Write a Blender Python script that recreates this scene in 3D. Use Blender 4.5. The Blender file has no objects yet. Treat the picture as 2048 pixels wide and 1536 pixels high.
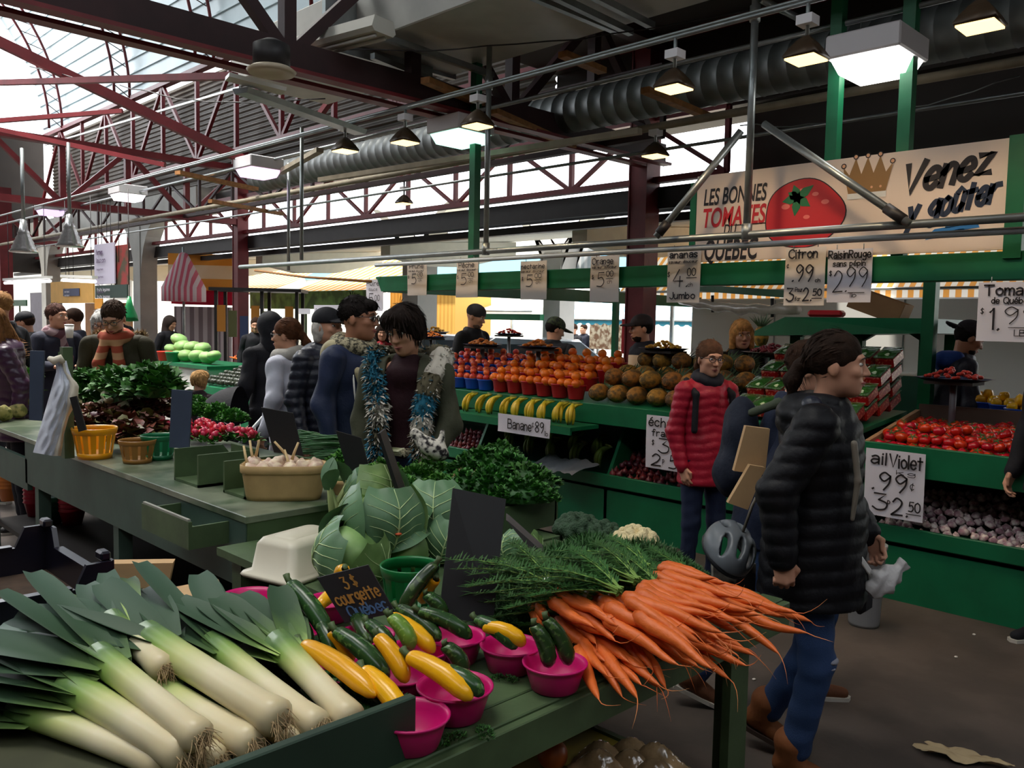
import bpy, math, random
import numpy as np
from mathutils import Vector, Matrix, Quaternion, Euler

SC = bpy.context.scene
COL = SC.collection
R = random.Random(7)
PI = math.pi

# ------------------------------------------------------------------ camera
H = 1.68
FPX = 1700.0
TH = 0.020                      # slight hand-held roll
PT = math.atan(123 / FPX)       # pitched a little down
_s = math.sqrt(.5)
_f0 = Vector((_s, _s, 0)); _r0 = Vector((_s, -_s, 0)); _z = Vector((0, 0, 1))
CF = (_f0 * math.cos(PT) - _z * math.sin(PT)).normalized()
_u0 = (_z * math.cos(PT) + _f0 * math.sin(PT)).normalized()
CR = _r0 * math.cos(TH) + _u0 * math.sin(TH)
CU = _u0 * math.cos(TH) - _r0 * math.sin(TH)
cam_data = bpy.data.cameras.new('camera')
cam_data.sensor_width = 36.0
cam_data.lens = FPX / 2048 * 36
cam_data.clip_start = 0.05
cam_data.clip_end = 300
cam = bpy.data.objects.new('camera', cam_data)
COL.objects.link(cam)
cam.matrix_world = Matrix(((CR.x, CU.x, -CF.x, 0), (CR.y, CU.y, -CF.y, 0), (CR.z, CU.z, -CF.z, H), (0, 0, 0, 1)))
SC.camera = cam
CAM = Vector((0, 0, H))

# ------------------------------------------------------------------ exposure, sky, daylight
vs = SC.view_settings
vs.view_transform = 'Standard'
vs.look = 'None'
vs.gamma = 1.0
vs.use_curve_mapping = False
vs.exposure = -0.35
SC.display_settings.display_device = 'sRGB'
w = bpy.data.worlds.new('overcast_sky'); SC.world = w
w.use_nodes = True
bg = w.node_tree.nodes['Background']
bg.inputs[0].default_value = (0.93, 0.95, 1.0, 1)
bg.inputs[1].default_value = 4.6
SC.cycles.max_bounces = 7
SC.cycles.diffuse_bounces = 3
SC.cycles.glossy_bounces = 2
SC.cycles.transmission_bounces = 4
SC.cycles.transparent_max_bounces = 6
SC.cycles.sample_clamp_indirect = 3.0
SC.cycles.caustics_reflective = False
SC.cycles.caustics_refractive = False


def aim(o, d):
    o.rotation_euler = Vector(d).to_track_quat('-Z', 'Y').to_euler()


def area(name, loc, d, sx, sy, watts, col=(1, 1, 1), spread=180):
    l = bpy.data.lights.new(name, 'AREA')
    l.shape = 'RECTANGLE'; l.size = sx; l.size_y = sy; l.energy = watts; l.color = col
    l.spread = math.radians(spread)
    o = bpy.data.objects.new(name, l); COL.objects.link(o)
    o.location = loc; aim(o, d)
    return o


# fill lamps added under the closed vault; gable_daylight stands at the open gable
area('vault_fill_near', (0.2, 3.4, 8.4), (0.03, -0.12, -1), 2.2, 4.5, 80, (1.0, 0.97, 0.9), 75)  # added lamp over the near tables; the vault above is closed
area('gable_daylight', (3.0, 28.6, 8.6), (0.1, -1, -0.1), 8.0, 4.5, 800, (0.95, 0.97, 1.0))
area('vault_fill_far', (2.6, 12.2, 9.5), (0.02, -0.12, -1), 2.6, 5.0, 1000, (1.0, 0.96, 0.9), 80)  # added lamp over the far aisle, no roof opening above it
area('vault_fill_side', (-2.2, 14.0, 8.2), (1, 0.1, 0.25), 14, 1.6, 450, (0.9, 0.97, 1.0))  # added lamp that brightens the vault; no side windows are built
sun = bpy.data.lights.new('sun', 'SUN'); sun.energy = 11.0; sun.angle = 0.05; sun.color = (1, .95, .86)
so = bpy.data.objects.new('sun', sun); COL.objects.link(so); aim(so, (0.24, -0.1, -1))


# ------------------------------------------------------------------ survey helpers: photo pixel -> a real point in the hall
def ray(px, py):
    return CF + CR * ((px - 1024) / FPX) - CU * ((py - 768) / FPX)


def P(px, py, z=None, x=None, y=None, d=None):
    r = ray(px, py)
    if z is not None: t = (z - H) / r.z
    elif x is not None: t = x / r.x
    elif y is not None: t = y / r.y
    else: t = d / (r.x * _s + r.y * _s)
    return CAM + r * t


# ------------------------------------------------------------------ materials
MATS = {}


def rgb(r, g, b):
    f = lambda c: (c / 255 / 12.92) if c / 255 <= .04045 else ((c / 255 + .055) / 1.055) ** 2.4
    return (f(r), f(g), f(b))


def mat(name, col=(.5, .5, .5), rough=.6, metal=0., var=.0, vs=6., bump=0., bs=40., spec=.5, emit=None, es=0., alpha=1., trans=0., kind=None, col2=None, st=(1, 0, 0), sw=10., sharp=True, coat=0., sub=0., rand=0., thin=0.):
    """kind: None | 'stripe' (two colours along st) | 'noise' (col/col2 patches) | 'fleck'"""
    if name in MATS: return MATS[name]
    m = bpy.data.materials.new(name); MATS[name] = m
    m.use_nodes = True
    nt = m.node_tree; N = nt.nodes; L = nt.links
    b = N['Principled BSDF']
    b.inputs['Roughness'].default_value = rough
    b.inputs['Metallic'].default_value = metal
    b.inputs['Specular IOR Level'].default_value = spec
    b.inputs['Base Color'].default_value = (*col, 1)
    b.inputs['Alpha'].default_value = alpha
    b.inputs['Transmission Weight'].default_value = trans
    b.inputs['Coat Weight'].default_value = coat
    if sub: b.inputs['Subsurface Weight'].default_value = sub; b.inputs['Subsurface Radius'].default_value = (.02, .01, .006); b.inputs['Subsurface Scale'].default_value = .3
    if emit is not None:
        b.inputs['Emission Color'].default_value = (*emit, 1); b.inputs['Emission Strength'].default_value = es
    tc = N.new('ShaderNodeTexCoord')
    out = None
    if kind == 'stripe':
        dp = N.new('ShaderNodeVectorMath'); dp.operation = 'DOT_PRODUCT'; dp.inputs[1].default_value = st
        L.new(tc.outputs['Object'], dp.inputs[0])
        mu = N.new('ShaderNodeMath'); mu.operation = 'MULTIPLY'; mu.inputs[1].default_value = sw
        L.new(dp.outputs['Value'], mu.inputs[0])
        fr = N.new('ShaderNodeMath'); fr.operation = 'FRACT'; L.new(mu.outputs[0], fr.inputs[0])
        gt = N.new('ShaderNodeMath'); gt.operation = 'GREATER_THAN'; gt.inputs[1].default_value = .5
        L.new(fr.outputs[0], gt.inputs[0])
        mx = N.new('ShaderNodeMix'); mx.data_type = 'RGBA'
        mx.inputs[6].default_value = (*col, 1); mx.inputs[7].default_value = (*(col2 or col), 1)
        L.new(gt.outputs[0], mx.inputs[0]); out = mx.outputs[2]
    elif kind in ('noise', 'fleck'):
        no = N.new('ShaderNodeTexNoise'); no.inputs['Scale'].default_value = sw; no.inputs['Detail'].default_value = 3
        L.new(tc.outputs['Object'], no.inputs['Vector'])
        cr = N.new('ShaderNodeValToRGB')
        lo, hi = (.42, .58) if kind == 'noise' else (.56, .62)
        cr.color_ramp.elements[0].position = lo; cr.color_ramp.elements[1].position = hi
        cr.color_ramp.elements[0].color = (*col, 1); cr.color_ramp.elements[1].color = (*(col2 or col), 1)
        L.new(no.outputs['Fac'], cr.inputs[0]); out = cr.outputs[0]
    if var or rand:
        hv = N.new('ShaderNodeHueSaturation')
        if out: L.new(out, hv.inputs['Color'])
        else: hv.inputs['Color'].default_value = (*col, 1)
        no = N.new('ShaderNodeTexNoise'); no.inputs['Scale'].default_value = vs; no.inputs['Detail'].default_value = 4
        L.new(tc.outputs['Object'], no.inputs['Vector'])
        mr = N.new('ShaderNodeMapRange'); mr.inputs[1].default_value = .3; mr.inputs[2].default_value = .7
        mr.inputs[3].default_value = 1 - var; mr.inputs[4].default_value = 1 + var
        L.new(no.outputs['Fac'], mr.inputs[0])
        v = mr.outputs[0]
        if rand:
            oi = N.new('ShaderNodeObjectInfo')
            m2 = N.new('ShaderNodeMapRange'); m2.inputs[3].default_value = 1 - rand; m2.inputs[4].default_value = 1 + rand
            L.new(oi.outputs['Random'], m2.inputs[0])
            mm = N.new('ShaderNodeMath'); mm.operation = 'MULTIPLY'; L.new(v, mm.inputs[0]); L.new(m2.outputs[0], mm.inputs[1]); v = mm.outputs[0]
            m3 = N.new('ShaderNodeMapRange'); m3.inputs[3].default_value = .5 - rand * .06; m3.inputs[4].default_value = .5 + rand * .06
            L.new(oi.outputs['Random'], m3.inputs[0]); L.new(m3.outputs[0], hv.inputs['Hue'])
        L.new(v, hv.inputs['Value']); out = hv.outputs[0]
    if out: L.new(out, b.inputs['Base Color'])
    if thin:
        tr = N.new('ShaderNodeBsdfTranslucent'); mx = N.new('ShaderNodeMixShader'); mx.inputs[0].default_value = thin
        if out: L.new(out, tr.inputs[0])
        else: tr.inputs[0].default_value = (*col, 1)
        L.new(b.outputs[0], mx.inputs[1]); L.new(tr.outputs[0], mx.inputs[2]); L.new(mx.outputs[0], N['Material Output'].inputs[0])
    if bump:
        no = N.new('ShaderNodeTexNoise'); no.inputs['Scale'].default_value = bs; no.inputs['Detail'].default_value = 3
        L.new(tc.outputs['Object'], no.inputs['Vector'])
        bp = N.new('ShaderNodeBump'); bp.inputs['Strength'].default_value = bump; bp.inputs['Distance'].default_value = .01
        L.new(no.outputs['Fac'], bp.inputs['Height']); L.new(bp.outputs[0], b.inputs['Normal'])
    return m


def gradmat(name, stops, axis=0, lo=0., hi=1., rough=.5, var=.1, vs=20., streak=0., spec=.5, bump=0., bs=30, sub=0):
    """colour that runs along one object axis (white-to-green leek, orange-to-white carrot tail)"""
    if name in MATS: return MATS[name]
    m = mat(name, stops[0][1], rough, bump=bump, bs=bs, spec=spec, sub=sub)
    nt = m.node_tree; N = nt.nodes; L = nt.links; b = N['Principled BSDF']
    tc = N.new('ShaderNodeTexCoord'); sp = N.new('ShaderNodeSeparateXYZ'); L.new(tc.outputs['Object'], sp.inputs[0])
    no = N.new('ShaderNodeTexNoise'); no.inputs['Scale'].default_value = vs; no.inputs['Detail'].default_value = 4
    if streak:
        mp = N.new('ShaderNodeMapping'); sc = [1, 1, 1]; sc[axis] = streak; mp.inputs['Scale'].default_value = sc
        L.new(tc.outputs['Object'], mp.inputs[0]); L.new(mp.outputs[0], no.inputs['Vector'])
    else: L.new(tc.outputs['Object'], no.inputs['Vector'])
    mr = N.new('ShaderNodeMapRange'); mr.inputs[1].default_value = lo; mr.inputs[2].default_value = hi
    L.new(sp.outputs[axis], mr.inputs[0])
    ad = N.new('ShaderNodeMath'); ad.operation = 'MULTIPLY_ADD'; ad.inputs[1].default_value = var
    sb = N.new('ShaderNodeMath'); sb.operation = 'SUBTRACT'; sb.inputs[1].default_value = .5
    L.new(no.outputs['Fac'], sb.inputs[0]); L.new(sb.outputs[0], ad.inputs[0]); L.new(mr.outputs[0], ad.inputs[2])
    cr = N.new('ShaderNodeValToRGB'); el = cr.color_ramp.elements
    while len(el) < len(stops): el.new(.5)
    for e, (p, c) in zip(el, sorted(stops)): e.position = p; e.color = (*c, 1)
    L.new(ad.outputs[0], cr.inputs[0]); L.new(cr.outputs[0], b.inputs['Base Color'])
    return m


# ------------------------------------------------------------------ mesh builder
class MB:
    def __init__(s): s.v = []; s.f = []; s.m = []; s.sm = []; s.n = 0

    def add(s, vs, fs, m=0, smooth=False, M=None):
        a = np.asarray(vs, float).reshape(-1, 3)
        if M is not None:
            A = np.array(M); a = a @ A[:3, :3].T + A[:3, 3]
        s.v.append(a); o = s.n; s.n += len(a)
        for f in fs: s.f.append([i + o for i in f])
        s.m += [m] * len(fs); s.sm += [smooth] * len(fs)
        return s

    def box(s, c, size, m=0, M=None, bev=0.):
        x, y, z = c; a, b, h = [k / 2 for k in size]
        if bev <= 0:
            vs = [(x + i * a, y + j * b, z + k * h) for k in (-1, 1) for j in (-1, 1) for i in (-1, 1)]
            return s.add(vs, [(0, 2, 3, 1), (4, 5, 7, 6), (0, 1, 5, 4), (2, 6, 7, 3), (0, 4, 6, 2), (1, 3, 7, 5)], m, False, M)
        e = min(bev, a * .9, b * .9, h * .9)
        vs = []
        for zz, q in ((-h, e), (-h + e, 0), (h - e, 0), (h, e)):
            A, B = a - q, b - q
            ring = [(A, B - (e - q)), (A - (e - q), B), (-A + (e - q), B), (-A, B - (e - q)), (-A, -B + (e - q)), (-A + (e - q), -B), (A - (e - q), -B), (A, -B + (e - q))]
            vs += [(x + p, y + r, z + zz) for p, r in ring]
        fs = [tuple(range(7, -1, -1)), tuple(range(24, 32))]
        for k in range(3):
            for i in range(8):
                j = (i + 1) % 8; fs.append((k * 8 + i, k * 8 + j, k * 8 + 8 + j, k * 8 + 8 + i))
        return s.add(vs, fs, m, False, M)

    def bar(s, p, q, w, h=None, m=0, up=(0, 0, 1)):
        """rectangular bar from p to q"""
        h = h or w; p = Vector(p); q = Vector(q); d = q - p; L = d.length; d.normalize()
        u = Vector(up)
        if abs(d.dot(u)) > .98: u = Vector((1, 0, 0))
        sx = d.cross(u).normalized(); sz = sx.cross(d).normalized()
        M = Matrix(((sx.x, d.x, sz.x, (p.x + q.x) / 2), (sx.y, d.y, sz.y, (p.y + q.y) / 2), (sx.z, d.z, sz.z, (p.z + q.z) / 2), (0, 0, 0, 1)))
        return s.box((0, 0, 0), (w, L, h), m, M)

    def tube(s, pts, rad, n=8, m=0, cap=True, M=None, flat=1., twist=0):
        pts = [Vector(p) for p in pts]; k = len(pts)
        rad = [rad] * k if not hasattr(rad, '__len__') else rad
        vs = []; fs = []; prev = None
        for i, p in enumerate(pts):
            t = (pts[min(i + 1, k - 1)] - pts[max(i - 1, 0)])
            t = t.normalized() if t.length > 1e-9 else Vector((0, 0, 1))
            if prev is None:
                a = Vector((0, 0, 1)) if abs(t.z) < .9 else Vector((1, 0, 0))
                u = t.cross(a).normalized()
            else:
                u = prev - t * prev.dot(t)
                u = u.normalized() if u.length > 1e-6 else t.orthogonal().normalized()
            prev = u; v = t.cross(u)
            for j in range(n):
                an = 2 * PI * j / n + twist
                vs.append(p + u * (math.cos(an) * rad[i]) + v * (math.sin(an) * rad[i] * flat))
        for i in range(k - 1):
            for j in range(n):
                a = i * n + j; b = i * n + (j + 1) % n
                fs.append((a, b, b + n, a + n))
        if cap: fs.append(tuple(range(n - 1, -1, -1))); fs.append(tuple(range((k - 1) * n, k * n)))
        return s.add(vs, fs, m, True, M)

    def lathe(s, prof, n=24, m=0, M=None, close=False, sx=1., sy=1., wob=None):
        """profile of (radius, z) pairs turned round z"""
        vs = []; fs = []; k = len(prof)
        for i, (r, z) in enumerate(prof):
            for j in range(n):
                an = 2 * PI * j / n; q = r * (wob(an, i) if wob else 1)
                vs.append((q * math.cos(an) * sx, q * math.sin(an) * sy, z))
        for i in range(k - 1 + (1 if close else 0)):
            for j in range(n):
                a = i * n + j; b = i * n + (j + 1) % n; c = ((i + 1) % k) * n
                fs.append((a, b, c + (j + 1) % n, c + j))
        if not close:
            if prof[0][0] > 1e-5: fs.append(tuple(range(n - 1, -1, -1)))
            if prof[-1][0] > 1e-5: fs.append(tuple(range((k - 1) * n, k * n)))
        return s.add(vs, fs, m, True, M)

    def ball(s, c, r, n=12, m=0, M=None):
        r = (r, r, r) if not hasattr(r, '__len__') else r
        k = max(4, n // 2); pr = [(math.sin(PI * i / k), -math.cos(PI * i / k)) for i in range(k + 1)]
        vs = []; fs = []
        for q, z in pr:
            for j in range(n):
                an = 2 * PI * j / n; vs.append((c[0] + r[0] * q * math.cos(an), c[1] + r[1] * q * math.sin(an), c[2] + r[2] * z))
        for i in range(k):
            for j in range(n):
                a = i * n + j; b = i * n + (j + 1) % n; fs.append((a, b, b + n, a + n))
        return s.add(vs, fs, m, True, M)

    def grid(s, f, nu, nv, m=0, smooth=True, M=None, mf=None):
        """surface f(u,v), u,v in 0..1"""
        vs = [f(i / nu, j / nv) for j in range(nv + 1) for i in range(nu + 1)]
        fs = [(j * (nu + 1) + i, j * (nu + 1) + i + 1, (j + 1) * (nu + 1) + i + 1, (j + 1) * (nu + 1) + i) for j in range(nv) for i in range(nu)]
        k0 = len(s.m); s.add(vs, fs, m, smooth, M)
        if mf:
            q = 0
            for j in range(nv):
                for i in range(nu): s.m[k0 + q] = mf(i, j); q += 1
        return s

    def prism(s, poly, t0, t1, axis='y', m=0, M=None):
        """2-D outline extruded along an axis"""
        n = len(poly); vs = []
        for t in (t0, t1):
            for a, b in poly: vs.append({'x': (t, a, b), 'y': (a, t, b), 'z': (a, b, t)}[axis])
        fs = [tuple(range(n)), tuple(range(2 * n - 1, n - 1, -1))] + [(i, i + n, (i + 1) % n + n, (i + 1) % n) for i in range(n)]
        return s.add(vs, fs, m, False, M)

    def mesh(s, name, mats):
        me = bpy.data.meshes.new(name)
        v = np.concatenate(s.v) if s.v else np.zeros((0, 3))
        me.from_pydata(v.tolist(), [], s.f)
        if not hasattr(mats, '__len__'): mats = [mats]
        for m in mats: me.materials.append(m)
        me.polygons.foreach_set('material_index', s.m)
        me.polygons.foreach_set('use_smooth', s.sm)
        me.update()
        return me

    def obj(s, name, mats, parent=None, loc=None, rot=None):
        return link(name, s.mesh(name, mats), parent, loc, rot)


def link(name, me, parent=None, loc=None, rot=None, scale=None):
    o = bpy.data.objects.new(name, me); COL.objects.link(o)
    if loc is not None: o.location = loc
    if rot is not None: o.rotation_euler = rot
    if scale is not None: o.scale = (scale,) * 3 if not hasattr(scale, '__len__') else scale
    if parent is not None: o.parent = parent
    return o


def tag(o, label, cat, group=None, kind=None):
    o['label'] = label; o['category'] = cat
    if group: o['group'] = group
    if kind: o['kind'] = kind
    return o


def struct(o, label=None):
    o['kind'] = 'structure'
    if label: o['label'] = label
    return o


def thing(name, label, cat, loc=(0, 0, 0), rot=(0, 0, 0), group=None):
    o = link(name, None, None, loc, rot if hasattr(rot, '__len__') else (0, 0, rot))
    o.empty_display_size = .1
    return tag(o, label, cat, group)


def dup(o, loc=None, rot=None, label=None, group=None, scale=None):
    c = o.copy(); COL.objects.link(c)
    if loc is not None: c.location = loc
    if rot is not None: c.rotation_euler = rot
    if scale is not None: c.scale = (scale,) * 3 if not hasattr(scale, '__len__') else scale
    if label: c['label'] = label
    if group: c['group'] = group
    for ch in list(o.children):
        d = ch.copy(); COL.objects.link(d); d.parent = c
        for g in list(ch.children):
            e = g.copy(); COL.objects.link(e); e.parent = d
    return c


def rotto(d, up=(0, 0, 1)):
    """matrix whose x axis runs along d"""
    d = Vector(d).normalized(); u = Vector(up)
    if abs(d.dot(u)) > .98: u = Vector((0, 1, 0))
    y = u.cross(d).normalized(); z = d.cross(y)
    return Matrix(((d.x, y.x, z.x), (d.y, y.y, z.y), (d.z, y.z, z.z))).to_4x4()


def T(x, y, z): return Matrix.Translation((x, y, z))


def catmull(pts, n=6):
    pts = [Vector(p) for p in pts]; out = []
    q = [pts[0] * 2 - pts[1]] + pts + [pts[-1] * 2 - pts[-2]]
    for i in range(1, len(q) - 2):
        for k in range(n):
            t = k / n
            out.append(.5 * ((2 * q[i]) + (q[i + 1] - q[i - 1]) * t + (2 * q[i - 1] - 5 * q[i] + 4 * q[i + 1] - q[i + 2]) * t * t + (3 * q[i] - q[i - 1] - 3 * q[i + 1] + q[i + 2]) * t ** 3))
    out.append(pts[-1]); return out


# ------------------------------------------------------------------ soft solids: smooth union of capsules and ellipsoids -> one skin
def s_cap(a, b, ra, rb=None, k=.02):
    return ('c', np.array(a, float), np.array(b, float), ra, ra if rb is None else rb, k)


def s_ell(c, r, k=.02, rot=None, op=1):
    return ('e' if op > 0 else 'x', np.array(c, float), np.array(r, float), None if rot is None else np.array(Euler(rot).to_matrix()), 0, k)


def sdf(prims, Q):
    D = None
    for t, a, b, c, e, k in prims:
        if t == 'c':
            ba = b - a; L = float(ba @ ba) + 1e-9
            h = np.clip(((Q - a) @ ba) / L, 0, 1)
            d = np.linalg.norm(Q - a - h[:, None] * ba, axis=1) - (c + (e - c) * h)
        else:
            q = Q - a
            if c is not None: q = q @ c
            k0 = np.linalg.norm(q / b, axis=1); k1 = np.linalg.norm(q / (b * b), axis=1) + 1e-9
            d = k0 * (k0 - 1) / k1
        if D is None: D = d
        elif t == 'x':
            h = np.maximum(k - np.abs(-d - D), 0) / k
            D = np.maximum(D, -d) + h * h * k / 4
        else:
            h = np.maximum(k - np.abs(d - D), 0) / k
            D = np.minimum(D, d) - h * h * k / 4
    return D


def bounds(prims, pad):
    lo = np.full(3, 1e9); hi = -lo
    for t, a, b, c, e, k in prims:
        if t == 'c':
            r = max(c, e); lo = np.minimum(lo, np.minimum(a, b) - r); hi = np.maximum(hi, np.maximum(a, b) + r)
        elif t == 'e':
            r = b if c is None else np.full(3, b.max()); lo = np.minimum(lo, a - r); hi = np.maximum(hi, a + r)
    return lo - pad, hi + pad


def skin(prims, h, fn=None):
    """surface nets over the signed distance of the solids; returns verts, quads"""
    lo, hi = bounds(prims, 2.5 * h)
    n = np.ceil((hi - lo) / h).astype(int) + 1
    ax = [lo[i] + h * np.arange(n[i]) for i in range(3)]
    G = np.stack(np.meshgrid(*ax, indexing='ij'), -1).reshape(-1, 3)
    D = sdf(prims, G)
    if fn is not None: D = fn(D, G)
    D = D.reshape(n); S = D < 0
    c = S[:-1, :-1, :-1].astype(int)
    cnt = np.zeros_like(c)
    for i in (0, 1):
        for j in (0, 1):
            for k in (0, 1): cnt += S[i:n[0] - 1 + i, j:n[1] - 1 + j, k:n[2] - 1 + k]
    act = (cnt > 0) & (cnt < 8)
    idx = -np.ones(act.shape, int); ijk = np.argwhere(act); idx[act] = np.arange(len(ijk))
    acc = np.zeros((len(ijk), 3)); num = np.zeros(len(ijk))
    cs = [(i, j, k) for i in (0, 1) for j in (0, 1) for k in (0, 1)]
    for a in cs:
        for x in range(3):
            if a[x]: continue
            b = list(a); b[x] = 1
            da = D[ijk[:, 0] + a[0], ijk[:, 1] + a[1], ijk[:, 2] + a[2]]
            db = D[ijk[:, 0] + b[0], ijk[:, 1] + b[1], ijk[:, 2] + b[2]]
            m = (da < 0) != (db < 0)
            t = np.where(m, da / np.where(m, da - db, 1), 0)
            p = np.tile(np.array(a, float), (len(ijk), 1)); p[:, x] += t
            acc += p * m[:, None]; num += m
    V = lo + (ijk + acc / num[:, None]) * h
    F = []
    for x in range(3):
        y, z = (x + 1) % 3, (x + 2) % 3
        sl0 = [slice(1, -1)] * 3; sl0[x] = slice(0, n[x] - 1); sl1 = list(sl0); sl1[x] = slice(1, n[x])
        A = S[tuple(sl0)]; B = S[tuple(sl1)]
        for flip, msk in ((0, A & ~B), (1, ~A & B)):
            e = np.argwhere(msk)
            if not len(e): continue
            off = np.zeros(3, int); off[y] = 1; off[z] = 1
            g = e + off; dy = np.eye(3, dtype=int)[y]; dz = np.eye(3, dtype=int)[z]
            q = [idx[tuple((g - s).T)] for s in (dy + dz, dz, 0 * dy, dy)]
            q = np.stack(q if not flip else q[::-1], 1)
            F.append(q[(q >= 0).all(1)])
    return V, (np.concatenate(F).tolist() if F else [])


# ------------------------------------------------------------------ shared materials
M_FLOOR = mat('concrete_floor', rgb(84, 73, 66), .8, var=.25, vs=1.3, kind='noise', col2=rgb(74, 65, 59), sw=3.5, bump=.15, bs=30)
M_STREET = mat('asphalt', rgb(176, 174, 170), .9, var=.1)
M_VAULT = mat('painted_roof_sheet', rgb(205, 222, 226), .5, var=.1, vs=1.5, metal=.1)
M_WALLSHEET = mat('tan_corrugated_sheet', rgb(96, 88, 78), .6, var=.15, vs=1.2)
M_DARK = mat('dark_panel', rgb(56, 50, 46), .8, var=.15, vs=1.5)
M_RED = mat('red_oxide_steel', rgb(118, 34, 40), .5, var=.2, vs=4, bump=.1)
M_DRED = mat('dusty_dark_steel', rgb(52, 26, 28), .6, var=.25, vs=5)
M_BLACK = mat('black_steel', rgb(36, 32, 33), .5, var=.2)
M_GALV = mat('galvanised_steel', rgb(150, 156, 156), .38, metal=.75, var=.14, vs=9)
M_DUCT = mat('galvanised_duct', rgb(188, 186, 178), .5, metal=.1, var=.12, vs=3)
M_WOOD = mat('raw_timber', rgb(160, 110, 62), .7, var=.3, vs=14)
M_CREAM = mat('cream_soffit', rgb(226, 222, 205), .7, var=.05)
M_CONC = mat('pale_concrete', rgb(168, 166, 160), .8, var=.12, vs=2, bump=.1)
M_WHITE = mat('white_paint', rgb(232, 232, 228), .5)
M_GREEN = mat('market_green_paint', rgb(14, 104, 66), .45, var=.14, vs=5, bump=.06)
M_DGREEN = mat('olive_green_paint', rgb(72, 92, 60), .5, var=.22, vs=7, bump=.12, bs=25)
M_BGREEN = mat('blue_green_paint', rgb(62, 84, 74), .55, var=.2, vs=5)
M_TUBE = mat('lit_diffuser', (1, 1, 1), .4, emit=(1, .96, 1), es=5.)
M_WARM = mat('lit_floodlight_glass', (1, .8, .5), .3, emit=(1, .66, .26), es=3.6)

# ------------------------------------------------------------------ floor, walls, roof
struct(MB().box((14, 12, -.05), (44, 62, .1)).obj('floor', M_FLOOR))
struct(MB().box((25, 14, .01), (30, 60, .02)).obj('floor_street', M_STREET))
struct(MB().box((-4.1, 10, 3.5), (.2, 40, 7)).obj('light_block_left', M_DARK))  # added out of view to keep open sky light out
struct(MB().box((6, -9.1, 4.5), (22, .2, 9)).obj('light_block_back', M_DARK))  # unseen slab added to stop sky light from behind the camera


def vault(a0, a1, n):
    """sheet roof with raised seams running along the nave"""
    cx, cz, r = 3.1, 7.0, 5.4
    b = MB(); pts = []
    for i in range(n):
        t0 = a0 + (a1 - a0) * i / n; t1 = a0 + (a1 - a0) * (i + 1) / n; e = (t1 - t0) * .12
        pts += [(t0, r), (t1 - e, r), (t1 - e, r - .05), (t1, r - .05)]
    ring = [(cx + q * math.cos(t), cz + q * math.sin(t)) for t, q in pts]
    vs = [(x, y, z) for y in (-9, 29) for x, z in ring]; k = len(ring)
    b.add(vs, [(i, i + 1, i + 1 + k, i + k) for i in range(k - 1)])
    return b


bv = vault(0, PI, 52)
struct(bv.obj('ceiling', M_VAULT))


def corrugated(y0, y1, x, z0, z1, n, amp=.03):
    vs = []
    for i in range(n * 4 + 1):
        z = z0 + (z1 - z0) * i / (n * 4); q = (0, amp, amp, 0)[i % 4]
        vs += [(x - q, y0, z), (x - q, y1, z)]
    return MB().add(vs, [(2 * i, 2 * i + 1, 2 * i + 3, 2 * i + 2) for i in range(n * 4)])


struct(corrugated(8, 29, 8.75, 4.2, 7.0, 26).obj('wall_right', M_WALLSHEET))
struct(MB().box((8.8, -.5, 5.6), (.1, 17, 2.8)).obj('wall_right_shaded', M_DARK))  # same wall continued; its shade is put into the darker colour
struct(MB().box((7.15, -.5, 5.1), (3.2, 17, .1)).obj('shade_slab_low', M_DARK))  # slab added to darken the upper right and hide the wall
struct(MB().box((2.3, 30.2, 5.1), (13, .2, 4.3)).obj('wall_end', M_DARK))
struct(MB().box((9.1, -1.9, 3.5), (.2, 14.2, 1.5)).obj('wall_right_lower', M_DARK))
struct(MB().box((9.2, 19.5, 4.3), (1.0, 31, .12)).obj('ceiling_side', M_DARK))
struct(MB().box((11.6, -1.9, 4.3), (5.0, 13.0, .12)).obj('ceiling_side_dark', M_DARK))

# arches of the nave
for k, y in enumerate((27.0, 22.0, 17.5, 13.0, 9.0)):
    t = thing('roof_arch', ['curved red lattice arch at the open gable end of the nave roof', 'curved red lattice arch second from the open gable end', 'curved red lattice arch in the middle of the vaulted roof', 'curved red lattice arch behind the big dark beam posts', 'curved red lattice arch nearest under the vaulted roof'][k], 'roof arch', (3.1, y, 7), 0)
    up = lambda r, dy, n=28: [(r * math.cos(PI * .6 * i / n), dy, r * math.sin(PI * .6 * i / n)) for i in range(n + 1)]
    MB().tube(up(5.25, -.16), .035, 6).obj('outer_chord', M_RED, t)
    MB().tube(up(5.0, .16), .035, 6).obj('inner_chord', M_RED, t)
    b = MB(); A = up(5.25, -.16); B = up(5.0, .16)
    for i in range(28): b.bar(A[i], B[i + 1], .02, .02)
    b.obj('lattice', M_DRED, t)


def truss(name, label, p0, p1, z0, z1, n, m=None, w=.09, posts=True, group=None, wm=None, diag=True, h0=None):
    """lattice girder: chords, posts and diagonals as parts"""
    m = m or M_RED; wm = wm or m
    t = thing(name, label, 'truss', p0, 0, group)
    d = Vector(p1) - Vector(p0); d.z = 0
    MB().bar((0, 0, z0), d + Vector((0, 0, z0)), w * 1.6, h0 or w).obj('bottom_chord', m, t)
    MB().bar((0, 0, z1), d + Vector((0, 0, z1)), w * 1.6, w).obj('top_chord', m, t)
    for i in range(n):
        a = d * (i / n); c = d * ((i + 1) / n)
        if posts: MB().bar(a + _z * z0, a + _z * z1, w * .8, w * .8).obj('post', wm, t)
        if diag:
            lo, hi = (z0, z1) if i % 2 == 0 else (z1, z0)
            MB().bar(a + _z * lo, c + _z * hi, w * .7, w * .7).obj('diagonal', wm, t)
    return t


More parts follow.
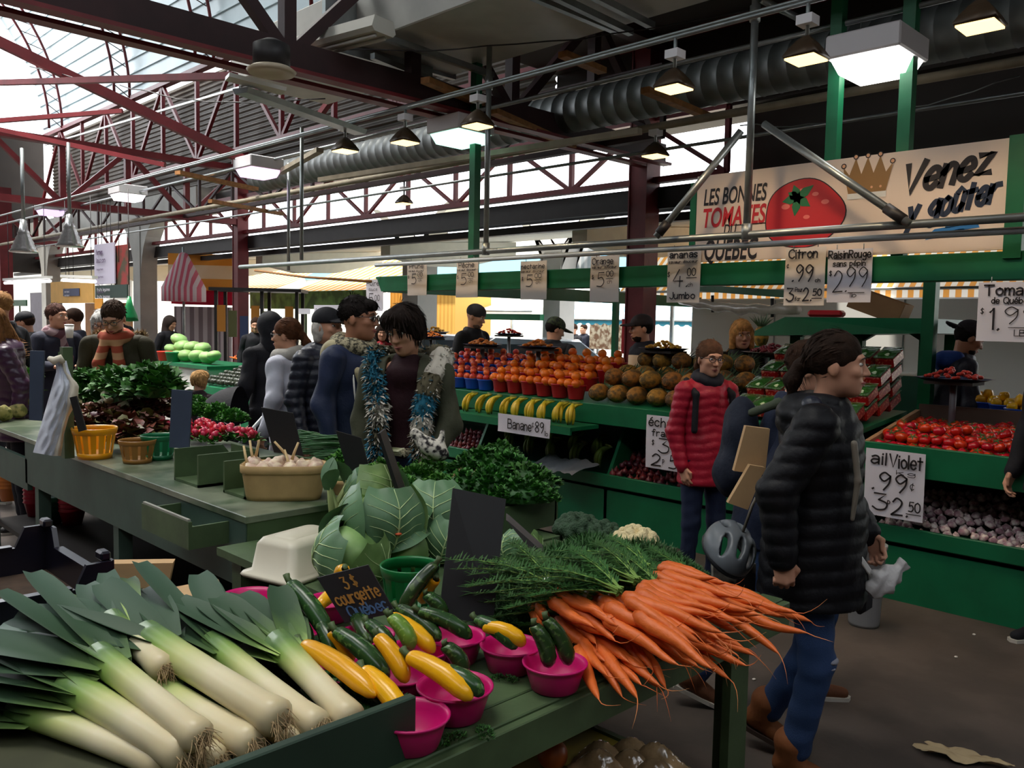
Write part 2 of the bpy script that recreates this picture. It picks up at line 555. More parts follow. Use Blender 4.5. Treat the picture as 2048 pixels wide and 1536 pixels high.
truss('cross_truss', 'big dark red cross truss nearest the camera with a heavy bottom beam', (-3.9, 6.1, 0), (8.5, 6.1, 0), 3.72, 5.0, 10, M_DRED, .13, h0=.2)
b = MB().bar((-3.9, 5.97, 3.58), (8.5, 5.97, 3.58), .12, .03); b.bar((-3.9, 6.23, 3.58), (8.5, 6.23, 3.58), .12, .03)
tag(b.obj('beam_flange', M_RED), 'red steel flange strips along the bottom of the nearest big truss', 'flange')
truss('cross_truss', 'red cross truss ending at the left red steel column', (-3.9, 16.5, 0), (8.5, 16.5, 0), 3.62, 4.7, 11, M_RED, .12)
truss('cross_truss', 'farthest red cross truss near the open gable end', (-3.9, 26, 0), (8.5, 26, 0), 3.62, 4.7, 11, M_RED, .12)
truss('eaves_truss', 'long red lattice girder under the springing of the vaulted roof', (8.42, 4.0, 0), (8.42, 29, 0), 5.05, 7.0, 14, M_RED, .1)
truss('side_truss', 'low red lattice girder against the bright sky strip above the street canopy', (8.55, 5.2, 0), (8.55, 33, 0), 3.42, 4.15, 24, M_RED, .07)
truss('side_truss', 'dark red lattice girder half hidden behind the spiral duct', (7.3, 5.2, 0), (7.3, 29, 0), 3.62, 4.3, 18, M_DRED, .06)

# braces and ties
for lab, a, c, wd in (
    ('long straight red brace slanting down from upper left to the duct', P(-20, 75, z=4.7), P(492, 322, z=3.62), .11),
    ('level red tie from the left edge to the loudspeaker corner', P(-20, 166, z=4.5), P(470, 152, z=3.75), .06),
    ('short red tie below the white roof opening at left', P(-20, 243, z=4.4), P(245, 222, z=4.6), .06),
    ('red brace slanting in the lower left roof clutter', P(-20, 255, z=4.2), P(330, 330, z=3.7), .06),
    ('thin grey rod slanting under the eaves girder', P(90, 290, z=4.9), P(480, 175, z=4.2), .025),
    ('dark red strut beside the fluorescent batten', P(640, 230, z=3.9), P(760, 60, z=4.6), .06),
    ('dark red steel angle beside the rectangular duct', P(740, 60, z=4.2), P(960, -30, z=4.2), .08)):
    tag(MB().bar(a, c, wd, wd).obj('roof_brace', M_RED if 'grey' not in lab else M_GALV), lab, 'brace')

# columns
def hcol(lab, x, y, z1, w=.24):
    t = thing('steel_column', lab, 'column', (x, y, 0))
    MB().box((0, -w / 2 + .01, z1 / 2), (w, .02, z1)).obj('flange', M_RED, t)
    MB().box((0, w / 2 - .01, z1 / 2), (w, .02, z1)).obj('flange', M_RED, t)
    MB().box((0, 0, z1 / 2), (w * .9, w - .04, z1)).obj('web', M_RED, t)
    return t


hcol('red steel column standing behind the left end of the fruit stall aisle', 8.5, 16.5, 5.05)
hcol('big red steel column behind the orange price sign', 8.5, 6.3, 5.05, .27)
hcol('red steel column at the left edge of the photo', 6.6, 26.0, 5.0, .3)
hcol('red steel column at the right edge behind the tomato sign', 7.2, 1.45, 2.6, .24)


def portal(lab, x, y, z0=4.1, w=.42):
    """concrete post with curved haunches under its beam"""
    t = thing('concrete_column', lab, 'column', (x, y, 0))
    MB().box((0, 0, z0 / 2), (w, w, z0)).obj('shaft', M_CONC, t)
    for s in (-1, 1):
        prof = [(s * w / 2, 2.5)] + [(s * (w / 2 + 1.1 * (1 - math.cos(a))), 2.5 + 1.5 * math.sin(a)) for a in np.linspace(0, PI / 2, 9)] + [(s * w / 2, z0)]
        MB().prism(prof if s > 0 else prof[::-1], -w / 2 + .02, w / 2 - .02, 'x').obj('haunch', M_CONC, t)
    return t


portal('pale concrete column with curved haunches left of the striped red parasol', 8.5, 21.4)
portal('pale concrete column with curved haunches behind the yellow banner', 8.5, 28.6)
struct(MB().box((8.5, 26, 4.2), (.5, 16, .55)).obj('trim_1', M_CONC), None)
portal('grey white concrete column behind the man in the chequered scarf', 10.9, 13.6, 3.2, .5)
portal('white concrete column beyond the beanie seller', 12.9, 11.6, 3.2, .45)

# street canopy beyond the columns
struct(MB().box((8.75, 19.5, 3.22), (.3, 29, .26)).obj('trim_2', M_BLACK))
struct(MB().box((8.95, 19.5, 3.02), (.12, 29, .1)).obj('trim_3', M_BLACK))
b = MB().add([(9.2, 5.2, 3.05), (9.2, 34, 3.05), (12.6, 34, 3.35), (12.6, 5.2, 3.35), (9.2, 5.2, 3.12), (9.2, 34, 3.12), (12.6, 34, 3.42), (12.6, 5.2, 3.42)], [(0, 1, 2, 3), (7, 6, 5, 4), (0, 4, 5, 1), (1, 5, 6, 2), (2, 6, 7, 3), (3, 7, 4, 0)])
struct(b.obj('ceiling_canopy', M_CREAM))
for k in range(6):
    y = 8 + k * 4.6
    pr = [(9.3, 3.06), (12.5, 3.33), (12.5, 3.05), (11.2, 2.75), (10.2, 2.7), (9.3, 2.85)]
    struct(MB().prism(pr, y - .14, y + .14, 'y').obj('trim_%d' % (k + 4), M_CREAM))

# ------------------------------------------------------------------ services under the roof
t = thing('rectangular_duct', 'large galvanised rectangular air duct crossing overhead', 'duct', (4.9, 0, 4.05))
MB().box((0, 2.2, .3), (1.15, 8.4, .62), bev=.01).obj('duct_body', M_DUCT, t)
for y in (-1.2, .8, 2.6, 4.4, 6.38): MB().box((0, y, .3), (1.22, .05, .69)).obj('flange', M_GALV, t)
t = thing('duct_elbow', 'lower galvanised duct branch left of the fluorescent batten', 'duct', tuple(P(690, 150, z=3.95)), 0)
MB().box((0, .3, .22), (1.1, 1.7, .4), bev=.01).obj('duct_body', M_DUCT, t)
MB().box((0, -.55, .22), (1.16, .05, .46)).obj('flange', M_GALV, t)
# strut rails hung below the duct
for lab, a, c in (('grey steel strut rail below the duct, left one', P(745, 112, z=3.93), P(935, 190, z=3.93)), ('grey steel strut rail below the duct, middle one', P(770, 75, z=3.95), P(985, 150, z=3.95)),
                  ('grey steel strut rail under the duct at top right', P(1110, -8, z=3.98), P(1262, 65, z=3.98)), ('grey steel strut rail beside the scaffold post at top', P(1180, -12, z=3.98), P(1305, 52, z=3.98))):
    tag(MB().bar(a, c, .05, .05).obj('strut_rail', M_GALV), lab, 'rail')


def spiral(lab, pts, r, seam=.16):
    b = MB(); pts = [Vector(p) for p in pts]; P2 = []; rr = []
    for i in range(len(pts) - 1):
        L = (pts[i + 1] - pts[i]).length; n = max(2, int(L / seam))
        for k in range(n):
            for q, e in ((0, 0), (.9, 0), (.93, .005), (.97, .005)):
                P2.append(pts[i].lerp(pts[i + 1], (k + q) / n)); rr.append(r + e)
    P2.append(pts[-1]); rr.append(r)
    b.tube(P2, rr, 20)
    return tag(b.obj('spiral_duct', mat('dull_spiral_steel', rgb(120, 124, 124), .55, metal=.5, var=.15, vs=6)), lab, 'duct')


spiral('long round spiral duct running under the roof above the fruit stall', [(6.7, 1.2, 3.85), (6.75, 12.5, 3.85)], .2)
spiral('curved end of the round spiral duct at the top right', [(6.2, -.3, 4.0), (6.3, .1, 3.98), (6.5, .6, 3.9), (6.7, 1.15, 3.85)], .2)

t = thing('fluorescent_batten', 'unlit white fluorescent batten light below the duct', 'light', tuple((P(575, 118, z=3.9) + P(768, 68, z=3.9)) / 2))
d = (P(768, 68, z=3.9) - P(575, 118, z=3.9)); a = math.atan2(d.y, d.x)
t.rotation_euler = (0, 0, a)
MB().prism([(-.1, 0), (-.13, .03), (-.1, .12), (.1, .12), (.13, .03), (.1, 0)], -d.length / 2, d.length / 2, 'x').obj('housing', mat('cream_enamel', rgb(214, 212, 200), .4), t)
for s in (-.05, .05): MB().tube([(-d.length / 2 + .04, s, -.015), (d.length / 2 - .04, s, -.015)], .016, 8).obj('tube', mat('unlit_tube', rgb(225, 225, 220), .2), t)

t = thing('ceiling_speaker', 'round cream loudspeaker in a dark can on the big beam', 'speaker', tuple(P(543, 148, z=3.42)))
MB().lathe([(.13, .02), (.13, .2), (.05, .24)], 24).obj('can', M_BLACK, t)
MB().lathe([(0, .02), (.08, .015), (.16, .0), (.175, .02), (.14, .045), (0, .05)], 28).obj('grille', mat('cream_plastic', rgb(205, 190, 165), .5), t)
tag(MB().box((0, 0, 0), (.42, .14, .03)).obj('junction_plate', mat('cream_enamel'), None, P(512, 168, z=3.42), (0, .1, -.25)), 'small pale plate hanging below the round loudspeaker', 'plate')
tag(MB().prism([(-.06, 0), (-.08, .04), (.08, .04), (.06, 0)], -.75, .75, 'x').obj('batten_light', M_GALV, None, P(612, 232, z=3.35), (0, 0, .785 - .45)), 'unlit galvanised batten on top of the two hanging rods', 'light')

# square prismatic box lights
for k, (px, py, lit, c) in enumerate(((1752, 142, 9, (1, .95, .92)), (921, 283, 2.4, (.5, 1, .8)), (517, 350, 1.9, (1, .62, .98)), (256, 398, 3.2, (1, .9, 1)), (102, 428, 1.6, (.8, .56, 1)))):
    p = P(px, py, x=5.3)
    lab = ['large lit square box light between the green posts', 'lit square box light with a greenish glow behind the green post', 'lit square box light with a pinkish glow', 'lit white square box light above the left stalls', 'lit lilac box light, farthest of the row at left'][k]
    t = thing('box_light', lab, 'light', p, 0, 'square box lights in a row')
    wd = .45
    MB().box((0, 0, .13), (wd, wd, .14), bev=.01).obj('housing', mat('white_enamel', rgb(225, 222, 225), .4), t)
    n = [(-.2, -.2), (.2, -.2), (.2, .2), (-.2, .2)]
    for sx in (-.15, .15): MB().tube([(.1, sx, .19), (.1, sx, 3.62 - p.z)], .006, 6).obj('hanger', M_GALV, t)
    dm = mat('box_light_lens_%d' % k, (1, 1, 1), .4, emit=c, es=lit)
    MB().add([(x, y, .06) for x, y in n] + [(x * .8, y * .8, -.03) for x, y in n], [(0, 1, 5, 4), (1, 2, 6, 5), (2, 3, 7, 6), (3, 0, 4, 7), (7, 6, 5, 4)]).obj('lens', dm, t)

# conduit line with warm floodlights
for lab, x, z, r, y0, y1 in (('steel conduit carrying the warm floodlights', 4.4, 3.42, .013, -1, 19), ('second steel conduit beside the floodlight conduit', 4.55, 3.5, .013, -1, 13), ('pale wooden rail running below the spiral duct', 6.25, 3.42, .034, -1, 26), ('thin conduit below the pale rail', 6.6, 3.3, .015, 0, 24), ('thin conduit above the white box lights', 5.4, 3.62, .018, 0, 26)):
    tag(MB().tube([(x, y0, z), (x, y1, z)], r, 10).obj('conduit', mat('weathered_rail', rgb(150, 140, 120), .7, var=.2) if 'wooden' in lab else M_GALV), lab, 'conduit')
FLS = ((1960, 52, 'warm floodlight at the top right corner'), (1612, 118, 'warm floodlight left of the large box light'), (1348, 177, 'warm floodlight over the middle of the conduit'), (955, 252, 'warm floodlight beside the hanging scaffold post'), (810, 285, 'warm floodlight third from the left of the conduit'), (690, 302, 'warm floodlight leftmost on the conduit'), (1310, 312, 'warm floodlight before the big red column'), (808, 407, 'far warm floodlight against the bright sky strip'))
for px, py, lab in FLS:
    far = px in (1310, 808)
    p = P(px, py, x=4.4 if not far else (6.25 if px == 1310 else 7.3)); st_ = (3.42 if px != 808 else 3.62) - p.z
    t = thing('floodlight', lab, 'light', p, 0, 'warm floodlights')
    MB().lathe([(.125, 0), (.13, .012), (.1, .05), (.06, .09), (.02, .12)], 4, M=Matrix.Rotation(PI / 4, 4, 'Z')).obj('reflector', mat('dark_bronze', rgb(70, 52, 34), .4, metal=.3), t)
    MB().box((0, 0, -.004), (.165, .165, .012)).obj('glass', M_WARM, t)
    MB().box((0, 0, .2), (.09, .09, .05)).obj('mount', mat('white_enamel'), t)
    MB().tube([(0, 0, .11), (0, 0, max(.2, st_))], .012, 6).obj('stem', M_GALV, t)
    if not far:
        l = bpy.data.lights.new('floodlight_lamp', 'SPOT'); l.energy = 30; l.color = (1, .72, .42); l.spot_size = 1.7; l.spot_blend = .7; l.shadow_soft_size = .07
        o = bpy.data.objects.new('floodlight_lamp', l); COL.objects.link(o); o.location = p + Vector((0, 0, -.03)); aim(o, (.55, 0, -1))

# loose boards up in the roof
for lab, a, c, wd in (('orange timber lying on the roof ties above the left red column', P(355, 345, z=3.55), P(512, 378, z=3.55), .1), ('timber lying below the first roof timber', P(420, 402, z=3.3), P(565, 428, z=3.3), .08), ('orange timber overhead left of the scaffold post', P(1125, 108, z=3.9), P(1205, 142, z=3.9), .09), ('timber plank under the conduit in the middle', P(985, 222, z=3.6), P(1145, 292, z=3.6), .1), ('brown timber left of the hanging post', P(850, 160, z=3.7), P(962, 208, z=3.7), .09), ('pale timber beam reaching from the red column', P(560, 345, z=3.5), P(640, 300, z=3.5), .08), ('long pale timber before the lit sky strip', P(640, 360, z=3.3), P(1280, 262, z=3.3), .07), ('timber with peeling paint at the upper right', P(1290, 180, z=3.6), P(1420, 235, z=3.6), .08)):
    tag(MB().bar(a, c, wd, .05).obj('timber', M_WOOD if 'pale' not in lab else mat('weathered_rail')), lab, 'timber')

# sagging cables
rc = random.Random(4)
for k, (a, c, lab) in enumerate(((P(640, 95, z=4.0), P(1500, 18, z=4.0), 'thin cable strung below the large duct'), (P(60, 135, z=4.6), P(440, 145, z=3.9), 'wavy cable along the red tie at left'), (P(240, 170, z=4.4), P(650, 195, z=3.6), 'thin wire slanting below the loudspeaker'), (P(1480, 250, z=3.4), P(2040, 150, z=3.5), 'pale wire before the dark wall at right'))):
    pts = [a.lerp(c, i / 14) + Vector((0, 0, -.12 * math.sin(PI * i / 14) + rc.uniform(-.015, .015))) for i in range(15)]
    tag(MB().tube(pts, .006, 5).obj('cable', M_BLACK if k != 3 else M_GALV), lab, 'cable')

# scaffold tubes hanging over the aisle
ZP = 2.28
sc = thing('scaffold_rail', 'long double galvanised scaffold rail hanging over the aisle', 'rail')
A = P(480, 534, z=ZP); B = P(2100, 431, z=ZP)
MB().tube([A, A.lerp(B, .5), B], .024, 12).obj('tube', M_GALV, sc)
MB().tube([P(740, 519, z=ZP - .02) + Vector((.07, 0, -.05)), B + Vector((.07, 0, -.06))], .02, 10).obj('tube', mat('bright_zinc', rgb(190, 195, 195), .4, metal=.4), sc)
for px, py0, lab in ((978, 145, 'left hanging scaffold post beside the green post'), (1518, 2, 'right hanging scaffold post before the tomato board')):
    t0 = min(max((px - 6 - 480) / (2100 - 480), 0), 1)
    foot = None
    for i in range(400):
        q = A.lerp(B, i / 399); v = q - CAM
        if (v.dot(CR) / v.dot(CF) * FPX + 1024) > px - (8 if px < 1200 else 28): foot = q; break
    top = Vector((foot.x, foot.y, 3.98))
    t = thing('scaffold_post', lab, 'post', foot)
    MB().tube([(0, 0, 0), (0, 0, 1.7)], .024, 12).obj('tube', M_GALV, t)
    MB().tube([(0, 0, -.03), (0, 0, .07)], .034, 12).obj('coupler', M_GALV, t)
    MB().tube([(0, 0, 1.35), (0, 0, 1.45)], .034, 12).obj('coupler', M_GALV, t)
foot2 = foot
for lab, a, c in (('scaffold brace slanting right across the tomato board', P(1528, 248, z=2.98), P(1818, 447, z=ZP)), ('scaffold brace slanting left below the tomato board', P(1482, 262, z=2.98), P(1312, 474, z=ZP)), ('short scaffold strut at the top of the right post', P(1525, 0, z=3.9), P(1612, 44, z=3.9))):
    t = thing('scaffold_brace', lab, 'brace', a)
    MB().tube([(0, 0, 0), c - a], .024, 12).obj('tube', M_GALV, t)
    MB().tube([(c - a) * .86, (c - a) * .97], .032, 12).obj('sleeve', M_BLACK, t)
for lab, px, a, c in (('left thin rod of the pair hanging by the red column', 577, 325, 541), ('right thin rod of the pair hanging by the red column', 603, 240, 520)):
    p = P(px, c, z=ZP); q = P(px, a, d=(p.x + p.y) * _s)
    tag(MB().tube([p, (p.x, p.y, 3.62)], .02, 10).obj('hanging_rod', M_GALV), lab, 'rod')
a = P(510, 541, z=ZP); tag(MB().tube([a, a + (P(742, 563, z=2.05) - a) * .5 + Vector((0, 0, -.02)), P(742, 563, z=2.05)], .014, 8).obj('rope', mat('brown_rope', rgb(150, 105, 60), .9)), 'brown rope slung from the scaffold rail end to the stall beam', 'rope')


# ------------------------------------------------------------------ hand lettering
GL = {
 'A': '0,0 2,6 4,0;.8,2 3.2,2', 'B': '0,0 0,6;~0,6 2.8,5.7 2.8,3.5 0,3.2;~0,3.2 3.4,2.8 3.3,.4 0,0', 'C': '~3.6,5 2.3,6 .5,5 0,3 .5,1 2.3,0 3.6,1',
 'D': '0,0 0,6;~0,6 2.6,5.6 3.6,3 2.6,.4 0,0', 'E': '3,6 0,6 0,0 3,0;0,3.1 2.4,3.1', 'J': '~2.4,6 2.4,1.2 1.2,0 0,1.2', 'L': '0,6 0,0 2.8,0', 'M': '0,0 .4,6 2.2,2 4,6 4.4,0',
 'N': '0,0 0,6 3.4,0 3.4,6', 'O': '~2,6 .3,5 .1,1.6 2,0 3.9,1.6 3.7,5 2,6', 'P': '0,0 0,6;~0,6 3,5.6 3,3 0,2.7', 'Q': '~2,6 .3,5 .1,1.6 2,0 3.9,1.6 3.7,5 2,6;2.4,1.4 4.1,-.6',
 'R': '0,0 0,6;~0,6 2.8,5.6 2.8,3.2 0,2.9;1,2.9 3.2,0', 'S': '~3.2,5.2 1.8,6 .3,4.8 1.6,3.2 3.2,1.6 1.7,0 .1,.9', 'T': '0,6 4,6;2,6 2,0', 'U': '~0,6 0,1.4 1.8,0 3.6,1.4 3.6,6', 'V': '0,6 1.9,0 3.8,6', 'Y': '0,6 1.8,3;3.8,6 1.3,0',
 'a': '~.4,3.6 1.6,4.2 2.7,3.3 2.7,0;~2.7,2.3 .9,2.2 .2,1 1.2,0 2.7,1', 'b': '0,6 0,0;~0,2 1.5,4 2.8,2 1.5,0 0,1.2', 'c': '~2.6,3.3 1.5,4 .3,3 .3,1 1.5,0 2.6,.7', 'd': '2.7,6 2.7,0;~2.7,2.8 1.4,4 .2,2 1.4,0 2.7,1.2',
 'e': '~.2,2 2.7,2.2 2.3,3.7 1.2,4 .2,2.6 .4,.8 1.6,0 2.7,.8', 'f': '~2.4,5.6 1.4,6 .9,4.8 .9,0;0,3.8 2,3.8', 'g': '~2.7,3 1.4,4 .2,2.3 1.4,.8 2.7,2;~2.7,4 2.7,-1 1.4,-2 .2,-1.3', 'h': '0,6 0,0;~0,2.5 1.4,4 2.5,3 2.5,0',
 'i': '.2,4 .2,0;.2,5.2 .3,5.5', 'k': '0,6 0,0;2.3,4 0,1.7;.8,2.4 2.5,0', 'l': '.2,6 .2,0', 'm': '0,4 0,0;~0,3 1,4 1.8,3 1.8,0;~1.8,3 2.8,4 3.6,3 3.6,0', 'n': '0,4 0,0;~0,2.6 1.3,4 2.5,3 2.5,0',
 'o': '~1.4,4 .2,3 .2,1 1.4,0 2.6,1 2.6,3 1.4,4', 'p': '0,4 0,-2;~0,3 1.4,4 2.7,2.2 1.4,.3 0,1', 'q': '2.6,4 2.6,-2;~2.6,3 1.3,4 .1,2.2 1.3,.3 2.6,1', 'r': '0,4 0,0;~0,2.6 1,3.8 2.2,3.8', 's': '~2.3,3.5 1.2,4 .2,3.1 1.2,2.1 2.4,1.1 1.2,0 .1,.6',
 't': '1,5.6 1,0;0,4 2.2,4', 'u': '~0,4 0,1 1.2,0 2.5,1.4;2.5,4 2.5,0', 'v': '0,4 1.3,0 2.6,4', 'x': '0,4 2.5,0;2.5,4 0,0', 'y': '0,4 1.4,.6;2.7,4 .6,-2', 'z': '0,4 2.5,4 0,0 2.6,0',
 '0': '~1.7,6 .2,4.6 .2,1.4 1.7,0 3.2,1.4 3.2,4.6 1.7,6', '1': '.2,4.8 1.2,6 1.2,0', '2': '~.3,4.6 1.6,6 3.1,4.8 2.4,2.6 0,0;0,0 3.4,.2', '3': '.3,6 3,6 1.4,3.7;~1.4,3.7 3.2,2.6 2.8,.5 1.2,-.1 0,.8', '4': '2.2,6 0,2 3.4,2;2.5,3.6 2.3,0',
 '5': '3,6 .6,6 .4,3.5;~.4,3.5 2.2,3.9 3.1,2 2,.2 0,.2', '6': '~2.6,6 .6,3.6 .3,1.2 1.6,0 2.9,1.4 1.8,2.9 .4,1.8', '7': '0,6 3.2,6 1,0', '8': '~1.6,3.2 .3,4.6 1.6,6 2.9,4.6 1.6,3.2 .1,1.5 1.6,0 3.1,1.5 1.6,3.2', '9': '~2.9,5 1.5,6 .3,4.5 1.4,3 2.9,4.6;~2.9,5 2.7,2.5 1.4,0',
 '.': '.2,0 .5,.25', ',': '.4,.4 .1,-.7', '-': '0,2.4 1.8,2.4', '$': '~2.8,4.8 1.5,5.4 .4,4.4 1.5,3 2.8,1.7 1.5,.6 .2,1.2;1.5,6.2 1.5,-.2', '/': '0,0 2,6', '_': '0,0 3.5,0', "'": '.2,6 .1,5', ' ': '', '"': '.2,6 .1,5;.9,6 .8,5'}
GL['\xe9'] = GL['e'] + ';1.1,4.8 2.1,5.9'; GL['\xea'] = GL['e'] + ';.6,4.7 1.4,5.6 2.2,4.7'; GL['\xe7'] = GL['c'] + ';1.5,0 1.8,-.8 1.1,-1.3'; GL['\xa2'] = GL['c'] + ';1.9,4.8 1.2,-.8'
GL['\xc9'] = GL['E'] + ';1.2,6.6 2.3,7.6'; GL['\xfb'] = GL['u'] + ';.4,4.7 1.2,5.6 2,4.7'


def text_w(t):
    x = 0
    for ch in t:
        g = GL[ch]; xs = [float(q.split(',')[0]) for s in g.replace('~', '').split(';') for q in s.split()]
        x += (max(xs) if xs else 1.6) + 1.0
    return x - 1.0


def write(b, t, x, y, h, w=None, sw=.004, M=None, m=0, slant=.0, jit=.0, z=0., rise=0.):
    """brush strokes along letters; h = cap height, w = fitted width"""
    k = h / 6; kx = (w / text_w(t)) if w else k; cx = 0
    for ch in t:
        g = GL[ch]; mx = 0
        jx, jy = R.uniform(-jit, jit), R.uniform(-jit, jit)
        for s in (g.split(';') if g else []):
            sm = s.startswith('~'); pts = [tuple(map(float, q.split(','))) for q in s.lstrip('~').split()]
            mx = max(mx, max(p[0] for p in pts))
            pts = [(p[0] + jx + R.uniform(-jit, jit) * .5, p[1] + jy, 0) for p in pts]
            pts = catmull(pts, 5) if sm and len(pts) > 2 else [Vector(p) for p in pts]
            q = [Vector((x + (cx + p.x + p.y * slant) * kx, y + p.y * k + rise * (cx + p.x) * kx, z)) for p in pts]
            n = len(q); vs = []
            for i, p in enumerate(q):
                d = q[min(i + 1, n - 1)] - q[max(i - 1, 0)]
                d = d.normalized() if d.length > 1e-9 else Vector((1, 0, 0))
                nn = Vector((-d.y, d.x, 0)) * sw / 2
                e = -d * sw * .4 if i == 0 else (d * sw * .4 if i == n - 1 else Vector((0, 0, 0)))
                vs += [p + e + nn, p + e - nn]
            b.add(vs, [(2 * i, 2 * i + 1, 2 * i + 3, 2 * i + 2) for i in range(n - 1)], m, False, M)
        cx += (mx if g else 1.6) + 1.0
    return b


M_INK = mat('black_marker', rgb(34, 28, 32), .6)
M_PAPER = mat('price_paper', rgb(226, 216, 206), .7, var=.04, vs=3)
M_PAPERW = mat('white_card', rgb(225, 222, 232), .65, var=.04, vs=3)


def frame_minus_x(p):
    """board frame on a plane facing -x: u runs to -y, v up, n to -x"""
    return Matrix(((0, 0, -1, p.x), (-1, 0, 0, p.y), (0, 1, 0, p.z), (0, 0, 0, 1)))


def price_card(lab, box, x, lines, m=M_PAPER, hooks=True, fold=None):
    x0, y0, x1, y1 = box
    a = P(x0, y0, x=x); bt = P(x0, y1, x=x); c = P(x1, (y0 + y1) / 2, x=x)
    W = abs(c.y - a.y); Hh = a.z - bt.z
    t = thing('price_card', lab, 'price card', (0, 0, 0))
    t.matrix_world = frame_minus_x(Vector((x, a.y, bt.z)))
    cb = MB()
    cb.grid(lambda u, v: (u * W, v * Hh, .004 * math.sin(u * 5 + v * 3 + x0)), 6, 8)
    cb.grid(lambda u, v: (u * W, v * Hh, -.003 + .004 * math.sin(u * 5 + v * 3 + x0)), 6, 8)
    cb.obj('card', m, t)
    ink = MB()
    for ln in lines:
        tx, u, v, h, w, sw = ln[:6]
        write(ink, tx, u * W, v * Hh, h * Hh, w * W if w else None, sw * Hh, None, 0, jit=.12, z=.0095)
    ink.obj('lettering', M_INK, t)
    if hooks:
        hk = MB()
        for u in (.2, .8): hk.tube([(u * W, Hh - .005, .0), (u * W, Hh + .03, .0)], .003, 5)
        hk.obj('tape', M_GALV, t)
    return t


SAV = 'saveur douceur'
FIVE = lambda: [('$', .08, .5, .09, None, .014), ('5', .26, .34, .3, .24, .022), ('00', .58, .55, .12, .24, .016), ('_', .58, .5, .1, .24, .012), ('ch', .62, .4, .08, .16, .01)]
XB = 5.27
price_card('paper price card reading prune 5.00 on the green beam', (815, 524, 853, 591), XB, [('Prune', .14, .8, .13, .72, .02), (SAV, .1, .7, .05, .8, .01)] + FIVE())
price_card('paper price card reading p\xeache 5.00 on the green beam', (913, 521, 956, 595), XB, [('P\xeache', .14, .8, .13, .7, .02), (SAV, .08, .71, .06, .85, .011)] + FIVE())
price_card('paper price card reading nectarine 5.00 on the green beam', (1042, 523, 1093, 599), XB, [('nectarine', .04, .8, .12, .9, .02), (SAV, .05, .7, .06, .88, .011)] + FIVE())
price_card('paper price card reading orange 5.00 on the green beam', (1182, 513, 1238, 604), XB, [('Orange', .08, .82, .13, .72, .02), (SAV, .08, .73, .05, .85, .011)] + FIVE())
price_card('paper price card reading ananas jumbo 4.00', (1336, 500, 1400, 605), XB, [('ananas', .08, .84, .12, .84, .024), (SAV, .06, .74, .05, .88, .01), ('$', .04, .48, .1, None, .014), ('4.', .22, .3, .32, .42, .022), ('00', .64, .5, .14, .24, .018), ('_', .62, .46, .1, .3, .014), ('ch', .66, .3, .07, .14, .01), ('Jumbo', .12, .07, .12, .76, .022)], hooks=True)
price_card('paper price card reading citron .99, lemon price below the tomato picture', (1572, 497, 1650, 611), XB, [('Citron', .1, .82, .15, .7, .026), ('\xa2', .06, .66, .08, None, .012), ('.99', .2, .42, .28, .52, .026), ('ch', .78, .4, .06, .12, .012), ('3', .08, .08, .22, .18, .026), ('Pour', .3, .24, .07, .18, .012), ('for', .3, .08, .07, .14, .012), ('2.', .5, .08, .22, .2, .026), ('50', .74, .17, .11, .2, .022), ('_', .72, .12, .1, .24, .016)])
price_card('paper price card reading raisin rouge 2.99 beside the lemon price', (1657, 500, 1743, 605), XB, [('RaisinRouge', .03, .83, .14, .94, .024), ('sans p\xe9pin', .14, .68, .1, .72, .018), ('$', .06, .5, .1, None, .014), ('2.', .16, .2, .4, .3, .02), ('99', .44, .3, .36, .48, .02), ('_', .5, .18, .1, .36, .014), ('lb', .56, .1, .08, .14, .012)], M_PAPERW)
price_card('white price card reading tomate de Qu\xe9bec 1.99 at the right edge', (1958, 565, 2086, 682), 5.15, [('Tomate', .1, .78, .17, .85, .03), ('de Qu\xe9bec', .22, .64, .1, .62, .018), ('$', .06, .46, .1, None, .014), ('1.', .2, .2, .36, .16, .034), ('99', .42, .3, .28, .5, .018), ('_', .5, .24, .1, .3, .012), ('LB', .6, .1, .1, .16, .014)], M_PAPERW)
price_card('small paper price card reading poire 5.00 hanging at the left end of the beam', (732, 559, 766, 622), 5.3, [('Poire', .1, .8, .15, .7, .022), ('douce', .2, .64, .1, .5, .014), ('$', .06, .36, .1, None, .014), ('5', .2, .2, .34, .28, .03), ('00', .56, .32, .18, .28, .02)], M_PAPERW)


# ------------------------------------------------------------------ right-hand fruit stall
st = thing('fruit_stall', 'long dark green fruit display stall along the right of the aisle', 'market stall', (5.35, 0, 0))
Y0, Y1 = -.6, 7.15
MB().box((.045, (Y0 + Y1) / 2, .2), (.03, Y1 - Y0, .4)).obj('base_panel', M_GREEN, st)
MB().box((.02, (Y0 + Y1) / 2, .42), (.035, Y1 - Y0, .1), bev=.004).obj('bin_lip', M_GREEN, st)
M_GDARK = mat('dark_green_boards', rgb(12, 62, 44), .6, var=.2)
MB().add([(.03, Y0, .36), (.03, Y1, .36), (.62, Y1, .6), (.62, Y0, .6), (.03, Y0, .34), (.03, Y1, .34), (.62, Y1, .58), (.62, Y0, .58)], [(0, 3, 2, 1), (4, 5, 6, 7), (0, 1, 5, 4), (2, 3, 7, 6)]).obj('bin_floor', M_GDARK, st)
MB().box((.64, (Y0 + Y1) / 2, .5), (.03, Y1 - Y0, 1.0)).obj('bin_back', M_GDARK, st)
for y in (2.24, 2.84, 4.28, 5.86, 7.13): MB().prism([(.03, .02), (.66, .02), (.66, .95), (.3, .92), (.03, .4)], y - .015, y + .015, 'y').obj('divider', M_GREEN, st)
MB().box((0, (2.25 + Y1) / 2, .955), (.04, Y1 - 2.25, .16), bev=.004).obj('front_board', M_GREEN, st)
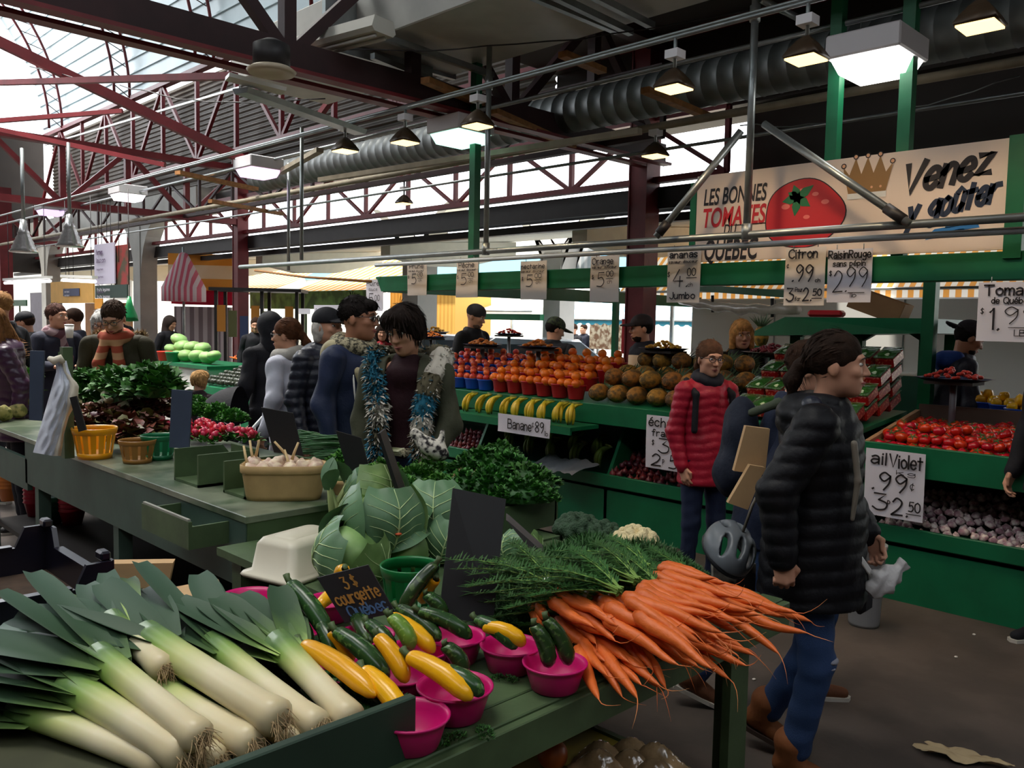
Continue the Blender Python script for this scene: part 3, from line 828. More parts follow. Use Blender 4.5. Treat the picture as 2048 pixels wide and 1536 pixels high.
MB().box((-.0, (Y0 + 2.2) / 2, .885), (.04, 2.2 - Y0, .19), bev=.004).obj('front_board', M_GREEN, st)
sl = lambda a, b, y0, y1: MB().add([(.0, y0, a), (.0, y1, a), (.85, y1, b), (.85, y0, b), (.0, y0, a - .03), (.0, y1, a - .03), (.85, y1, b - .03), (.85, y0, b - .03)], [(0, 3, 2, 1), (4, 5, 6, 7), (0, 1, 5, 4), (2, 3, 7, 6), (0, 4, 7, 3), (1, 2, 6, 5)])
sl(1.03, 1.112, 2.25, Y1).obj('display_shelf', M_GREEN, st)
sl(.9, .963, Y0, 2.2).obj('display_shelf', M_DARK, st)
MB().box((.87, (Y0 + Y1) / 2, .52), (.04, Y1 - Y0, 1.04)).obj('back_panel', M_GREEN, st)
M_PLY = mat('pale_plywood', rgb(176, 140, 104), .7, var=.15, vs=8)
MB().prism([(.0, .9), (.0, .985), (.84, 1.13), (.84, .95)], 2.16, 2.19, 'y').obj('side_board', M_PLY, st)
MB().box((.87, .95, 1.06), (.02, 2.45, .22)).obj('tomato_back_board', mat('brown_board', rgb(96, 76, 64), .7, var=.1), st)

# upper frame of the stall
bm = thing('stall_beam', 'long green beam carrying the price cards over the fruit stall', 'beam', (5.35, 0, 2.05))
MB().box((0, 3.1, 0), (.1, 8.5, .16), bev=.006).obj('beam', M_GREEN, bm)
tag(MB().box((3.0, 0, 0), (5.9, .08, .15)).obj('stall_beam', M_GREEN, None, (5.4, 7.3, 2.045)), 'green cross beam running back from the left end of the stall', 'beam')
for lab, y, z1 in (('green post rising from the beam to the roof beside the left scaffold post', 5.92, 4.2), ('lit green post rising left of the large box light', 2.5, 4.2), ('green post in front of the large box light', 2.05, 4.2)):
    tag(MB().box((0, 0, (z1 - 2.13) / 2), (.075, .075, z1 - 2.13)).obj('stall_post', M_GREEN, None, (5.38, y, 2.13)), lab, 'post')
q = P(1535 / 2.926 + 1348, 600, x=6.62)
tag(MB().box((0, 0, 1.05), (.09, .09, 2.1)).obj('stall_post', M_GREEN, None, (6.8, q.y + .1, 0)), 'green post behind the dark capped vendor at right', 'post')
q = P(1231, 640, x=7.9)
tag(MB().box((0, 0, 1.05), (.06, .06, 2.1)).obj('stall_post', M_GREEN, None, (7.9, q.y, 0)), 'thin green post left of the big red column', 'post')

# the tomato board
tl = P(1395, 365, x=5.3); br = P(2008, 492, x=5.3)
SW = tl.y - br.y; SH = .61; Z0 = 2.14
bd = thing('tomato_board', 'big painted white board advertising Quebec tomatoes above the fruit stall', 'sign board')
bd.matrix_world = frame_minus_x(Vector((5.3, tl.y, Z0)))
M_BOARD = mat('board_white_paint', rgb(240, 220, 204), .55, var=.03, vs=2)
MB().box((SW / 2, SH / 2, -.012), (SW, SH, .024)).obj('panel', M_BOARD, bd)
M_TRED = mat('sign_red', rgb(205, 38, 48), .5); M_SGRN = mat('sign_green', rgb(24, 112, 66), .5); M_SBLUE = mat('sign_blue', rgb(40, 120, 190), .5); M_GOLD = mat('sign_gold', rgb(150, 112, 64), .5)
U = lambda px: (px - 1395) / (2008 - 1395)


def font_text(s, size, u, v, m, parent, shear=.25, wfit=None, bold=.0, rise=0., name='lettering'):
    cu = bpy.data.curves.new('t', 'FONT'); cu.body = s; cu.size = size; cu.shear = shear; cu.offset = bold
    o = bpy.data.objects.new('t', cu); COL.objects.link(o)
    me = bpy.data.meshes.new_from_object(o.evaluated_get(bpy.context.evaluated_depsgraph_get()))
    bpy.data.objects.remove(o); bpy.data.curves.remove(cu)
    xs = [q.co.x for q in me.vertices]; k = (wfit / (max(xs) - min(xs))) if wfit else 1; x0 = min(xs)
    for q in me.vertices:
        x = (q.co.x - x0) * k; q.co = (u + x, v + q.co.y + rise * x, .003)
    me.materials.clear(); me.materials.append(m)
    return link(name, me, parent)


font_text('LES BONNES', .16, .03 * SW, .40, M_INK, bd, .18, .245 * SW, .003)
font_text('TOMATES', .185, .03 * SW, .245, M_TRED, bd, .18, .245 * SW, .004)
font_text('DU', .1, .115 * SW, .185, M_INK, bd, .18, .05 * SW, .001)
font_text('QU\xc9BEC', .2, .04 * SW, .012, M_INK, bd, .18, .21 * SW, .004)
MB().box((.215 * SW, .245, .003), (.12 * SW, .006, .002), M=None).obj('underline', M_INK, bd)
# painted tomato (flat paint on the board)
cx, cy, rx, ry = .405 * SW, .285, .155 * SW / 1.15, .22
tom = MB()
def tomato(r, z, m, k=1.0):
    n = 48; pts = []
    for i in range(n):
        a = 2 * PI * i / n; q = 1 + .035 * math.cos(3 * a + .6) + .02 * math.cos(5 * a)
        pts.append((cx + r * rx * q * math.cos(a), cy + r * ry * q * math.sin(a) * k, z))
    tom.add(pts, [tuple(range(n))], m)
tomato(1.03, .002, 0); tomato(1.0, .003, 1)
for dx, dy, r in ((.3, .55, .06), (-.45, .25, .08), (.1, -.1, .06), (.55, .3, .07), (-.05, .7, .05)):
    n = 14; tom.add([(cx + dx * rx + r * rx * 1.4 * math.cos(2 * PI * i / n), cy + dy * ry + r * ry * math.sin(2 * PI * i / n), .004) for i in range(n)], [tuple(range(n))], 2)
sx, sy = cx - .02 * SW, cy + .48 * ry
for a, L in ((1.9, .42), (.6, .6), (-.6, .5), (-1.7, .55), (3.3, .5), (2.6, .36)):
    d = Vector((math.cos(a), math.sin(a), 0)); nn = Vector((-d.y, d.x, 0)); p = Vector((sx, sy, .0045))
    tom.add([p + nn * .02, p + d * L * ry * .5 + nn * .03, p + d * L * ry, p + d * L * ry * .5 - nn * .03, p - nn * .02], [(0, 1, 2, 3, 4)], 3)
tom.obj('painted_tomato', [M_INK, M_TRED, mat('sign_pink', rgb(236, 120, 112), .5), M_SGRN], bd)
# painted crown emblem
cr = MB(); c0, c1 = .535 * SW, .685 * SW; yb = .38; wdt = c1 - c0
pts = [(c0 + .12 * wdt, yb), (c0, yb + .15)]
for i in range(5):
    u = c0 + wdt * (i + .0) / 4
    if i: pts.append((c0 + wdt * (i - .5) / 4, yb + .12))
    pts.append((u, yb + .17 + (.05 if i in (1, 2, 3) else 0)))
pts += [(c1, yb + .15), (c1 - .12 * wdt, yb)]
cr.add([(a, b_, .003) for a, b_ in pts[::1]], [tuple(range(len(pts)))], 0)
for i in range(5):
    u = c0 + wdt * i / 4; v = yb + .18 + (.05 if i in (1, 2, 3) else 0); n = 12
    cr.add([(u + .017 * math.cos(2 * PI * k / n), v + .017 * math.sin(2 * PI * k / n), .0035) for k in range(n)], [tuple(range(n))], 1)
    cr.add([(u + .011 * math.cos(2 * PI * k / n), v + .011 * math.sin(2 * PI * k / n), .004) for k in range(n)], [tuple(range(n))], 2)
for i in range(4): cr.add([(c0 + wdt * (.24 + .18 * i) + .008 * math.cos(2 * PI * k / 8), yb + .035 + .008 * math.sin(2 * PI * k / 8), .004) for k in range(8)], [tuple(range(8))], 2)
cr.add([(c0 + .1 * wdt, yb - .03, .0035), (c1 - .1 * wdt, yb - .03, .0035), (c1 - .1 * wdt, yb + .005, .0035), (c0 + .1 * wdt, yb + .005, .0035)], [(0, 1, 2, 3)], 3)
cr.obj('painted_crown', [M_GOLD, M_INK, mat('sign_peach', rgb(226, 170, 130), .5), M_WHITE], bd)
b = MB(); write(b, 'Venez', .715 * SW, .345, .17, .235 * SW, .036, slant=.25, jit=.1, z=.003, rise=.18); b.obj('brush_lettering', M_INK, bd)
b = MB(); write(b, 'y go\xfbter', .735 * SW, .17, .14, .24 * SW, .03, slant=.25, jit=.1, z=.003, rise=.22); b.obj('brush_lettering', [mat('sign_navy', rgb(24, 40, 66), .5)], bd)
b = MB()
for i, (a, c, v) in enumerate(((.84, .95, .135), (.80, .935, .105), (.79, .9, .075))): b.add([(a * SW, v, .003), (c * SW, v + .025, .003), (c * SW - .01, v + .055, .003), (a * SW + .03, v + .03, .003)], [(0, 1, 2, 3)])
b.obj('brush_underline', M_SBLUE, bd)
MB().box((SW + .045, SH / 2 - .02, -.01), (.09, SH + .06, .06)).obj('side_post', M_GREEN, bd)
MB().box((-.03, SH / 2 - .05, -.02), (.05, SH + .02, .04)).obj('side_post', M_GREEN, bd)
cb = thing('chili_board', 'cream board painted with red chilies, cut off at the right edge', 'sign board')
cb.matrix_world = frame_minus_x(Vector((5.3, br.y - .12, Z0)))
MB().box((.35, SH / 2 - .02, -.012), (.7, SH - .06, .024)).obj('panel', mat('cream_board', rgb(235, 214, 180), .6), cb)
b = MB()
for i in range(3): b.tube([(.06 + .05 * i, .42 - .05 * i, .001), (.055 + .05 * i, .3 - .04 * i, .001), (.07 + .05 * i, .14, .001)], [.014, .03, .004], 8, flat=.1)
b.obj('painted_chilies', M_TRED, cb)

# ------------------------------------------------------------------ produce prototypes
def fruit(name, r, m, squash=1., stem=None, dimple=.12, n=14):
    k = 9; pr = []
    for i in range(k + 1):
        a = PI * i / k; q = r * math.sin(a) ** .92; z = -r * math.cos(a) * squash
        if i == k: z -= r * dimple
        pr.append((max(q, 0), z))
    return MB().lathe(pr, n).mesh(name, m)


M_ORANGE = mat('orange_peel', rgb(244, 122, 24), .42, var=.06, bump=.12, bs=160, rand=.1)
M_PEACH = mat('nectarine_skin', rgb(196, 52, 44), .4, kind='noise', col2=rgb(230, 110, 56), sw=14, rand=.2)
M_TOM = mat('tomato_skin', rgb(208, 34, 20), .22, var=.08, vs=4, rand=.15, spec=.6)
M_APP = mat('apple_skin', rgb(190, 40, 40), .3, kind='noise', col2=rgb(214, 80, 50), sw=10, rand=.2)
M_CALYX = mat('tomato_calyx', rgb(60, 98, 40), .6)
ME_OR = fruit('orange', .041, M_ORANGE, .96); ME_PE = fruit('nectarine', .034, M_PEACH, .95); ME_AP = fruit('apple', .036, M_APP, .9)


def basket(name, lab, m, loc, rt=.085, rb=.062, h=.12, group=None, slots=False, n=28):
    b = MB()
    b.lathe([(rb, 0), (rb * 1.02, .004), (rt - .004, h * .86), (rt, h * .9), (rt + .004, h), (rt - .002, h + .002), (rt - .007, h * .9), (rb - .004, .008), (0, .008)], n)
    o = b.obj(name, m, None, loc); tag(o, lab, 'basket', group)
    return o


M_RBASK = mat('red_basket_plastic', rgb(188, 30, 40), .35); M_BBASK = mat('blue_basket_plastic', rgb(26, 76, 186), .35); M_GBASK = mat('green_basket_plastic', rgb(8, 104, 64), .35)
shelf_z = lambda x: 1.03 + (x - 5.35) * .0963


def put(me, name, loc, lab, cat, grp, s=1.):
    o = link(name, me, None, loc, (R.uniform(-.5, .5), R.uniform(-.5, .5), R.uniform(0, 6.3)), s)
    return tag(o, lab, cat, grp)


for j in range(4):
    for i in range(6):
        x = 5.46 + j * .2; y = 4.69 + i * .182 + (j % 2) * .03; z = shelf_z(x)
        basket('berry_basket', 'red plastic basket heaped with oranges on the fruit stall', M_RBASK, (x, y, z + .003 + j * .04), group='red baskets of oranges')
        z += .105 + j * .04
        for a, b_, c in ((-.042, .042, .035), (-.042, -.042, .035), (.042, 0, .035), (0, 0, .095)):
            put(ME_OR, 'orange', (x + a + R.uniform(-.008, .008), y + b_ + R.uniform(-.008, .008), z + c - .005), 'ripe orange heaped in a red basket on the fruit stall', 'orange', 'oranges in red baskets', R.uniform(.93, 1.05))
for j in range(4):
    for i in range(6):
        x = 5.46 + j * .2; y = 5.8 + i * .182 + (j % 2) * .03; z = shelf_z(x)
        basket('berry_basket', 'blue plastic basket heaped with nectarines on the fruit stall', M_BBASK, (x, y, z + .003 + j * .04), .085, .066, .1, group='blue baskets of nectarines')
        z += .088 + j * .04
        for a, b_, c in ((-.042, .04, .03), (-.042, -.04, .03), (.04, .035, .03), (.04, -.035, .03), (0, 0, .078)):
            put(ME_PE, 'nectarine', (x + a, y + b_, z + c), 'red nectarine heaped in a blue basket on the fruit stall', 'nectarine', 'nectarines in blue baskets', R.uniform(.92, 1.06))

# pineapples
def pineapple_mesh():
    def f(u, v):
        a = 2 * PI * u; t = v; r = .068 * (math.sin(PI * (.06 + .9 * t))) ** .42
        kn = .006 * abs(math.cos(8 * a + 9 * PI * t) * math.cos(8 * a - 9 * PI * t))
        return ((t - .5) * .19, (r + kn) * math.cos(a), (r + kn) * math.sin(a))
    return MB().grid(f, 48, 26).ball((-.09, 0, 0), (.014, .036, .036), 12).mesh('pineapple_body', mat('pineapple_skin', rgb(184, 128, 52), .7, kind='noise', col2=rgb(104, 80, 44), sw=22, var=.2, vs=40, rand=.25))


def blade(b, p, d, L, W, droop=.0, m=0, n=5, up=(0, 0, 1), prof=None, fold=.15, twist=0.):
    """one bent leaf: three vertices across"""
    p = Vector(p); d = Vector(d).normalized(); u = Vector(up)
    s = d.cross(u)
    s = s.normalized() if s.length > 1e-4 else d.orthogonal().normalized()
    if twist: s = Quaternion(d, twist) @ s
    vs = []; q = p.copy(); dd = d.copy()
    for i in range(n + 1):
        t = i / n; wv = W * (prof(t) if prof else math.sin(PI * (.12 + .88 * t)) ** .7)
        nn = s.cross(dd).normalized()
        vs += [q + s * wv / 2 + nn * fold * wv, q, q - s * wv / 2 + nn * fold * wv]
        q = q + dd * (L / n); dd = (dd + Vector((0, 0, -droop / n))).normalized()
    fs = []
    for i in range(n):
        for j in (0, 1): fs.append((3 * i + j, 3 * i + j + 1, 3 * i + j + 4, 3 * i + j + 3))
    b.add(vs, fs, m, True); return q


ME_PINE = pineapple_mesh()
cb_ = MB()
for i in range(34):
    a = i * 2.4; e = .25 + 1.0 * (i / 34)
    blade(cb_, (.09, .02 * math.cos(a), .02 * math.sin(a)), (1, math.cos(a) * (1.5 - e), math.sin(a) * (1.5 - e)), R.uniform(.09, .16), .018, -.1, 0, 4, (0, .3, 1), lambda t: (1 - t) ** .7 + .02)
ME_CROWN = cb_.mesh('pineapple_crown', mat('pineapple_leaf', rgb(78, 100, 66), .6, var=.3, vs=20, rand=.15))


def pineapple(loc, rot, lab, grp='pineapples on the fruit stall'):
    t = thing('pineapple', lab, 'pineapple', loc, rot, grp)
    link('body', ME_PINE, t); link('crown', ME_CROWN, t)
    return t


for row, (x, dz, n, y0) in enumerate(((5.49, .075, 7, 3.33), (5.56, .2, 6, 3.42), (5.86, .19, 7, 3.33), (5.98, .3, 6, 3.42))):
    for i in range(n):
        pineapple((x + R.uniform(-.02, .02), y0 + i * .186 + R.uniform(-.01, .01), shelf_z(x) + dz), (R.uniform(0, 6), R.uniform(-.12, .06), R.uniform(-.12, .12)), 'ripe pineapple lying with its base to the aisle on the fruit stall')
tag(MB().box((0, 0, .75), (.22, .22, 1.5)).obj('display_post', M_GREEN, None, (7.6, 4.17, 0)), 'green post under the upright pineapple behind the blonde woman', 'post')
pineapple((7.6, 4.17, 1.595), (0, -PI / 2, 0), 'pineapple standing upright behind the blonde woman', None)

# bananas
def banana_pts(L=.2, a=.9):
    return [(L * t, 0, -.28 * L * (1 - (2 * t - 1) ** 2) * a) for t in np.linspace(0, 1, 9)]


M_BAN = gradmat('banana_skin', ((.0, rgb(104, 122, 40)), (.12, rgb(196, 186, 44)), (.5, rgb(228, 190, 40)), (.9, rgb(200, 176, 44)), (1, rgb(70, 60, 30))), 0, 0, .2, .45, .35, 10)
M_BANG = gradmat('green_banana_skin', ((.0, rgb(60, 90, 34)), (.5, rgb(108, 140, 46)), (1, rgb(60, 70, 30))), 0, 0, .2, .45, .3, 10)
bp_ = banana_pts()
ME_BAN = MB().tube(bp_, [.006, .009, .015, .0175, .018, .0175, .016, .011, .004], 7).mesh('banana', M_BAN)
ME_BANG = MB().tube(bp_, [.006, .009, .015, .0175, .018, .0175, .016, .011, .004], 7).mesh('green_banana', M_BANG)


def bunch(loc, yaw, lab, me, grp, n=6, s=1.):
    t = thing('banana_bunch', lab, 'bananas', loc, (0, 0, yaw), grp)
    for i in range(n):
        o = link('banana', me, t, (.07, (i - n / 2) * .02, .16), (R.uniform(-.2, .2), 2.15 + R.uniform(-.12, .12), (i - (n - 1) / 2) * .36 - .35), s)
    MB().tube([(.07, -.04, .16), (.07, .03, .165)], .013, 7).obj('stalk', mat('banana_stalk', rgb(110, 120, 50), .6), t)
    return t


bs = thing('banana_shelf', 'green shelf jutting out below the oranges, carrying bananas', 'shelf', (5.16, 5.08, .87))
MB().box((0, 0, -.015), (.34, 1.5, .03)).obj('board', M_GREEN, bs)
MB().box((-.17, 0, -.03), (.02, 1.5, .06)).obj('edge', M_GREEN, bs)
for i in range(9): bunch((5.14 + .02 * (i % 2), 4.45 + i * .155, .875), R.uniform(-.35, .35) + (.25 if i < 4 else -.15), 'bunch of yellow green bananas hung over the shelf under the oranges', ME_BAN, 'banana bunches on the shelf', R.choice((5, 6, 7)), 1.0)
for i in range(10): bunch((5.52 + .14 * (i % 2), 4.45 + i * .135, .5 + .06 * (i % 2)), R.uniform(-.5, .5), 'bunch of greener bananas in the dark bin below the shelf', ME_BANG, 'green banana bunches in the bin', 6, 1.0)
t = price_card('long white card reading banane 89 below the bananas', (996, 826, 1100, 862), 4.975, [('Banane', .22, .25, .5, .45, .06), ('\xa2', .68, .5, .3, None, .03), ('89', .74, .25, .55, .16, .06), ('lb', .92, .12, .25, .06, .03)], M_PAPERW, False)
f_ = MB().grid(lambda u, v: (4.98 + u * .34, 4.3 + v * .55, .5 + u * .06 + .012 * math.sin(9 * v + 5 * u) + .008 * math.sin(31 * v)), 12, 22).obj('foil_liner', mat('crumpled_foil', rgb(190, 195, 205), .3, metal=.7, bump=.5, bs=60))
tag(f_, 'crumpled silver liner hanging over the banana bin edge', 'liner')

# red onions, garlic
M_ONI = mat('red_onion_skin', rgb(110, 34, 42), .4, kind='noise', col2=rgb(84, 24, 36), sw=12, rand=.25)
M_GAR = mat('purple_garlic_skin', rgb(232, 218, 212), .5, kind='noise', col2=rgb(170, 126, 138), sw=26, rand=.3)
onion = MB().lathe([(0, -.027), (.016, -.024), (.029, -.008), (.03, .004), (.02, .02), (.007, .03), (.004, .045), (0, .046)], 12).mesh('onion', M_ONI)
garlic = MB().lathe([(0, -.016), (.018, -.014), (.026, -.002), (.022, .01), (.01, .019), (.005, .026), (0, .028)], 12, wob=lambda a, i: 1 + .03 * math.cos(6 * a)).mesh('garlic', M_GAR)
for j in range(8):
    for i in range(24):
        x = 5.42 + j * .064; y = 2.9 + i * .058 + (j % 2) * .03
        put(onion, 'red_onion', (x + R.uniform(-.01, .01), y, .43 + (x - 5.38) * .41 + R.uniform(0, .03) + (.04 if R.random() < .2 else 0)), 'small red onion piled in the low bin of the fruit stall', 'onion', 'red onions in the low bin', R.uniform(.85, 1.15))
for j in range(5):
    for i in range(7): put(onion, 'red_onion', (5.44 + j * .066, 5.95 + i * .062, .45 + j * .028 + R.uniform(0, .02)), 'red onion in the low bin left of the bananas', 'onion', 'red onions in the left low bin')
for j in range(10):
    for i in range(20):
        x = 5.4 + j * .05; y = 1.15 + i * .054 + (j % 2) * .027
        put(garlic, 'garlic_bulb', (x + R.uniform(-.01, .01), y + R.uniform(-.008, .008), .42 + (x - 5.38) * .41 + R.uniform(0, .025) + (.03 if R.random() < .25 else 0)), 'small purple garlic bulb piled in the low bin at right', 'garlic', 'garlic bulbs in the low bin', R.uniform(.95, 1.3))
price_card('white price card reading ail violet .99 standing in the garlic bin', (1733, 895, 1849, 1027), 5.3, [('ail', .1, .78, .17, .26, .026), ('Violet', .42, .76, .19, .54, .026), ('kg', .55, .66, .06, .3, .01), ('.99', .14, .4, .26, .58, .026), ('\xa2', .78, .46, .12, None, .012), ('3', .16, .1, .24, .24, .026), ('p', .42, .2, .08, None, .012), ('2.', .5, .06, .25, .26, .026), ('50', .78, .14, .14, .18, .02), ('_', .74, .1, .1, .24, .012)], M_PAPERW, False)
price_card('white price card reading \xe9chalote fran\xe7aise 3.00 beside the red jacket', (1294, 829, 1388, 934), 5.3, [('\xe9chalote', .06, .8, .16, .9, .026), ('fran\xe7aise', .14, .62, .12, .82, .022), ('$', .14, .44, .1, None, .014), ('3', .28, .32, .26, .22, .026), ('00', .58, .44, .13, .22, .02), ('_', .56, .4, .1, .26, .014), ('2', .14, .06, .22, .2, .026), ('p', .38, .14, .08, None, .014), ('5', .52, .05, .24, .18, .026), ('00', .74, .14, .13, .22, .02)], M_PAPERW, False)

# tomatoes
tm = MB().lathe([(0, -.026), (.02, -.024), (.034, -.008), (.035, .006), (.026, .022), (.01, .025), (0, .021)], 14, wob=lambda a, i: 1 + .025 * math.cos(5 * a))
for k in range(5): blade(tm, (0, 0, .023), (math.cos(k * 1.257), math.sin(k * 1.257), .25), .03, .008, .5, 1, 3)
ME_TOM = tm.mesh('tomato', [M_TOM, M_CALYX])
for lay, (nj, dz) in enumerate(((11, 0), (10, .045))):
    for j in range(nj):
        for i in range(13 - lay):
            x = 5.41 + j * .068 + lay * .05; y = 1.28 + i * .07 + (j % 2) * .034 + lay * .03
            if y > 2.12: continue
            put(ME_TOM, 'tomato', (x + R.uniform(-.01, .01), y, .93 + (x - 5.35) * .085 + .025 + dz + R.uniform(-.006, .014)), 'ripe red tomato heaped in the wide tray at right', 'tomato', 'tomatoes in the wide tray', R.uniform(.9, 1.12))
for k in range(22):
    put(ME_TOM, 'tomato', (5.5 + R.random() * .6, 1.3 + R.random() * .8, 1.06 + R.random() * .02), 'ripe red tomato heaped in the wide tray at right', 'tomato', 'tomatoes in the wide tray', 1.05)

# yellow peppers in blue baskets behind the tomatoes
M_YEL = mat('yellow_pepper_skin', rgb(236, 176, 22), .3, var=.1, rand=.12)
pep = MB().lathe([(0, -.035), (.02, -.036), (.032, -.02), (.036, .008), (.028, .032), (.012, .036), (0, .028)], 16, wob=lambda a, i: 1 + .1 * math.cos(3 * a)).mesh('pepper', M_YEL)
shf = thing('back_shelf', 'brown shelf behind the tomatoes holding blue baskets of yellow peppers', 'shelf', (6.42, .9, 1.06))
MB().box((0, .35, 0), (.3, 2.0, .03)).obj('board', M_DARK, shf)
MB().box((.13, .35, -.54), (.03, 2.0, 1.04)).obj('panel', M_DARK, shf)
k = 0
for px, py in ((1875, 792), (1943, 795), (1975, 806), (2008, 812), (2040, 822)):
    p = P(px, py + 22, z=1.08)
    basket('berry_basket', 'blue plastic basket of yellow peppers behind the tomatoes' if k else 'blue basket of yellow peppers left of the tasting stand', M_BBASK, (p.x, p.y, 1.08), .1, .082, .09, 'blue baskets of yellow peppers' if k else None)
    for a, c, d in ((-.05, .04, .1), (-.05, -.045, .1), (.04, .03, .1), (.03, -.05, .1), (-.01, 0, .145)):
        put(pep, 'yellow_pepper', (p.x + a, p.y + c, 1.08 + d), 'yellow pepper heaped in a blue basket behind the tomatoes' if k else 'yellow pepper in the blue basket left of the tasting stand', 'pepper', 'yellow peppers in blue baskets' if k else 'yellow peppers in the single basket', R.uniform(.9, 1.1))
    k += 1

# strawberry boxes
M_STRAW = mat('strawberry_red', rgb(176, 28, 30), .3, kind='fleck', col2=rgb(230, 150, 110), sw=60)
M_FILM = mat('printed_film_glints', rgb(52, 104, 44), .16, kind='fleck', col2=rgb(210, 220, 190), sw=16, var=.4, vs=9, bump=.6, bs=25, coat=1.)  # leaf-printed green film; pale flecks are glints put into the colour
M_CLEAR = mat('clear_plastic', (.9, .95, .95), .12, alpha=.22, spec=.8)
lid = MB().grid(lambda u, v: ((u - .5) * .2, (v - .5) * .14, .085 + .014 * math.sin(PI * u) * math.sin(PI * v)), 8, 6).mesh('lid', M_FILM)
trayb = MB().box((0, 0, .042), (.19, .13, .08), bev=.012).mesh('berries', M_STRAW)
shell = MB().lathe([(.1, .0), (.138, .085), (.142, .088)], 4, M=Matrix.Rotation(PI / 4, 4, 'Z'), sx=1, sy=1).mesh('shell', M_CLEAR)
n = 0
for j in range(4):
    for i in range(6):
        for k in range(1 + j):
            x = 5.47 + j * .2; y = 2.34 + i * .15
            top = k == j
            t = thing('strawberry_box', 'plastic box of strawberries under green film, top of its stack' if top else 'plastic box of strawberries low in its stack', 'strawberry box', (x + R.uniform(-.01, .01), y, shelf_z(x) + .045 + k * .1), (0, -.38, R.uniform(-.06, .06)), 'strawberry boxes on top' if top else 'strawberry boxes underneath')
            link('berries', trayb, t); link('lid', lid, t); link('shell', shell, t, None, None, (.95, .66, 1))

# tasting stands
def stand(lab, px, py, x, m_dish, mf, cols, n=24, w=.17, zb=1.1):
    p = P(px, py, x=x)
    t = thing('tasting_stand', lab, 'tasting stand', (p.x, p.y, zb))
    h = p.z - zb
    MB().tube([(0, 0, 0), (0, 0, h - .03)], .022, 10).obj('pole', mat('grey_pole', rgb(120, 122, 128), .5), t)
    MB().box((0, 0, h - .025), (.24, .3, .02)).obj('top_board', M_DARK, t)
    MB().lathe([(w * .75, 0), (w, .02), (w + .012, .022), (w * .72, .006), (0, .006)], 6, sx=1.0, sy=1.3).obj('dish', m_dish, t, (0, 0, h - .014))
    b = MB(); rr = random.Random(px)
    for i in range(n):
        a = rr.uniform(0, 6.28); q = math.sqrt(rr.random()) * w * .78; z = (w * .8 - q) * .45
        b.ball((q * math.cos(a), q * math.sin(a) * 1.2, h + z + .008), (.026, .018, .013), 7, M=None)
    o = b.obj('fruit_slices', mf, t); o['kind'] = 'stuff'
    return t


M_BDISH = mat('navy_dish', rgb(24, 34, 84), .35)
stand('tasting stand of peach slices left of the camo capped vendor', 965, 690, 5.9, M_BDISH, mat('peach_slices', rgb(240, 140, 60), .4, var=.2), None, 40)
stand('tasting stand of orange slices before the camo capped vendor', 1077, 694, 5.85, M_BDISH, mat('orange_slices', rgb(248, 136, 40), .4, var=.2), None, 40)
stand('tasting stand of yellow mango pieces before the bearded vendor', 1328, 698, 6.0, M_BDISH, mat('mango_pieces', rgb(250, 184, 60), .4, var=.2), None, 40)
stand('tasting stand of tomato pieces above the yellow peppers', 1908, 758, 6.05, M_BDISH, mat('tomato_pieces', rgb(226, 58, 40), .35, var=.2), None, 40, .19, 1.0)
stand('tasting stand heaped with dark red grapes beside the blonde woman', 1545, 706, 6.6, mat('pale_dish', rgb(190, 170, 170), .4), mat('red_grapes', rgb(130, 34, 48), .3, var=.3, vs=30), None, 110, .2, 1.1)
stand('far tasting stand of orange slices left of the dark haired woman', 762, 674, 8.0, M_BDISH, mat('orange_slices'), None, 30, .17, 0)
stand('far tasting stand of mandarin pieces right of the dark haired woman', 862, 674, 7.4, M_BDISH, mat('orange_slices'), None, 30, .2, 0)
stand('far tasting stand of yellow fruit behind the dark haired woman', 868, 664, 8.4, M_BDISH, mat('mango_pieces'), None, 30, .22, 0)
stand('far tasting stand of tomatoes between two vendors', 1018, 668, 7.9, M_BDISH, mat('tomato_pieces'), None, 24, .17, 0)

# paper roll and back counters of the stall
p = P(1271, 732, x=6.4)
t = thing('paper_roll', 'upright roll of cream paper towel behind the pineapples', 'paper roll', (p.x, p.y, 1.18))
MB().lathe([(.02, 0), (.07, 0), (.07, .22), (.02, .22)], 24).obj('roll', mat('cream_paper', rgb(236, 214, 190), .8), t)
MB().lathe([(.02, -.01), (.02, .215)], 12).obj('core', mat('cardboard', rgb(150, 112, 76), .8, var=.1), t)
for lab, x0, x1, y0, y1, z in (('green back counter behind the beanie seller', 7.6, 8.2, 6.6, 8.3, 1.05), ('green back counter with teal top behind the pineapples', 7.0, 7.9, 4.3, 5.6, 1.12)):
    t = thing('back_counter', lab, 'counter', ((x0 + x1) / 2, (y0 + y1) / 2, 0))
    MB().box((0, 0, z - .02), (x1 - x0, y1 - y0, .04)).obj('top', M_GREEN, t)
    MB().box((0, 0, (z - .04) / 2), (x1 - x0 - .06, y1 - y0 - .06, z - .04)).obj('cabinet', M_GREEN, t)
for i in range(7):
    x, y = 7.72 + .17 * (i % 2), 6.75 + i * .19
    basket('berry_basket', 'red basket of red apples on the back counter', M_RBASK, (x, y, 1.053), .085, .066, .1, 'red baskets on the back counter')
    for a, c, d in ((-.04, .04, .115), (-.04, -.04, .115), (.04, 0, .115), (0, 0, .165)): put(ME_AP, 'apple', (x + a, y + c, 1.053 + d), 'red apple in a basket on the back counter', 'apple', 'apples on the back counter')
ct = thing('produce_crate', 'dark green open crate of red fruit left of the blonde woman', 'crate', (6.9, 4.3, 1.16))
for s in (-1, 1):
    MB().box((s * .15, 0, .07), (.015, .4, .14)).obj('side', M_GREEN, ct); MB().box((0, s * .2, .07), (.3, .015, .14)).obj('end', M_GREEN, ct)
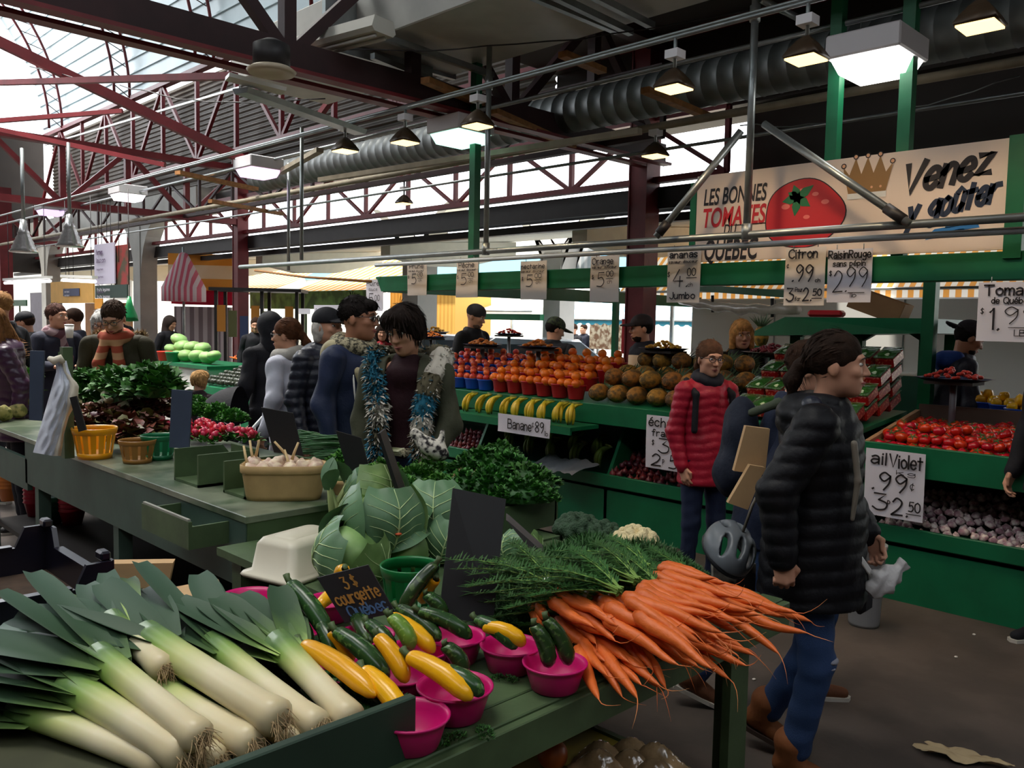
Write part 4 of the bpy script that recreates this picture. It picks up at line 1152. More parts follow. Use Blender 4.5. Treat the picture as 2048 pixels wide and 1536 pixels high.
for i in range(16): put(ME_AP, 'apple', (6.8 + .07 * (i % 4), 4.17 + .08 * (i // 4), 1.3 + R.random() * .03), 'small red fruit in the green crate left of the blonde woman', 'apple', 'red fruit in the crate', .9)
tag(MB().box((0, 0, .08), (.3, .42, .16), bev=.01).obj('storage_box', M_GREEN, None, (7.3, 5.2, 1.125)), 'dark green box on the teal back counter', 'box')

# roofed wooden till hut
p = P(1735, 700, x=7.6)
t = thing('till_hut', 'small green roofed wooden hut behind the strawberries', 'hut', (7.7, p.y, 0), 0)
hy = .62
MB().box((0, 0, .65), (.7, 2 * hy, 1.3)).obj('cabinet', mat('hut_green', rgb(20, 80, 58), .6, var=.15), t)
for y in (-hy + .05, 0, hy - .05): MB().box((-.3, y, 1.45), (.08, .1, .4)).obj('pillar', M_GREEN, t)
for y in (-hy + .05, hy - .05): MB().box((.3, y, 1.45), (.08, .1, .4)).obj('pillar', M_GREEN, t)
b = MB()
for y in (-.3, .3): b.prism([(y - .3, 1.66), (y - .3, 1.55), (y - .12, 1.66)], -.33, -.27, 'x'); b.prism([(y + .3, 1.66), (y + .3, 1.55), (y + .12, 1.66)], -.33, -.27, 'x')
b.obj('arch_bracket', M_GREEN, t)
MB().add([(-.55, -hy - .05, 1.66), (-.55, hy + .35, 1.6), (.45, hy + .3, 1.6), (.45, -hy - .05, 1.66), (-.45, -hy, 1.78), (-.45, hy, 1.78), (.4, hy, 1.78), (.4, -hy, 1.78)], [(3, 2, 1, 0), (4, 5, 6, 7), (0, 1, 5, 4), (1, 2, 6, 5), (2, 3, 7, 6), (3, 0, 4, 7)]).obj('roof', M_GREEN, t)
t = thing('cardboard_box', 'open brown cardboard box tilted on the hut roof', 'box', (7.5, p.y - .1, 1.8), (.35, 0, .1))
for s in (-1, 1):
    MB().box((s * .14, 0, .09), (.01, .44, .18)).obj('side', mat('cardboard'), t); MB().box((0, s * .22, .09), (.28, .01, .18)).obj('end', mat('cardboard'), t)
MB().box((0, 0, .005), (.28, .44, .01)).obj('base', mat('cardboard'), t)
tag(MB().box((0, 0, .03), (.16, .3, .06), bev=.02).obj('red_packet', M_TRED, None, (7.4, p.y + .3, 1.785), (0, 0, .2)), 'flat red packet lying on the hut roof', 'packet')
# rolled clear tarpaulin under the back beam
A = P(1362, 600, x=9.6); B = P(1596, 618, x=8.6)
tp = thing('rolled_tarpaulin', 'rolled clear plastic tarpaulin tied under the beam behind the tomato board', 'tarpaulin', A)
pts = [(B - A) * (i / 16) + Vector((0, 0, -.05 * math.sin(PI * i / 16) + .012 * math.sin(i * 1.9))) for i in range(17)]
MB().tube(pts, [.06 + .012 * math.sin(i * 2.3) for i in range(17)], 10).obj('roll', mat('milky_plastic', rgb(212, 200, 184), .25, alpha=.85, var=.2), tp)
for i in (5, 13): MB().tube([pts[i] + Vector((0, 0, .13)), pts[i] + Vector((.02, 0, -.08))], .02, 7).obj('tie', M_BLACK, tp)
MB().bar(P(1345, 572, x=9.6) - A, P(1600, 590, x=8.6) - A, .05, .08).obj('batten', M_GREEN, tp)


# ------------------------------------------------------------------ nearest green produce table
ZT = .80
tb = thing('produce_table', 'nearest olive green plank table with leeks, courgettes and carrots', 'table', (1.3, 1.8, 0))
b = MB()
for i, (y0, y1) in enumerate(((1.285, 1.36), (1.365, 1.575), (1.58, 1.81), (1.815, 2.045), (2.05, 2.29))):
    MB().box((.05, (y0 + y1) / 2 - 1.8, ZT - .014), (2.41, y1 - y0, .028), bev=.003).obj('plank', M_DGREEN, tb)
MB().box((.05, 1.272 - 1.8, ZT - .05), (2.41, .024, .09), bev=.003).obj('front_apron', M_DGREEN, tb)
MB().box((1.247, 0, ZT - .05), (.024, 1.0, .09), bev=.003).obj('end_apron', M_DGREEN, tb)
for x, y in ((1.14, -.42), (1.14, .4), (-1.0, -.42), (-1.0, .4)):
    g = MB().box((0, 0, .38), (.11, .03, .76)); g.box((.04, .05, .38), (.03, .08, .76)); g.obj('leg', M_DGREEN, tb, (x, y, 0))
M_OLIVE = mat('olive_shelf_paint', rgb(168, 148, 60), .6, var=.2)
MB().box((.05, -.27, .38), (1.4, .44, .03)).obj('lower_shelf', M_OLIVE, tb)
MB().box((.755, -.27, .38), (.02, .46, .05)).obj('shelf_edge', M_DGREEN, tb)
t2 = thing('side_table', 'green table behind the courgettes carrying cabbages and herbs', 'table', (2.05, 2.68, 0))
MB().box((0, 0, ZT - .015), (1.16, .74, .03)).obj('tabletop', M_DGREEN, t2)
MB().box((0, -.36, ZT - .08), (1.16, .02, .12)).obj('apron', M_DGREEN, t2)
MB().box((.57, 0, ZT - .2), (.02, .74, .4)).obj('end_panel', M_DGREEN, t2)
for x in (-.5, .5):
    for y in (-.3, .3): MB().box((x, y, .38), (.07, .07, .77)).obj('leg', M_DGREEN, t2)
t3 = thing('packing_table', 'dark green table at lower left under the black crate', 'table', (.66, 2.68, 0))
MB().box((0, 0, ZT - .015), (.92, .76, .03)).obj('tabletop', mat('dark_olive_paint', rgb(50, 62, 44), .6, var=.2), t3)
for x in (-.4, .4):
    for y in (-.33, .33): MB().box((x, y, .385), (.06, .06, .77)).obj('leg', M_BGREEN, t3)
# herb box
hb = thing('herb_box', 'green wooden box of herbs at the corner of the table', 'box', (2.36, 2.76, ZT))
for lab, c, s in (('front', (0, -.3, .06), (.76, .02, .12)), ('end', (.38, 0, .06), (.02, .62, .12)), ('end', (-.38, 0, .06), (.02, .62, .12)), ('back', (0, .3, .06), (.76, .02, .12))): MB().box(c, s).obj(lab + '_board', M_DGREEN, hb)
MB().box((0, 0, .02), (.74, .6, .03)).obj('bottom', M_DGREEN, hb)
# long counter
ct = thing('long_counter', 'long green counter running back along the aisle on the left', 'counter', (2.05, 5.0, 0))
MB().box((0, 0, .885), (.92, 3.9, .03), bev=.003).obj('worktop', mat('worn_worktop', rgb(120, 128, 108), .3, kind='noise', col2=rgb(72, 90, 66), sw=5, var=.25), ct)
MB().box((-.44, -.5, .74), (.03, 2.88, .27)).obj('front_panel', M_BGREEN, ct)
MB().box((-.44, 1.35, .66), (.03, .9, .2)).obj('front_panel', M_BGREEN, ct)
MB().box((.44, 0, .5), (.03, 3.9, .76)).obj('customer_panel', M_DGREEN, ct)
MB().box((0, -1.93, .56), (.9, .03, .64)).obj('end_panel', M_DGREEN, ct)
for y in (-1.9, -.55, .75, 1.9): MB().box((-.41, y, .435), (.07, .07, .87)).obj('leg', M_BGREEN, ct)
MB().box((0, 0, .18), (.8, 3.8, .03)).obj('bottom_shelf', M_DARK, ct)
dr = MB(); dr.box((-.09, 0, -.02), (.5, .44, .012)); 
for c, s in (((-.335, 0, .03), (.015, .46, .11)), ((-.09, -.225, .02), (.5, .012, .09)), ((-.09, .225, .02), (.5, .012, .09))): dr.box(c, s)
d_ = dr.obj('drawer', M_DGREEN, ct, (-.28, -1.57, .79))
MB().box((-.335, 0, .09), (.012, .44, .008)).obj('worn_edge', mat('bare_edge', rgb(150, 150, 140), .5), d_)
for i in range(7): tag(MB().bar((0, 0, 0), (R.uniform(-.05, .05), R.uniform(-.06, .06), .008), .012, .006).obj('pen', [M_BLACK, M_GALV][i % 2], None, (1.55 + R.random() * .22, 3.28 + R.random() * .32, .782)), 'small dark odd item lying in the open drawer', 'tool', 'odds and ends in the open drawer')
# stacked bowls kept under the counter
for i, (px, py, c, n_) in enumerate(((20, 1035, rgb(190, 110, 40), 4), (45, 1075, rgb(20, 90, 60), 5), (75, 1070, rgb(190, 20, 60), 6), (115, 1085, rgb(170, 24, 50), 5), (105, 1110, rgb(16, 80, 54), 3))):
    p = P(px, py, x=1.9)
    tag(MB().lathe([(.06, 0), (.085, .1)] + [q for k in range(n_) for q in ((.086, .1 + .03 * k), (.092, .105 + .03 * k), (.086, .112 + .03 * k))] + [(.08, .1 + .03 * n_)], 20).obj('bowl_stack', mat('bowl_%d' % i, c, .4), None, (p.x + .1 * (i % 2), p.y, .196)), ['orange stack of plastic baskets under the counter', 'dark green stack of plastic baskets under the counter', 'pink stack of plastic baskets under the counter', 'red stack of plastic baskets under the counter', 'short green stack of plastic baskets under the counter'][i], 'baskets')

# ------------------------------------------------------------------ leeks
lt = thing('leek_tray', 'dark green open wooden tray holding the leeks at lower left', 'tray', (.55, 1.8, ZT))
MB().box((0, -.485, .06), (1.0, .022, .13), bev=.003).obj('front_board', mat('tray_green', rgb(34, 56, 42), .55, var=.2), lt)
MB().box((-.5, 0, .05), (.02, .96, .1)).obj('side_board', mat('tray_green'), lt)
MB().box((0, 0, .008), (1.0, .96, .014)).obj('tray_floor', mat('tray_floor_green', rgb(60, 62, 40), .7, var=.3), lt)
M_LEEK = gradmat('leek_shaft', ((0, rgb(210, 194, 154)), (.45, rgb(224, 214, 178)), (.7, rgb(198, 202, 136)), (.88, rgb(136, 166, 84)), (1, rgb(92, 124, 72))), 0, 0, .42, .35, .12, 26, .12, sub=.1)
M_LLEAF = gradmat('leek_leaf', ((0, rgb(170, 194, 112)), (.12, rgb(96, 124, 66)), (.34, rgb(54, 78, 54)), (1, rgb(62, 88, 72))), 0, .28, .75, .5, .3, 30, .1, spec=.3)
M_ROOT = mat('leek_root', rgb(172, 146, 108), .9, var=.3, vs=40)


def leek(lab, root, neck, tip, r, zr, zn, zt, seed, fan=.8, nl=9):
    rr = random.Random(seed)
    a = P(*root, z=zr); n_ = P(*neck, z=zn); e = P(*tip, z=zt)
    L = (n_ - a).length; LL = (e - n_).length
    Mx = rotto(n_ - a)
    t = thing('leek', lab, 'leek', a, 0, 'leeks in the tray')
    t.rotation_mode = 'QUATERNION'; t.rotation_quaternion = Mx.to_quaternion()
    K = .42 / L
    inv = Mx.to_3x3().inverted()
    ed = (inv @ (e - n_)).normalized()
    prof = [(-.004, r * .7), (.01, r * 1.12), (.03, r * 1.1), (.07, r * .98), (L * .5, r * .96), (L * .8, r * 1.02), (L, r * 1.12), (L + .04, r * 1.15)]
    bend = lambda x: Vector((x, 0, 0)) + Vector((0, ed.y, ed.z)) * max(0, x - L * .6) ** 1.5 * .35
    o = MB().tube([bend(x) * K for x, _ in prof], [q * K for _, q in prof], 16).obj('shaft', M_LEEK, t, None, None); o.scale = (1 / K,) * 3
    b = MB()
    for i in range(nl):
        s = (i - (nl - 1) / 2) / (nl - 1) * 2
        side = 1 if i % 2 else -1
        d = Vector((ed.x, ed.y + s * fan * .55, ed.z + side * .05 + rr.uniform(-.06, .1)))
        st = bend(L - .03) + Vector((0, s * r * .7, side * r * .35))
        blade(b, st, d, LL * rr.uniform(.72, 1.08), r * rr.uniform(1.9, 2.5), rr.uniform(-.25, .3), 0, 10, (0, rr.uniform(-.35, .35), 1), lambda q: (.7 + .4 * min(1, q * 3)) * (1 if q < .86 else 1 - (q - .86) * 2.6), .16)
    q_ = b.obj('leaf_fan', M_LLEAF, t); 
    for pv in q_.data.vertices: pass
    b = MB()
    for i in range(60):
        an = rr.uniform(0, 6.28); q = r * .75 * math.sqrt(rr.random()); l = rr.uniform(.012, .034)
        p0 = Vector((.0, q * math.cos(an), q * math.sin(an))); d = Vector((-1, rr.uniform(-.8, .8), rr.uniform(-.9, .5)))
        b.tube([p0, p0 + d * l * .5, p0 + d * l + Vector((0, rr.uniform(-.012, .012), -.012))], [.0011, .0009, .0005], 4, cap=False)
    b.obj('roots', M_ROOT, t)
    return t


leek('lowest left leek pointing at the bottom edge, half cut off', (330, 1530), (60, 1425), (-190, 1330), .027, .835, .86, .87, 21)
leek('leek nearest the camera with its root near the bottom of the tray', (372, 1512), (160, 1385), (-60, 1270), .033, .865, .9, .93, 1, .9)
leek('long leek crossing the tray, second root from the left', (402, 1478), (215, 1325), (10, 1215), .029, .9, .945, .98, 2, .9)
leek('leek lying underneath between two roots in the middle', (440, 1525), (300, 1430), (150, 1320), .028, .83, .845, .87, 3, .5, 5)
leek('fat leek lying under the middle of the pile', (510, 1490), (310, 1375), (120, 1250), .031, .86, .88, .9, 4, .7, 5)
leek('fat bright leek with a bushy root on top of the pile', (560, 1440), (310, 1285), (120, 1175), .034, .905, .95, .99, 5, .95, 8)
leek('leek behind the bushy root with long dark leaves', (640, 1455), (440, 1300), (290, 1178), .028, .87, .92, .97, 6, .6)
leek('rightmost leek beside the courgettes', (705, 1442), (570, 1300), (430, 1185), .03, .87, .925, .97, 7, .8)
leek('low leek whose root peeps out at the tray board', (600, 1492), (470, 1400), (340, 1290), .026, .835, .85, .87, 8, .5, 5)
leek('leek with its leaves standing up behind the pile', (330, 1340), (235, 1255), (170, 1175), .026, .93, .965, 1.0, 9, .9, 7)
M_HERB = mat('herb_green', rgb(66, 124, 46), .6, var=.35, vs=30, rand=.1); M_HERBD = mat('dark_herb_green', rgb(44, 88, 38), .6, var=.35, vs=30, rand=.1); M_STEM = mat('pale_green_stem', rgb(124, 160, 70), .5, var=.2)
M_HERBL = mat('light_herb_green', rgb(96, 150, 58), .6, var=.3, vs=30, rand=.1)


def herb_mesh(name, n, rx, ry, h, leaf, m, seed, lw=.75, droop=.6, up=.5, leaflets=3, flat=0.):
    """bushy bunch: leaflets scattered over a mound, on thin stems"""
    rr = random.Random(seed); b = MB()
    for i in range(n):
        a = rr.uniform(0, 6.28); q = math.sqrt(rr.random())
        p = Vector((rx * q * math.cos(a), ry * q * math.sin(a), h * (1 - q * q) * rr.uniform(.55, 1.0) + .004))
        o = Vector((math.cos(a) * q, math.sin(a) * q, up + .4 * rr.random())).normalized()
        for k in range(leaflets):
            d = (o + Vector((rr.uniform(-.8, .8), rr.uniform(-.8, .8), rr.uniform(-.3, .5)))).normalized()
            l = leaf * rr.uniform(.6, 1.2)
            blade(b, p, d, l, l * lw, droop * rr.uniform(.3, 1.3), 0 if rr.random() < .7 else 1, 3, (rr.uniform(-.4, .4), rr.uniform(-.4, .4), 1), None, .12)
    return b.mesh(name, m)


def bush(name, lab, cat, me, loc, rot=0, grp=None, s=1., core=None):
    t = thing(name, lab, cat, loc, (0, 0, rot) if not hasattr(rot, '__len__') else rot, grp)
    link('leaves', me, t, None, None, s)
    if core: MB().lathe([(0, 0), (core[0], .004), (core[0] * .8, core[1] * .6), (core[0] * .4, core[1] * .9), (0, core[1])], 12).obj('stems', M_HERBD, t, None, None).scale = (s, s, s)
    return t


ME_TRIM = herb_mesh('trimmings', 130, .1, .05, .03, .022, [M_HERBD, M_HERB], 31, .35, .3, .6, 3)
for i, (px, py) in enumerate(((640, 1340), (680, 1375), (715, 1405), (600, 1310), (560, 1310), (735, 1420))):
    bush('leaf_trimmings', 'heap of dark leaf trimmings between leeks and courgettes', 'trimmings', ME_TRIM, P(px, py, z=.83), i * 1.1, 'leaf trimmings by the leeks', 1.0, (.09, .03))
for i, (px, py) in enumerate(((905, 1480), (970, 1470), (1010, 1360), (870, 1495))):
    tag(link('leaf_scrap', ME_TRIM, None, P(px, py, z=.801), (0, 0, i), .35), 'small scrap of green leaf lying on the bare planks', 'leaf scrap', 'leaf scraps on the planks')

# ------------------------------------------------------------------ courgettes and their bowls
M_PINK = mat('pink_bowl_plastic', rgb(198, 14, 106), .35, spec=.5)
ME_BOWL = MB().lathe([(.058, 0), (.062, .003), (.076, .05), (.08, .062), (.086, .066), (.087, .07), (.083, .072), (.077, .062), (.072, .05), (.058, .006), (0, .006)], 32).mesh('bowl', M_PINK)
BOWLS = (((910, 1372), 'pink bowl nearest the camera holding a yellow and two green courgettes', 1.0), ((1110, 1325), 'pink bowl beside the carrots holding two upright green courgettes', .92), ((1022, 1290), 'pink bowl behind, holding a green and a yellow courgette', .92), ((822, 1430), 'pink bowl half hidden by the tray board', .95), ((800, 1345), 'pink bowl behind the nearest bowl', .9), ((838, 1298), 'pink bowl under the chalk sign', .9), ((908, 1272), 'pink bowl before the tall chalkboard', .95), ((595, 1258), 'pink bowl behind the rightmost leek', .85), ((660, 1200), 'small pink bowl left of the chalk sign', .85), ((700, 1340), 'pink bowl under the long yellow courgettes', .9), ((730, 1270), 'pink bowl hidden in the middle of the courgettes', .9))
for (px, py), lab, s in BOWLS:
    p = P(px, py, z=ZT + .07 * s)
    tag(link('bowl', ME_BOWL, None, (p.x, p.y, ZT + .002), None, s), lab, 'bowl')
p = P(500, 1196, z=ZT + .13)
t = thing('bowl_stack', 'stack of empty pink bowls behind the leeks', 'bowls', (p.x, p.y, ZT + .001))
for k in range(8): link('bowl', ME_BOWL, t, (0, 0, .009 * k))
p = P(820, 1130, z=ZT + .15)
M_GSLOT = mat('green_slatted_plastic', rgb(10, 108, 52), .35)


def slat_basket(name, lab, m, loc, rt, rb, h, n=12, group=None):
    t = thing(name, lab, 'basket', loc, 0, group)
    MB().lathe([(rt * .97, h * .8), (rt, h * .82), (rt * 1.06, h), (rt * 1.03, h * 1.02), (rt * .99, h * .98), (rt * .93, h * .8)], 32, close=True).obj('rim', m, t)
    MB().lathe([(0, 0), (rb, 0), (rb * 1.06, h * .2), (rb * 1.0, h * .2), (rb * .95, .012), (0, .012)], 32).obj('base', m, t)
    b = MB()
    for i in range(n):
        a = 2 * PI * i / n; w_ = .7 * PI / n
        vs = []
        for q, z in ((rb * 1.05, h * .19), (rt * .975, h * .82)):
            for da in (-w_, 0, w_): vs.append((q * math.cos(a + da), q * math.sin(a + da), z))
        b.add(vs, [(0, 1, 4, 3), (1, 2, 5, 4)], 0, True)
    b.obj('slats', m, t)
    return t


slat_basket('slatted_basket', 'empty dark green slatted basket behind the chalk sign', M_GSLOT, (p.x, p.y, ZT + .001), .085, .066, .15)


def squash(name, m, ms):
    t = link(name, None)
    pr = [(0, .013), (.006, .018), (.02, .021), (.06, .024), (.11, .026), (.16, .025), (.185, .018), (.197, .008), (.2, .001)]
    b = MB(); n = 14; vs = []
    for x, r in pr:
        for j in range(n):
            a = 2 * PI * j / n; q = r * (1 + .03 * math.cos(7 * a)); vs.append((x, q * math.cos(a), q * math.sin(a) + .012 * math.sin(PI * x / .2)))
    b.add(vs, [(i * n + j, i * n + (j + 1) % n, (i + 1) * n + (j + 1) % n, (i + 1) * n + j) for i in range(len(pr) - 1) for j in range(n)] , 0, True)
    b.obj('body', m, t)
    MB().tube([(.004, 0, 0), (-.014, 0, .002), (-.026, .002, .006)], [.011, .009, .011], 6).obj('stem', ms, t)
    return t


M_COUR = mat('courgette_skin', rgb(38, 66, 30), .26, kind='fleck', col2=rgb(78, 110, 54), sw=45, var=.25, vs=12, rand=.25)
M_YCOUR = mat('yellow_courgette_skin', rgb(236, 170, 20), .24, var=.08, vs=8, rand=.08)
M_CSTEM = mat('courgette_stem', rgb(72, 92, 50), .6, var=.2)
M_LCOUR = mat('light_courgette_skin', rgb(104, 142, 50), .3, kind='fleck', col2=rgb(140, 170, 80), sw=50, var=.15)
PG = squash('courgette', M_COUR, M_CSTEM); PY_ = squash('yellow_courgette', M_YCOUR, M_CSTEM); PL = squash('courgette', M_LCOUR, M_CSTEM)
ZL = (('y', (818, 1312), (945, 1398), .945, .895, 'fat yellow courgette in the nearest pink bowl'), ('g', (872, 1338), (968, 1388), .93, .9, 'dark green courgette lying in the nearest pink bowl'), ('g', (890, 1290), (930, 1352), .95, .88, 'green courgette standing behind the nearest pink bowl'),
      ('y', (608, 1290), (752, 1392), .93, .9, 'long yellow courgette lying beside the rightmost leek'), ('y', (566, 1262), (630, 1335), .92, .87, 'yellow courgette next to the leek leaves'), ('y', (755, 1272), (815, 1365), .97, .89, 'yellow courgette with a scar in the middle'),
      ('y', (780, 1232), (870, 1305), .96, .89, 'slim yellow courgette under the chalk sign'), ('y', (728, 1340), (815, 1440), .92, .87, 'yellow courgette at the end of the tray board'), ('y', (872, 1158), (842, 1205), .98, .9, 'yellow courgette standing left of the tall chalkboard'),
      ('y', (638, 1212), (690, 1180), .9, .9, 'yellow courgette left of the chalk sign'), ('y', (968, 1252), (1052, 1288), .93, .9, 'yellow courgette in the bowl before the carrot tops'), ('y', (662, 1262), (705, 1325), .94, .87, 'yellow courgette squeezed behind the green ones'), ('y', (690, 1138), (678, 1162), .98, .93, 'tip of a yellow courgette above the chalk sign'),
      ('g', (566, 1198), (622, 1292), .96, .88, 'dark green courgette leaning behind the leeks'), ('g', (580, 1166), (660, 1275), 1.0, .9, 'tallest dark green courgette behind the leeks'), ('g', (640, 1245), (668, 1315), .93, .87, 'dark green courgette beside the small pink bowl'),
      ('g', (672, 1262), (778, 1358), .95, .87, 'long dark green courgette in the middle'), ('g', (872, 1128), (800, 1228), 1.02, .9, 'pale backed courgette leaning on the green basket'), ('g', (796, 1216), (882, 1280), .94, .89, 'dark courgette lying in front of the tall chalkboard'), ('g', (838, 1222), (945, 1275), .95, .89, 'dark courgette with its end at the bowl rim'),
      ('g', (952, 1238), (1035, 1296), .94, .89, 'green courgette in the bowl left of the carrots'), ('g', (1068, 1250), (1100, 1335), .97, .87, 'left upright green courgette in the bowl by the carrots'), ('g', (1092, 1238), (1140, 1330), .98, .87, 'right upright green courgette in the bowl by the carrots'),
      ('g', (690, 1362), (775, 1418), .88, .85, 'green courgette lying next to the tray board'), ('g', (742, 1352), (802, 1432), .91, .86, 'dark green courgette at the corner of the tray board'), ('l', (782, 1232), (826, 1300), .97, .9, 'light green courgette under the chalk sign'), ('g', (735, 1245), (790, 1310), .93, .88, 'green courgette below the chalk sign writing'), ('g', (852, 1188), (890, 1240), .95, .88, 'dark courgette standing beside the tall chalkboard'), ('g', (700, 1215), (740, 1290), .9, .86, 'green courgette hidden below the chalk sign'))
for k, (c, a, e, za, ze, lab) in enumerate(ZL):
    pa = P(*a, z=za); pe = P(*e, z=ze); L = (pe - pa).length
    pr = {'g': PG, 'y': PY_, 'l': PL}[c]
    o = dup(pr, pa) ; tag(o, lab, 'courgette')
    o.rotation_mode = 'QUATERNION'; o.rotation_quaternion = rotto(pe - pa).to_quaternion()
    s = L / .2; rs_ = max(.8, min(.92, s)); o.scale = (s, rs_, rs_)
for pr in (PG, PY_, PL):
    for ch in list(pr.children): bpy.data.objects.remove(ch)
    bpy.data.objects.remove(pr)


# ------------------------------------------------------------------ chalkboards and small signs (flat boards set upright in the produce)
M_SLATE = mat('blackboard', rgb(20, 20, 23), .55, var=.25, vs=5)
M_SLATEB = mat('blue_grey_board', rgb(58, 70, 90), .6, var=.15)


def board(name, lab, cs, d, m, th=.012, cat='chalkboard', dd=(0, 0, 0, 0)):
    """upright board; corners tl, tr, br, bl"""
    p = [P(*c, d=d + e) for c, e in zip(cs, dd)]
    n = (p[1] - p[0]).cross(p[3] - p[0]).normalized() * th
    o = p[3]
    t = thing(name, lab, cat, o)
    MB().add([q - o for q in p] + [q + n - o for q in p], [(0, 1, 2, 3), (7, 6, 5, 4), (0, 4, 5, 1), (1, 5, 6, 2), (2, 6, 7, 3), (3, 7, 4, 0)]).obj('board', m, t)
    return t, p, n


board('chalkboard', 'tall blank black chalkboard leaning among the cabbages and carrots', ((906, 976), (1012, 998), (986, 1246), (878, 1236)), 2.36, M_SLATE, dd=(.1, .12, 0, 0))
board('chalkboard', 'black chalkboard standing in the scallions near the hooded woman', ((522, 815), (585, 826), (606, 912), (548, 905)), 3.75, M_SLATE)
board('chalkboard', 'black chalkboard leaning behind the garlic basket', ((672, 862), (722, 876), (745, 962), (698, 955)), 3.45, M_SLATE)
board('chalkboard', 'dark blue grey chalkboard standing in the radishes', ((343, 779), (384, 782), (378, 897), (338, 895)), 4.2, M_SLATEB)
board('chalkboard', 'blue grey board standing by the celeriac', ((60, 701), (88, 702), (84, 842), (58, 840)), 4.75, M_SLATEB)
board('chalkboard', 'narrow dark board leaning behind the plastic bag', ((139, 795), (152, 792), (172, 860), (157, 864)), 4.4, M_SLATE)
board('chalkboard', 'chalkboard seen edge on above the cabbages', ((754, 868), (760, 866), (802, 992), (795, 996)), 3.2, M_SLATE, .14)
board('chalkboard', 'small board lying edge up right of the tall chalkboard', ((1012, 1040), (1018, 1044), (1090, 1108), (1072, 1114)), 2.75, mat('worn_grey_board', rgb(74, 70, 70), .7, var=.2), .1)
board('green_stake', 'green wooden stake behind the plastic bag', ((116, 704), (128, 704), (128, 800), (116, 800)), 4.62, M_DGREEN, .03, 'stake')
t, p, n = board('chalk_sign', 'small black sign chalked 3$ courgette Qu\xe9bec', ((634, 1156), (736, 1130), (791, 1226), (690, 1246)), 2.18, mat('chalk_black', rgb(44, 42, 44), .7, var=.2), .006, 'chalk sign')
ex = (p[1] - p[0]); W_ = ex.length; ex.normalize(); ey = (p[0] - p[3]); H_ = ey.length; ey.normalize(); ez = -n.normalized()
if ez.dot(CF) > 0: ez = -ez
Mt = Matrix(((ex.x, ey.x, ez.x, 0), (ex.y, ey.y, ez.y, 0), (ex.z, ey.z, ez.z, 0), (0, 0, 0, 1)))
# the board is a parallelogram: shear the writing with it
off = ez * (.004 if n.dot(ez) < 0 else n.length + .003)
Mt.translation = off
b = MB(); write(b, '3 $', W_ * .38, H_ * .66, H_ * .24, W_ * .26, .0045, Mt, 0, jit=.15); write(b, 'courgette', W_ * .08, H_ * .36, H_ * .26, W_ * .84, .0045, Mt, 0, jit=.2); b.obj('chalk_writing', mat('orange_chalk', rgb(206, 150, 70), .9), t)
b = MB(); write(b, 'Qu\xe9bec', W_ * .18, H_ * .07, H_ * .24, W_ * .72, .0045, Mt, 0, jit=.2); b.obj('chalk_writing', mat('blue_chalk', rgb(92, 130, 176), .9), t)
MB().bar((p[2] + p[3]) / 2 - p[3] + n * 1.5, (p[2] + p[3]) / 2 - p[3] + Vector((0, 0, -.1)), .012, .006).obj('stake', M_SLATE, t)

# ------------------------------------------------------------------ carrots
M_CARROT = gradmat('carrot_skin', ((0, rgb(200, 92, 30)), (.2, rgb(224, 108, 40)), (.75, rgb(220, 106, 42)), (1, rgb(206, 140, 84))), 0, 0, .3, .5, .15, 40, 3.5, bump=.25, bs=70)


def carrot_mesh(seed):
    rr = random.Random(seed); L = rr.uniform(.17, .25); r = rr.uniform(.0155, .0205)
    bx, bz = rr.uniform(-.03, .03), rr.uniform(-.02, .02); n = 12
    pts = []; rad = []
    for i in range(n + 1):
        t = i / n
        pts.append((L * t, bx * t * t + .003 * math.sin(9 * t + seed), bz * t * t)); rad.append(r * (min(1, .55 + t * 6)) * (1 - t) ** .55 * (1 + .05 * math.sin(31 * t + seed)) + .0012)
    tl_ = rr.uniform(.03, .08)
    cv_ = rr.uniform(-.004, .004)
    for i in range(1, 5): pts.append((L + tl_ * i / 4, bx + .004 * i * (1 if bx > 0 else -1) + cv_ * i * i * .5, bz - .0025 * i * i)); rad.append(.0014 - .0003 * i)
    return MB().tube(pts, rad, 9).mesh('carrot', M_CARROT)


ME_CAR = [carrot_mesh(k) for k in range(9)]
fr = MB(); rr = random.Random(5)
for i in range(26):
    a = rr.uniform(-.9, .9); p0 = Vector((-.03, rr.uniform(-.012, .012), rr.uniform(-.008, .012))); d = Vector((-1, a * .5, rr.uniform(.0, .45))); L = rr.uniform(.1, .23)
    pts = [p0 + d * L * t + Vector((0, a * .06 * t * t, -.1 * t * t * L * 3)) for t in np.linspace(0, 1, 5)]
    fr.tube(pts, [.0028, .0024, .002, .0015, .001], 4, 1, cap=False)
    for k in range(30):
        t = .2 + .8 * k / 29; q = pts[min(4, int(t * 4))].lerp(pts[min(4, int(t * 4) + 1)], t * 4 % 1)
        for s in (-1, 1):
            blade(fr, q, Vector((-.5, s * rr.uniform(.3, 1), rr.uniform(-.3, .6))), rr.uniform(.014, .034), .0042, .3, 0, 2, (0, 0, 1), None, .1)
ME_FROND = fr.mesh('carrot_greens', [mat('carrot_top_green', rgb(44, 88, 32), .6, var=.35, vs=25, rand=.1), M_STEM])
band = MB().lathe([(.02, -.006), (.023, -.006), (.023, .006), (.02, .006)], 16, close=True, M=Matrix.Rotation(PI / 2, 4, 'Y')).mesh('band', mat('white_twist_tie', rgb(224, 222, 214), .5))
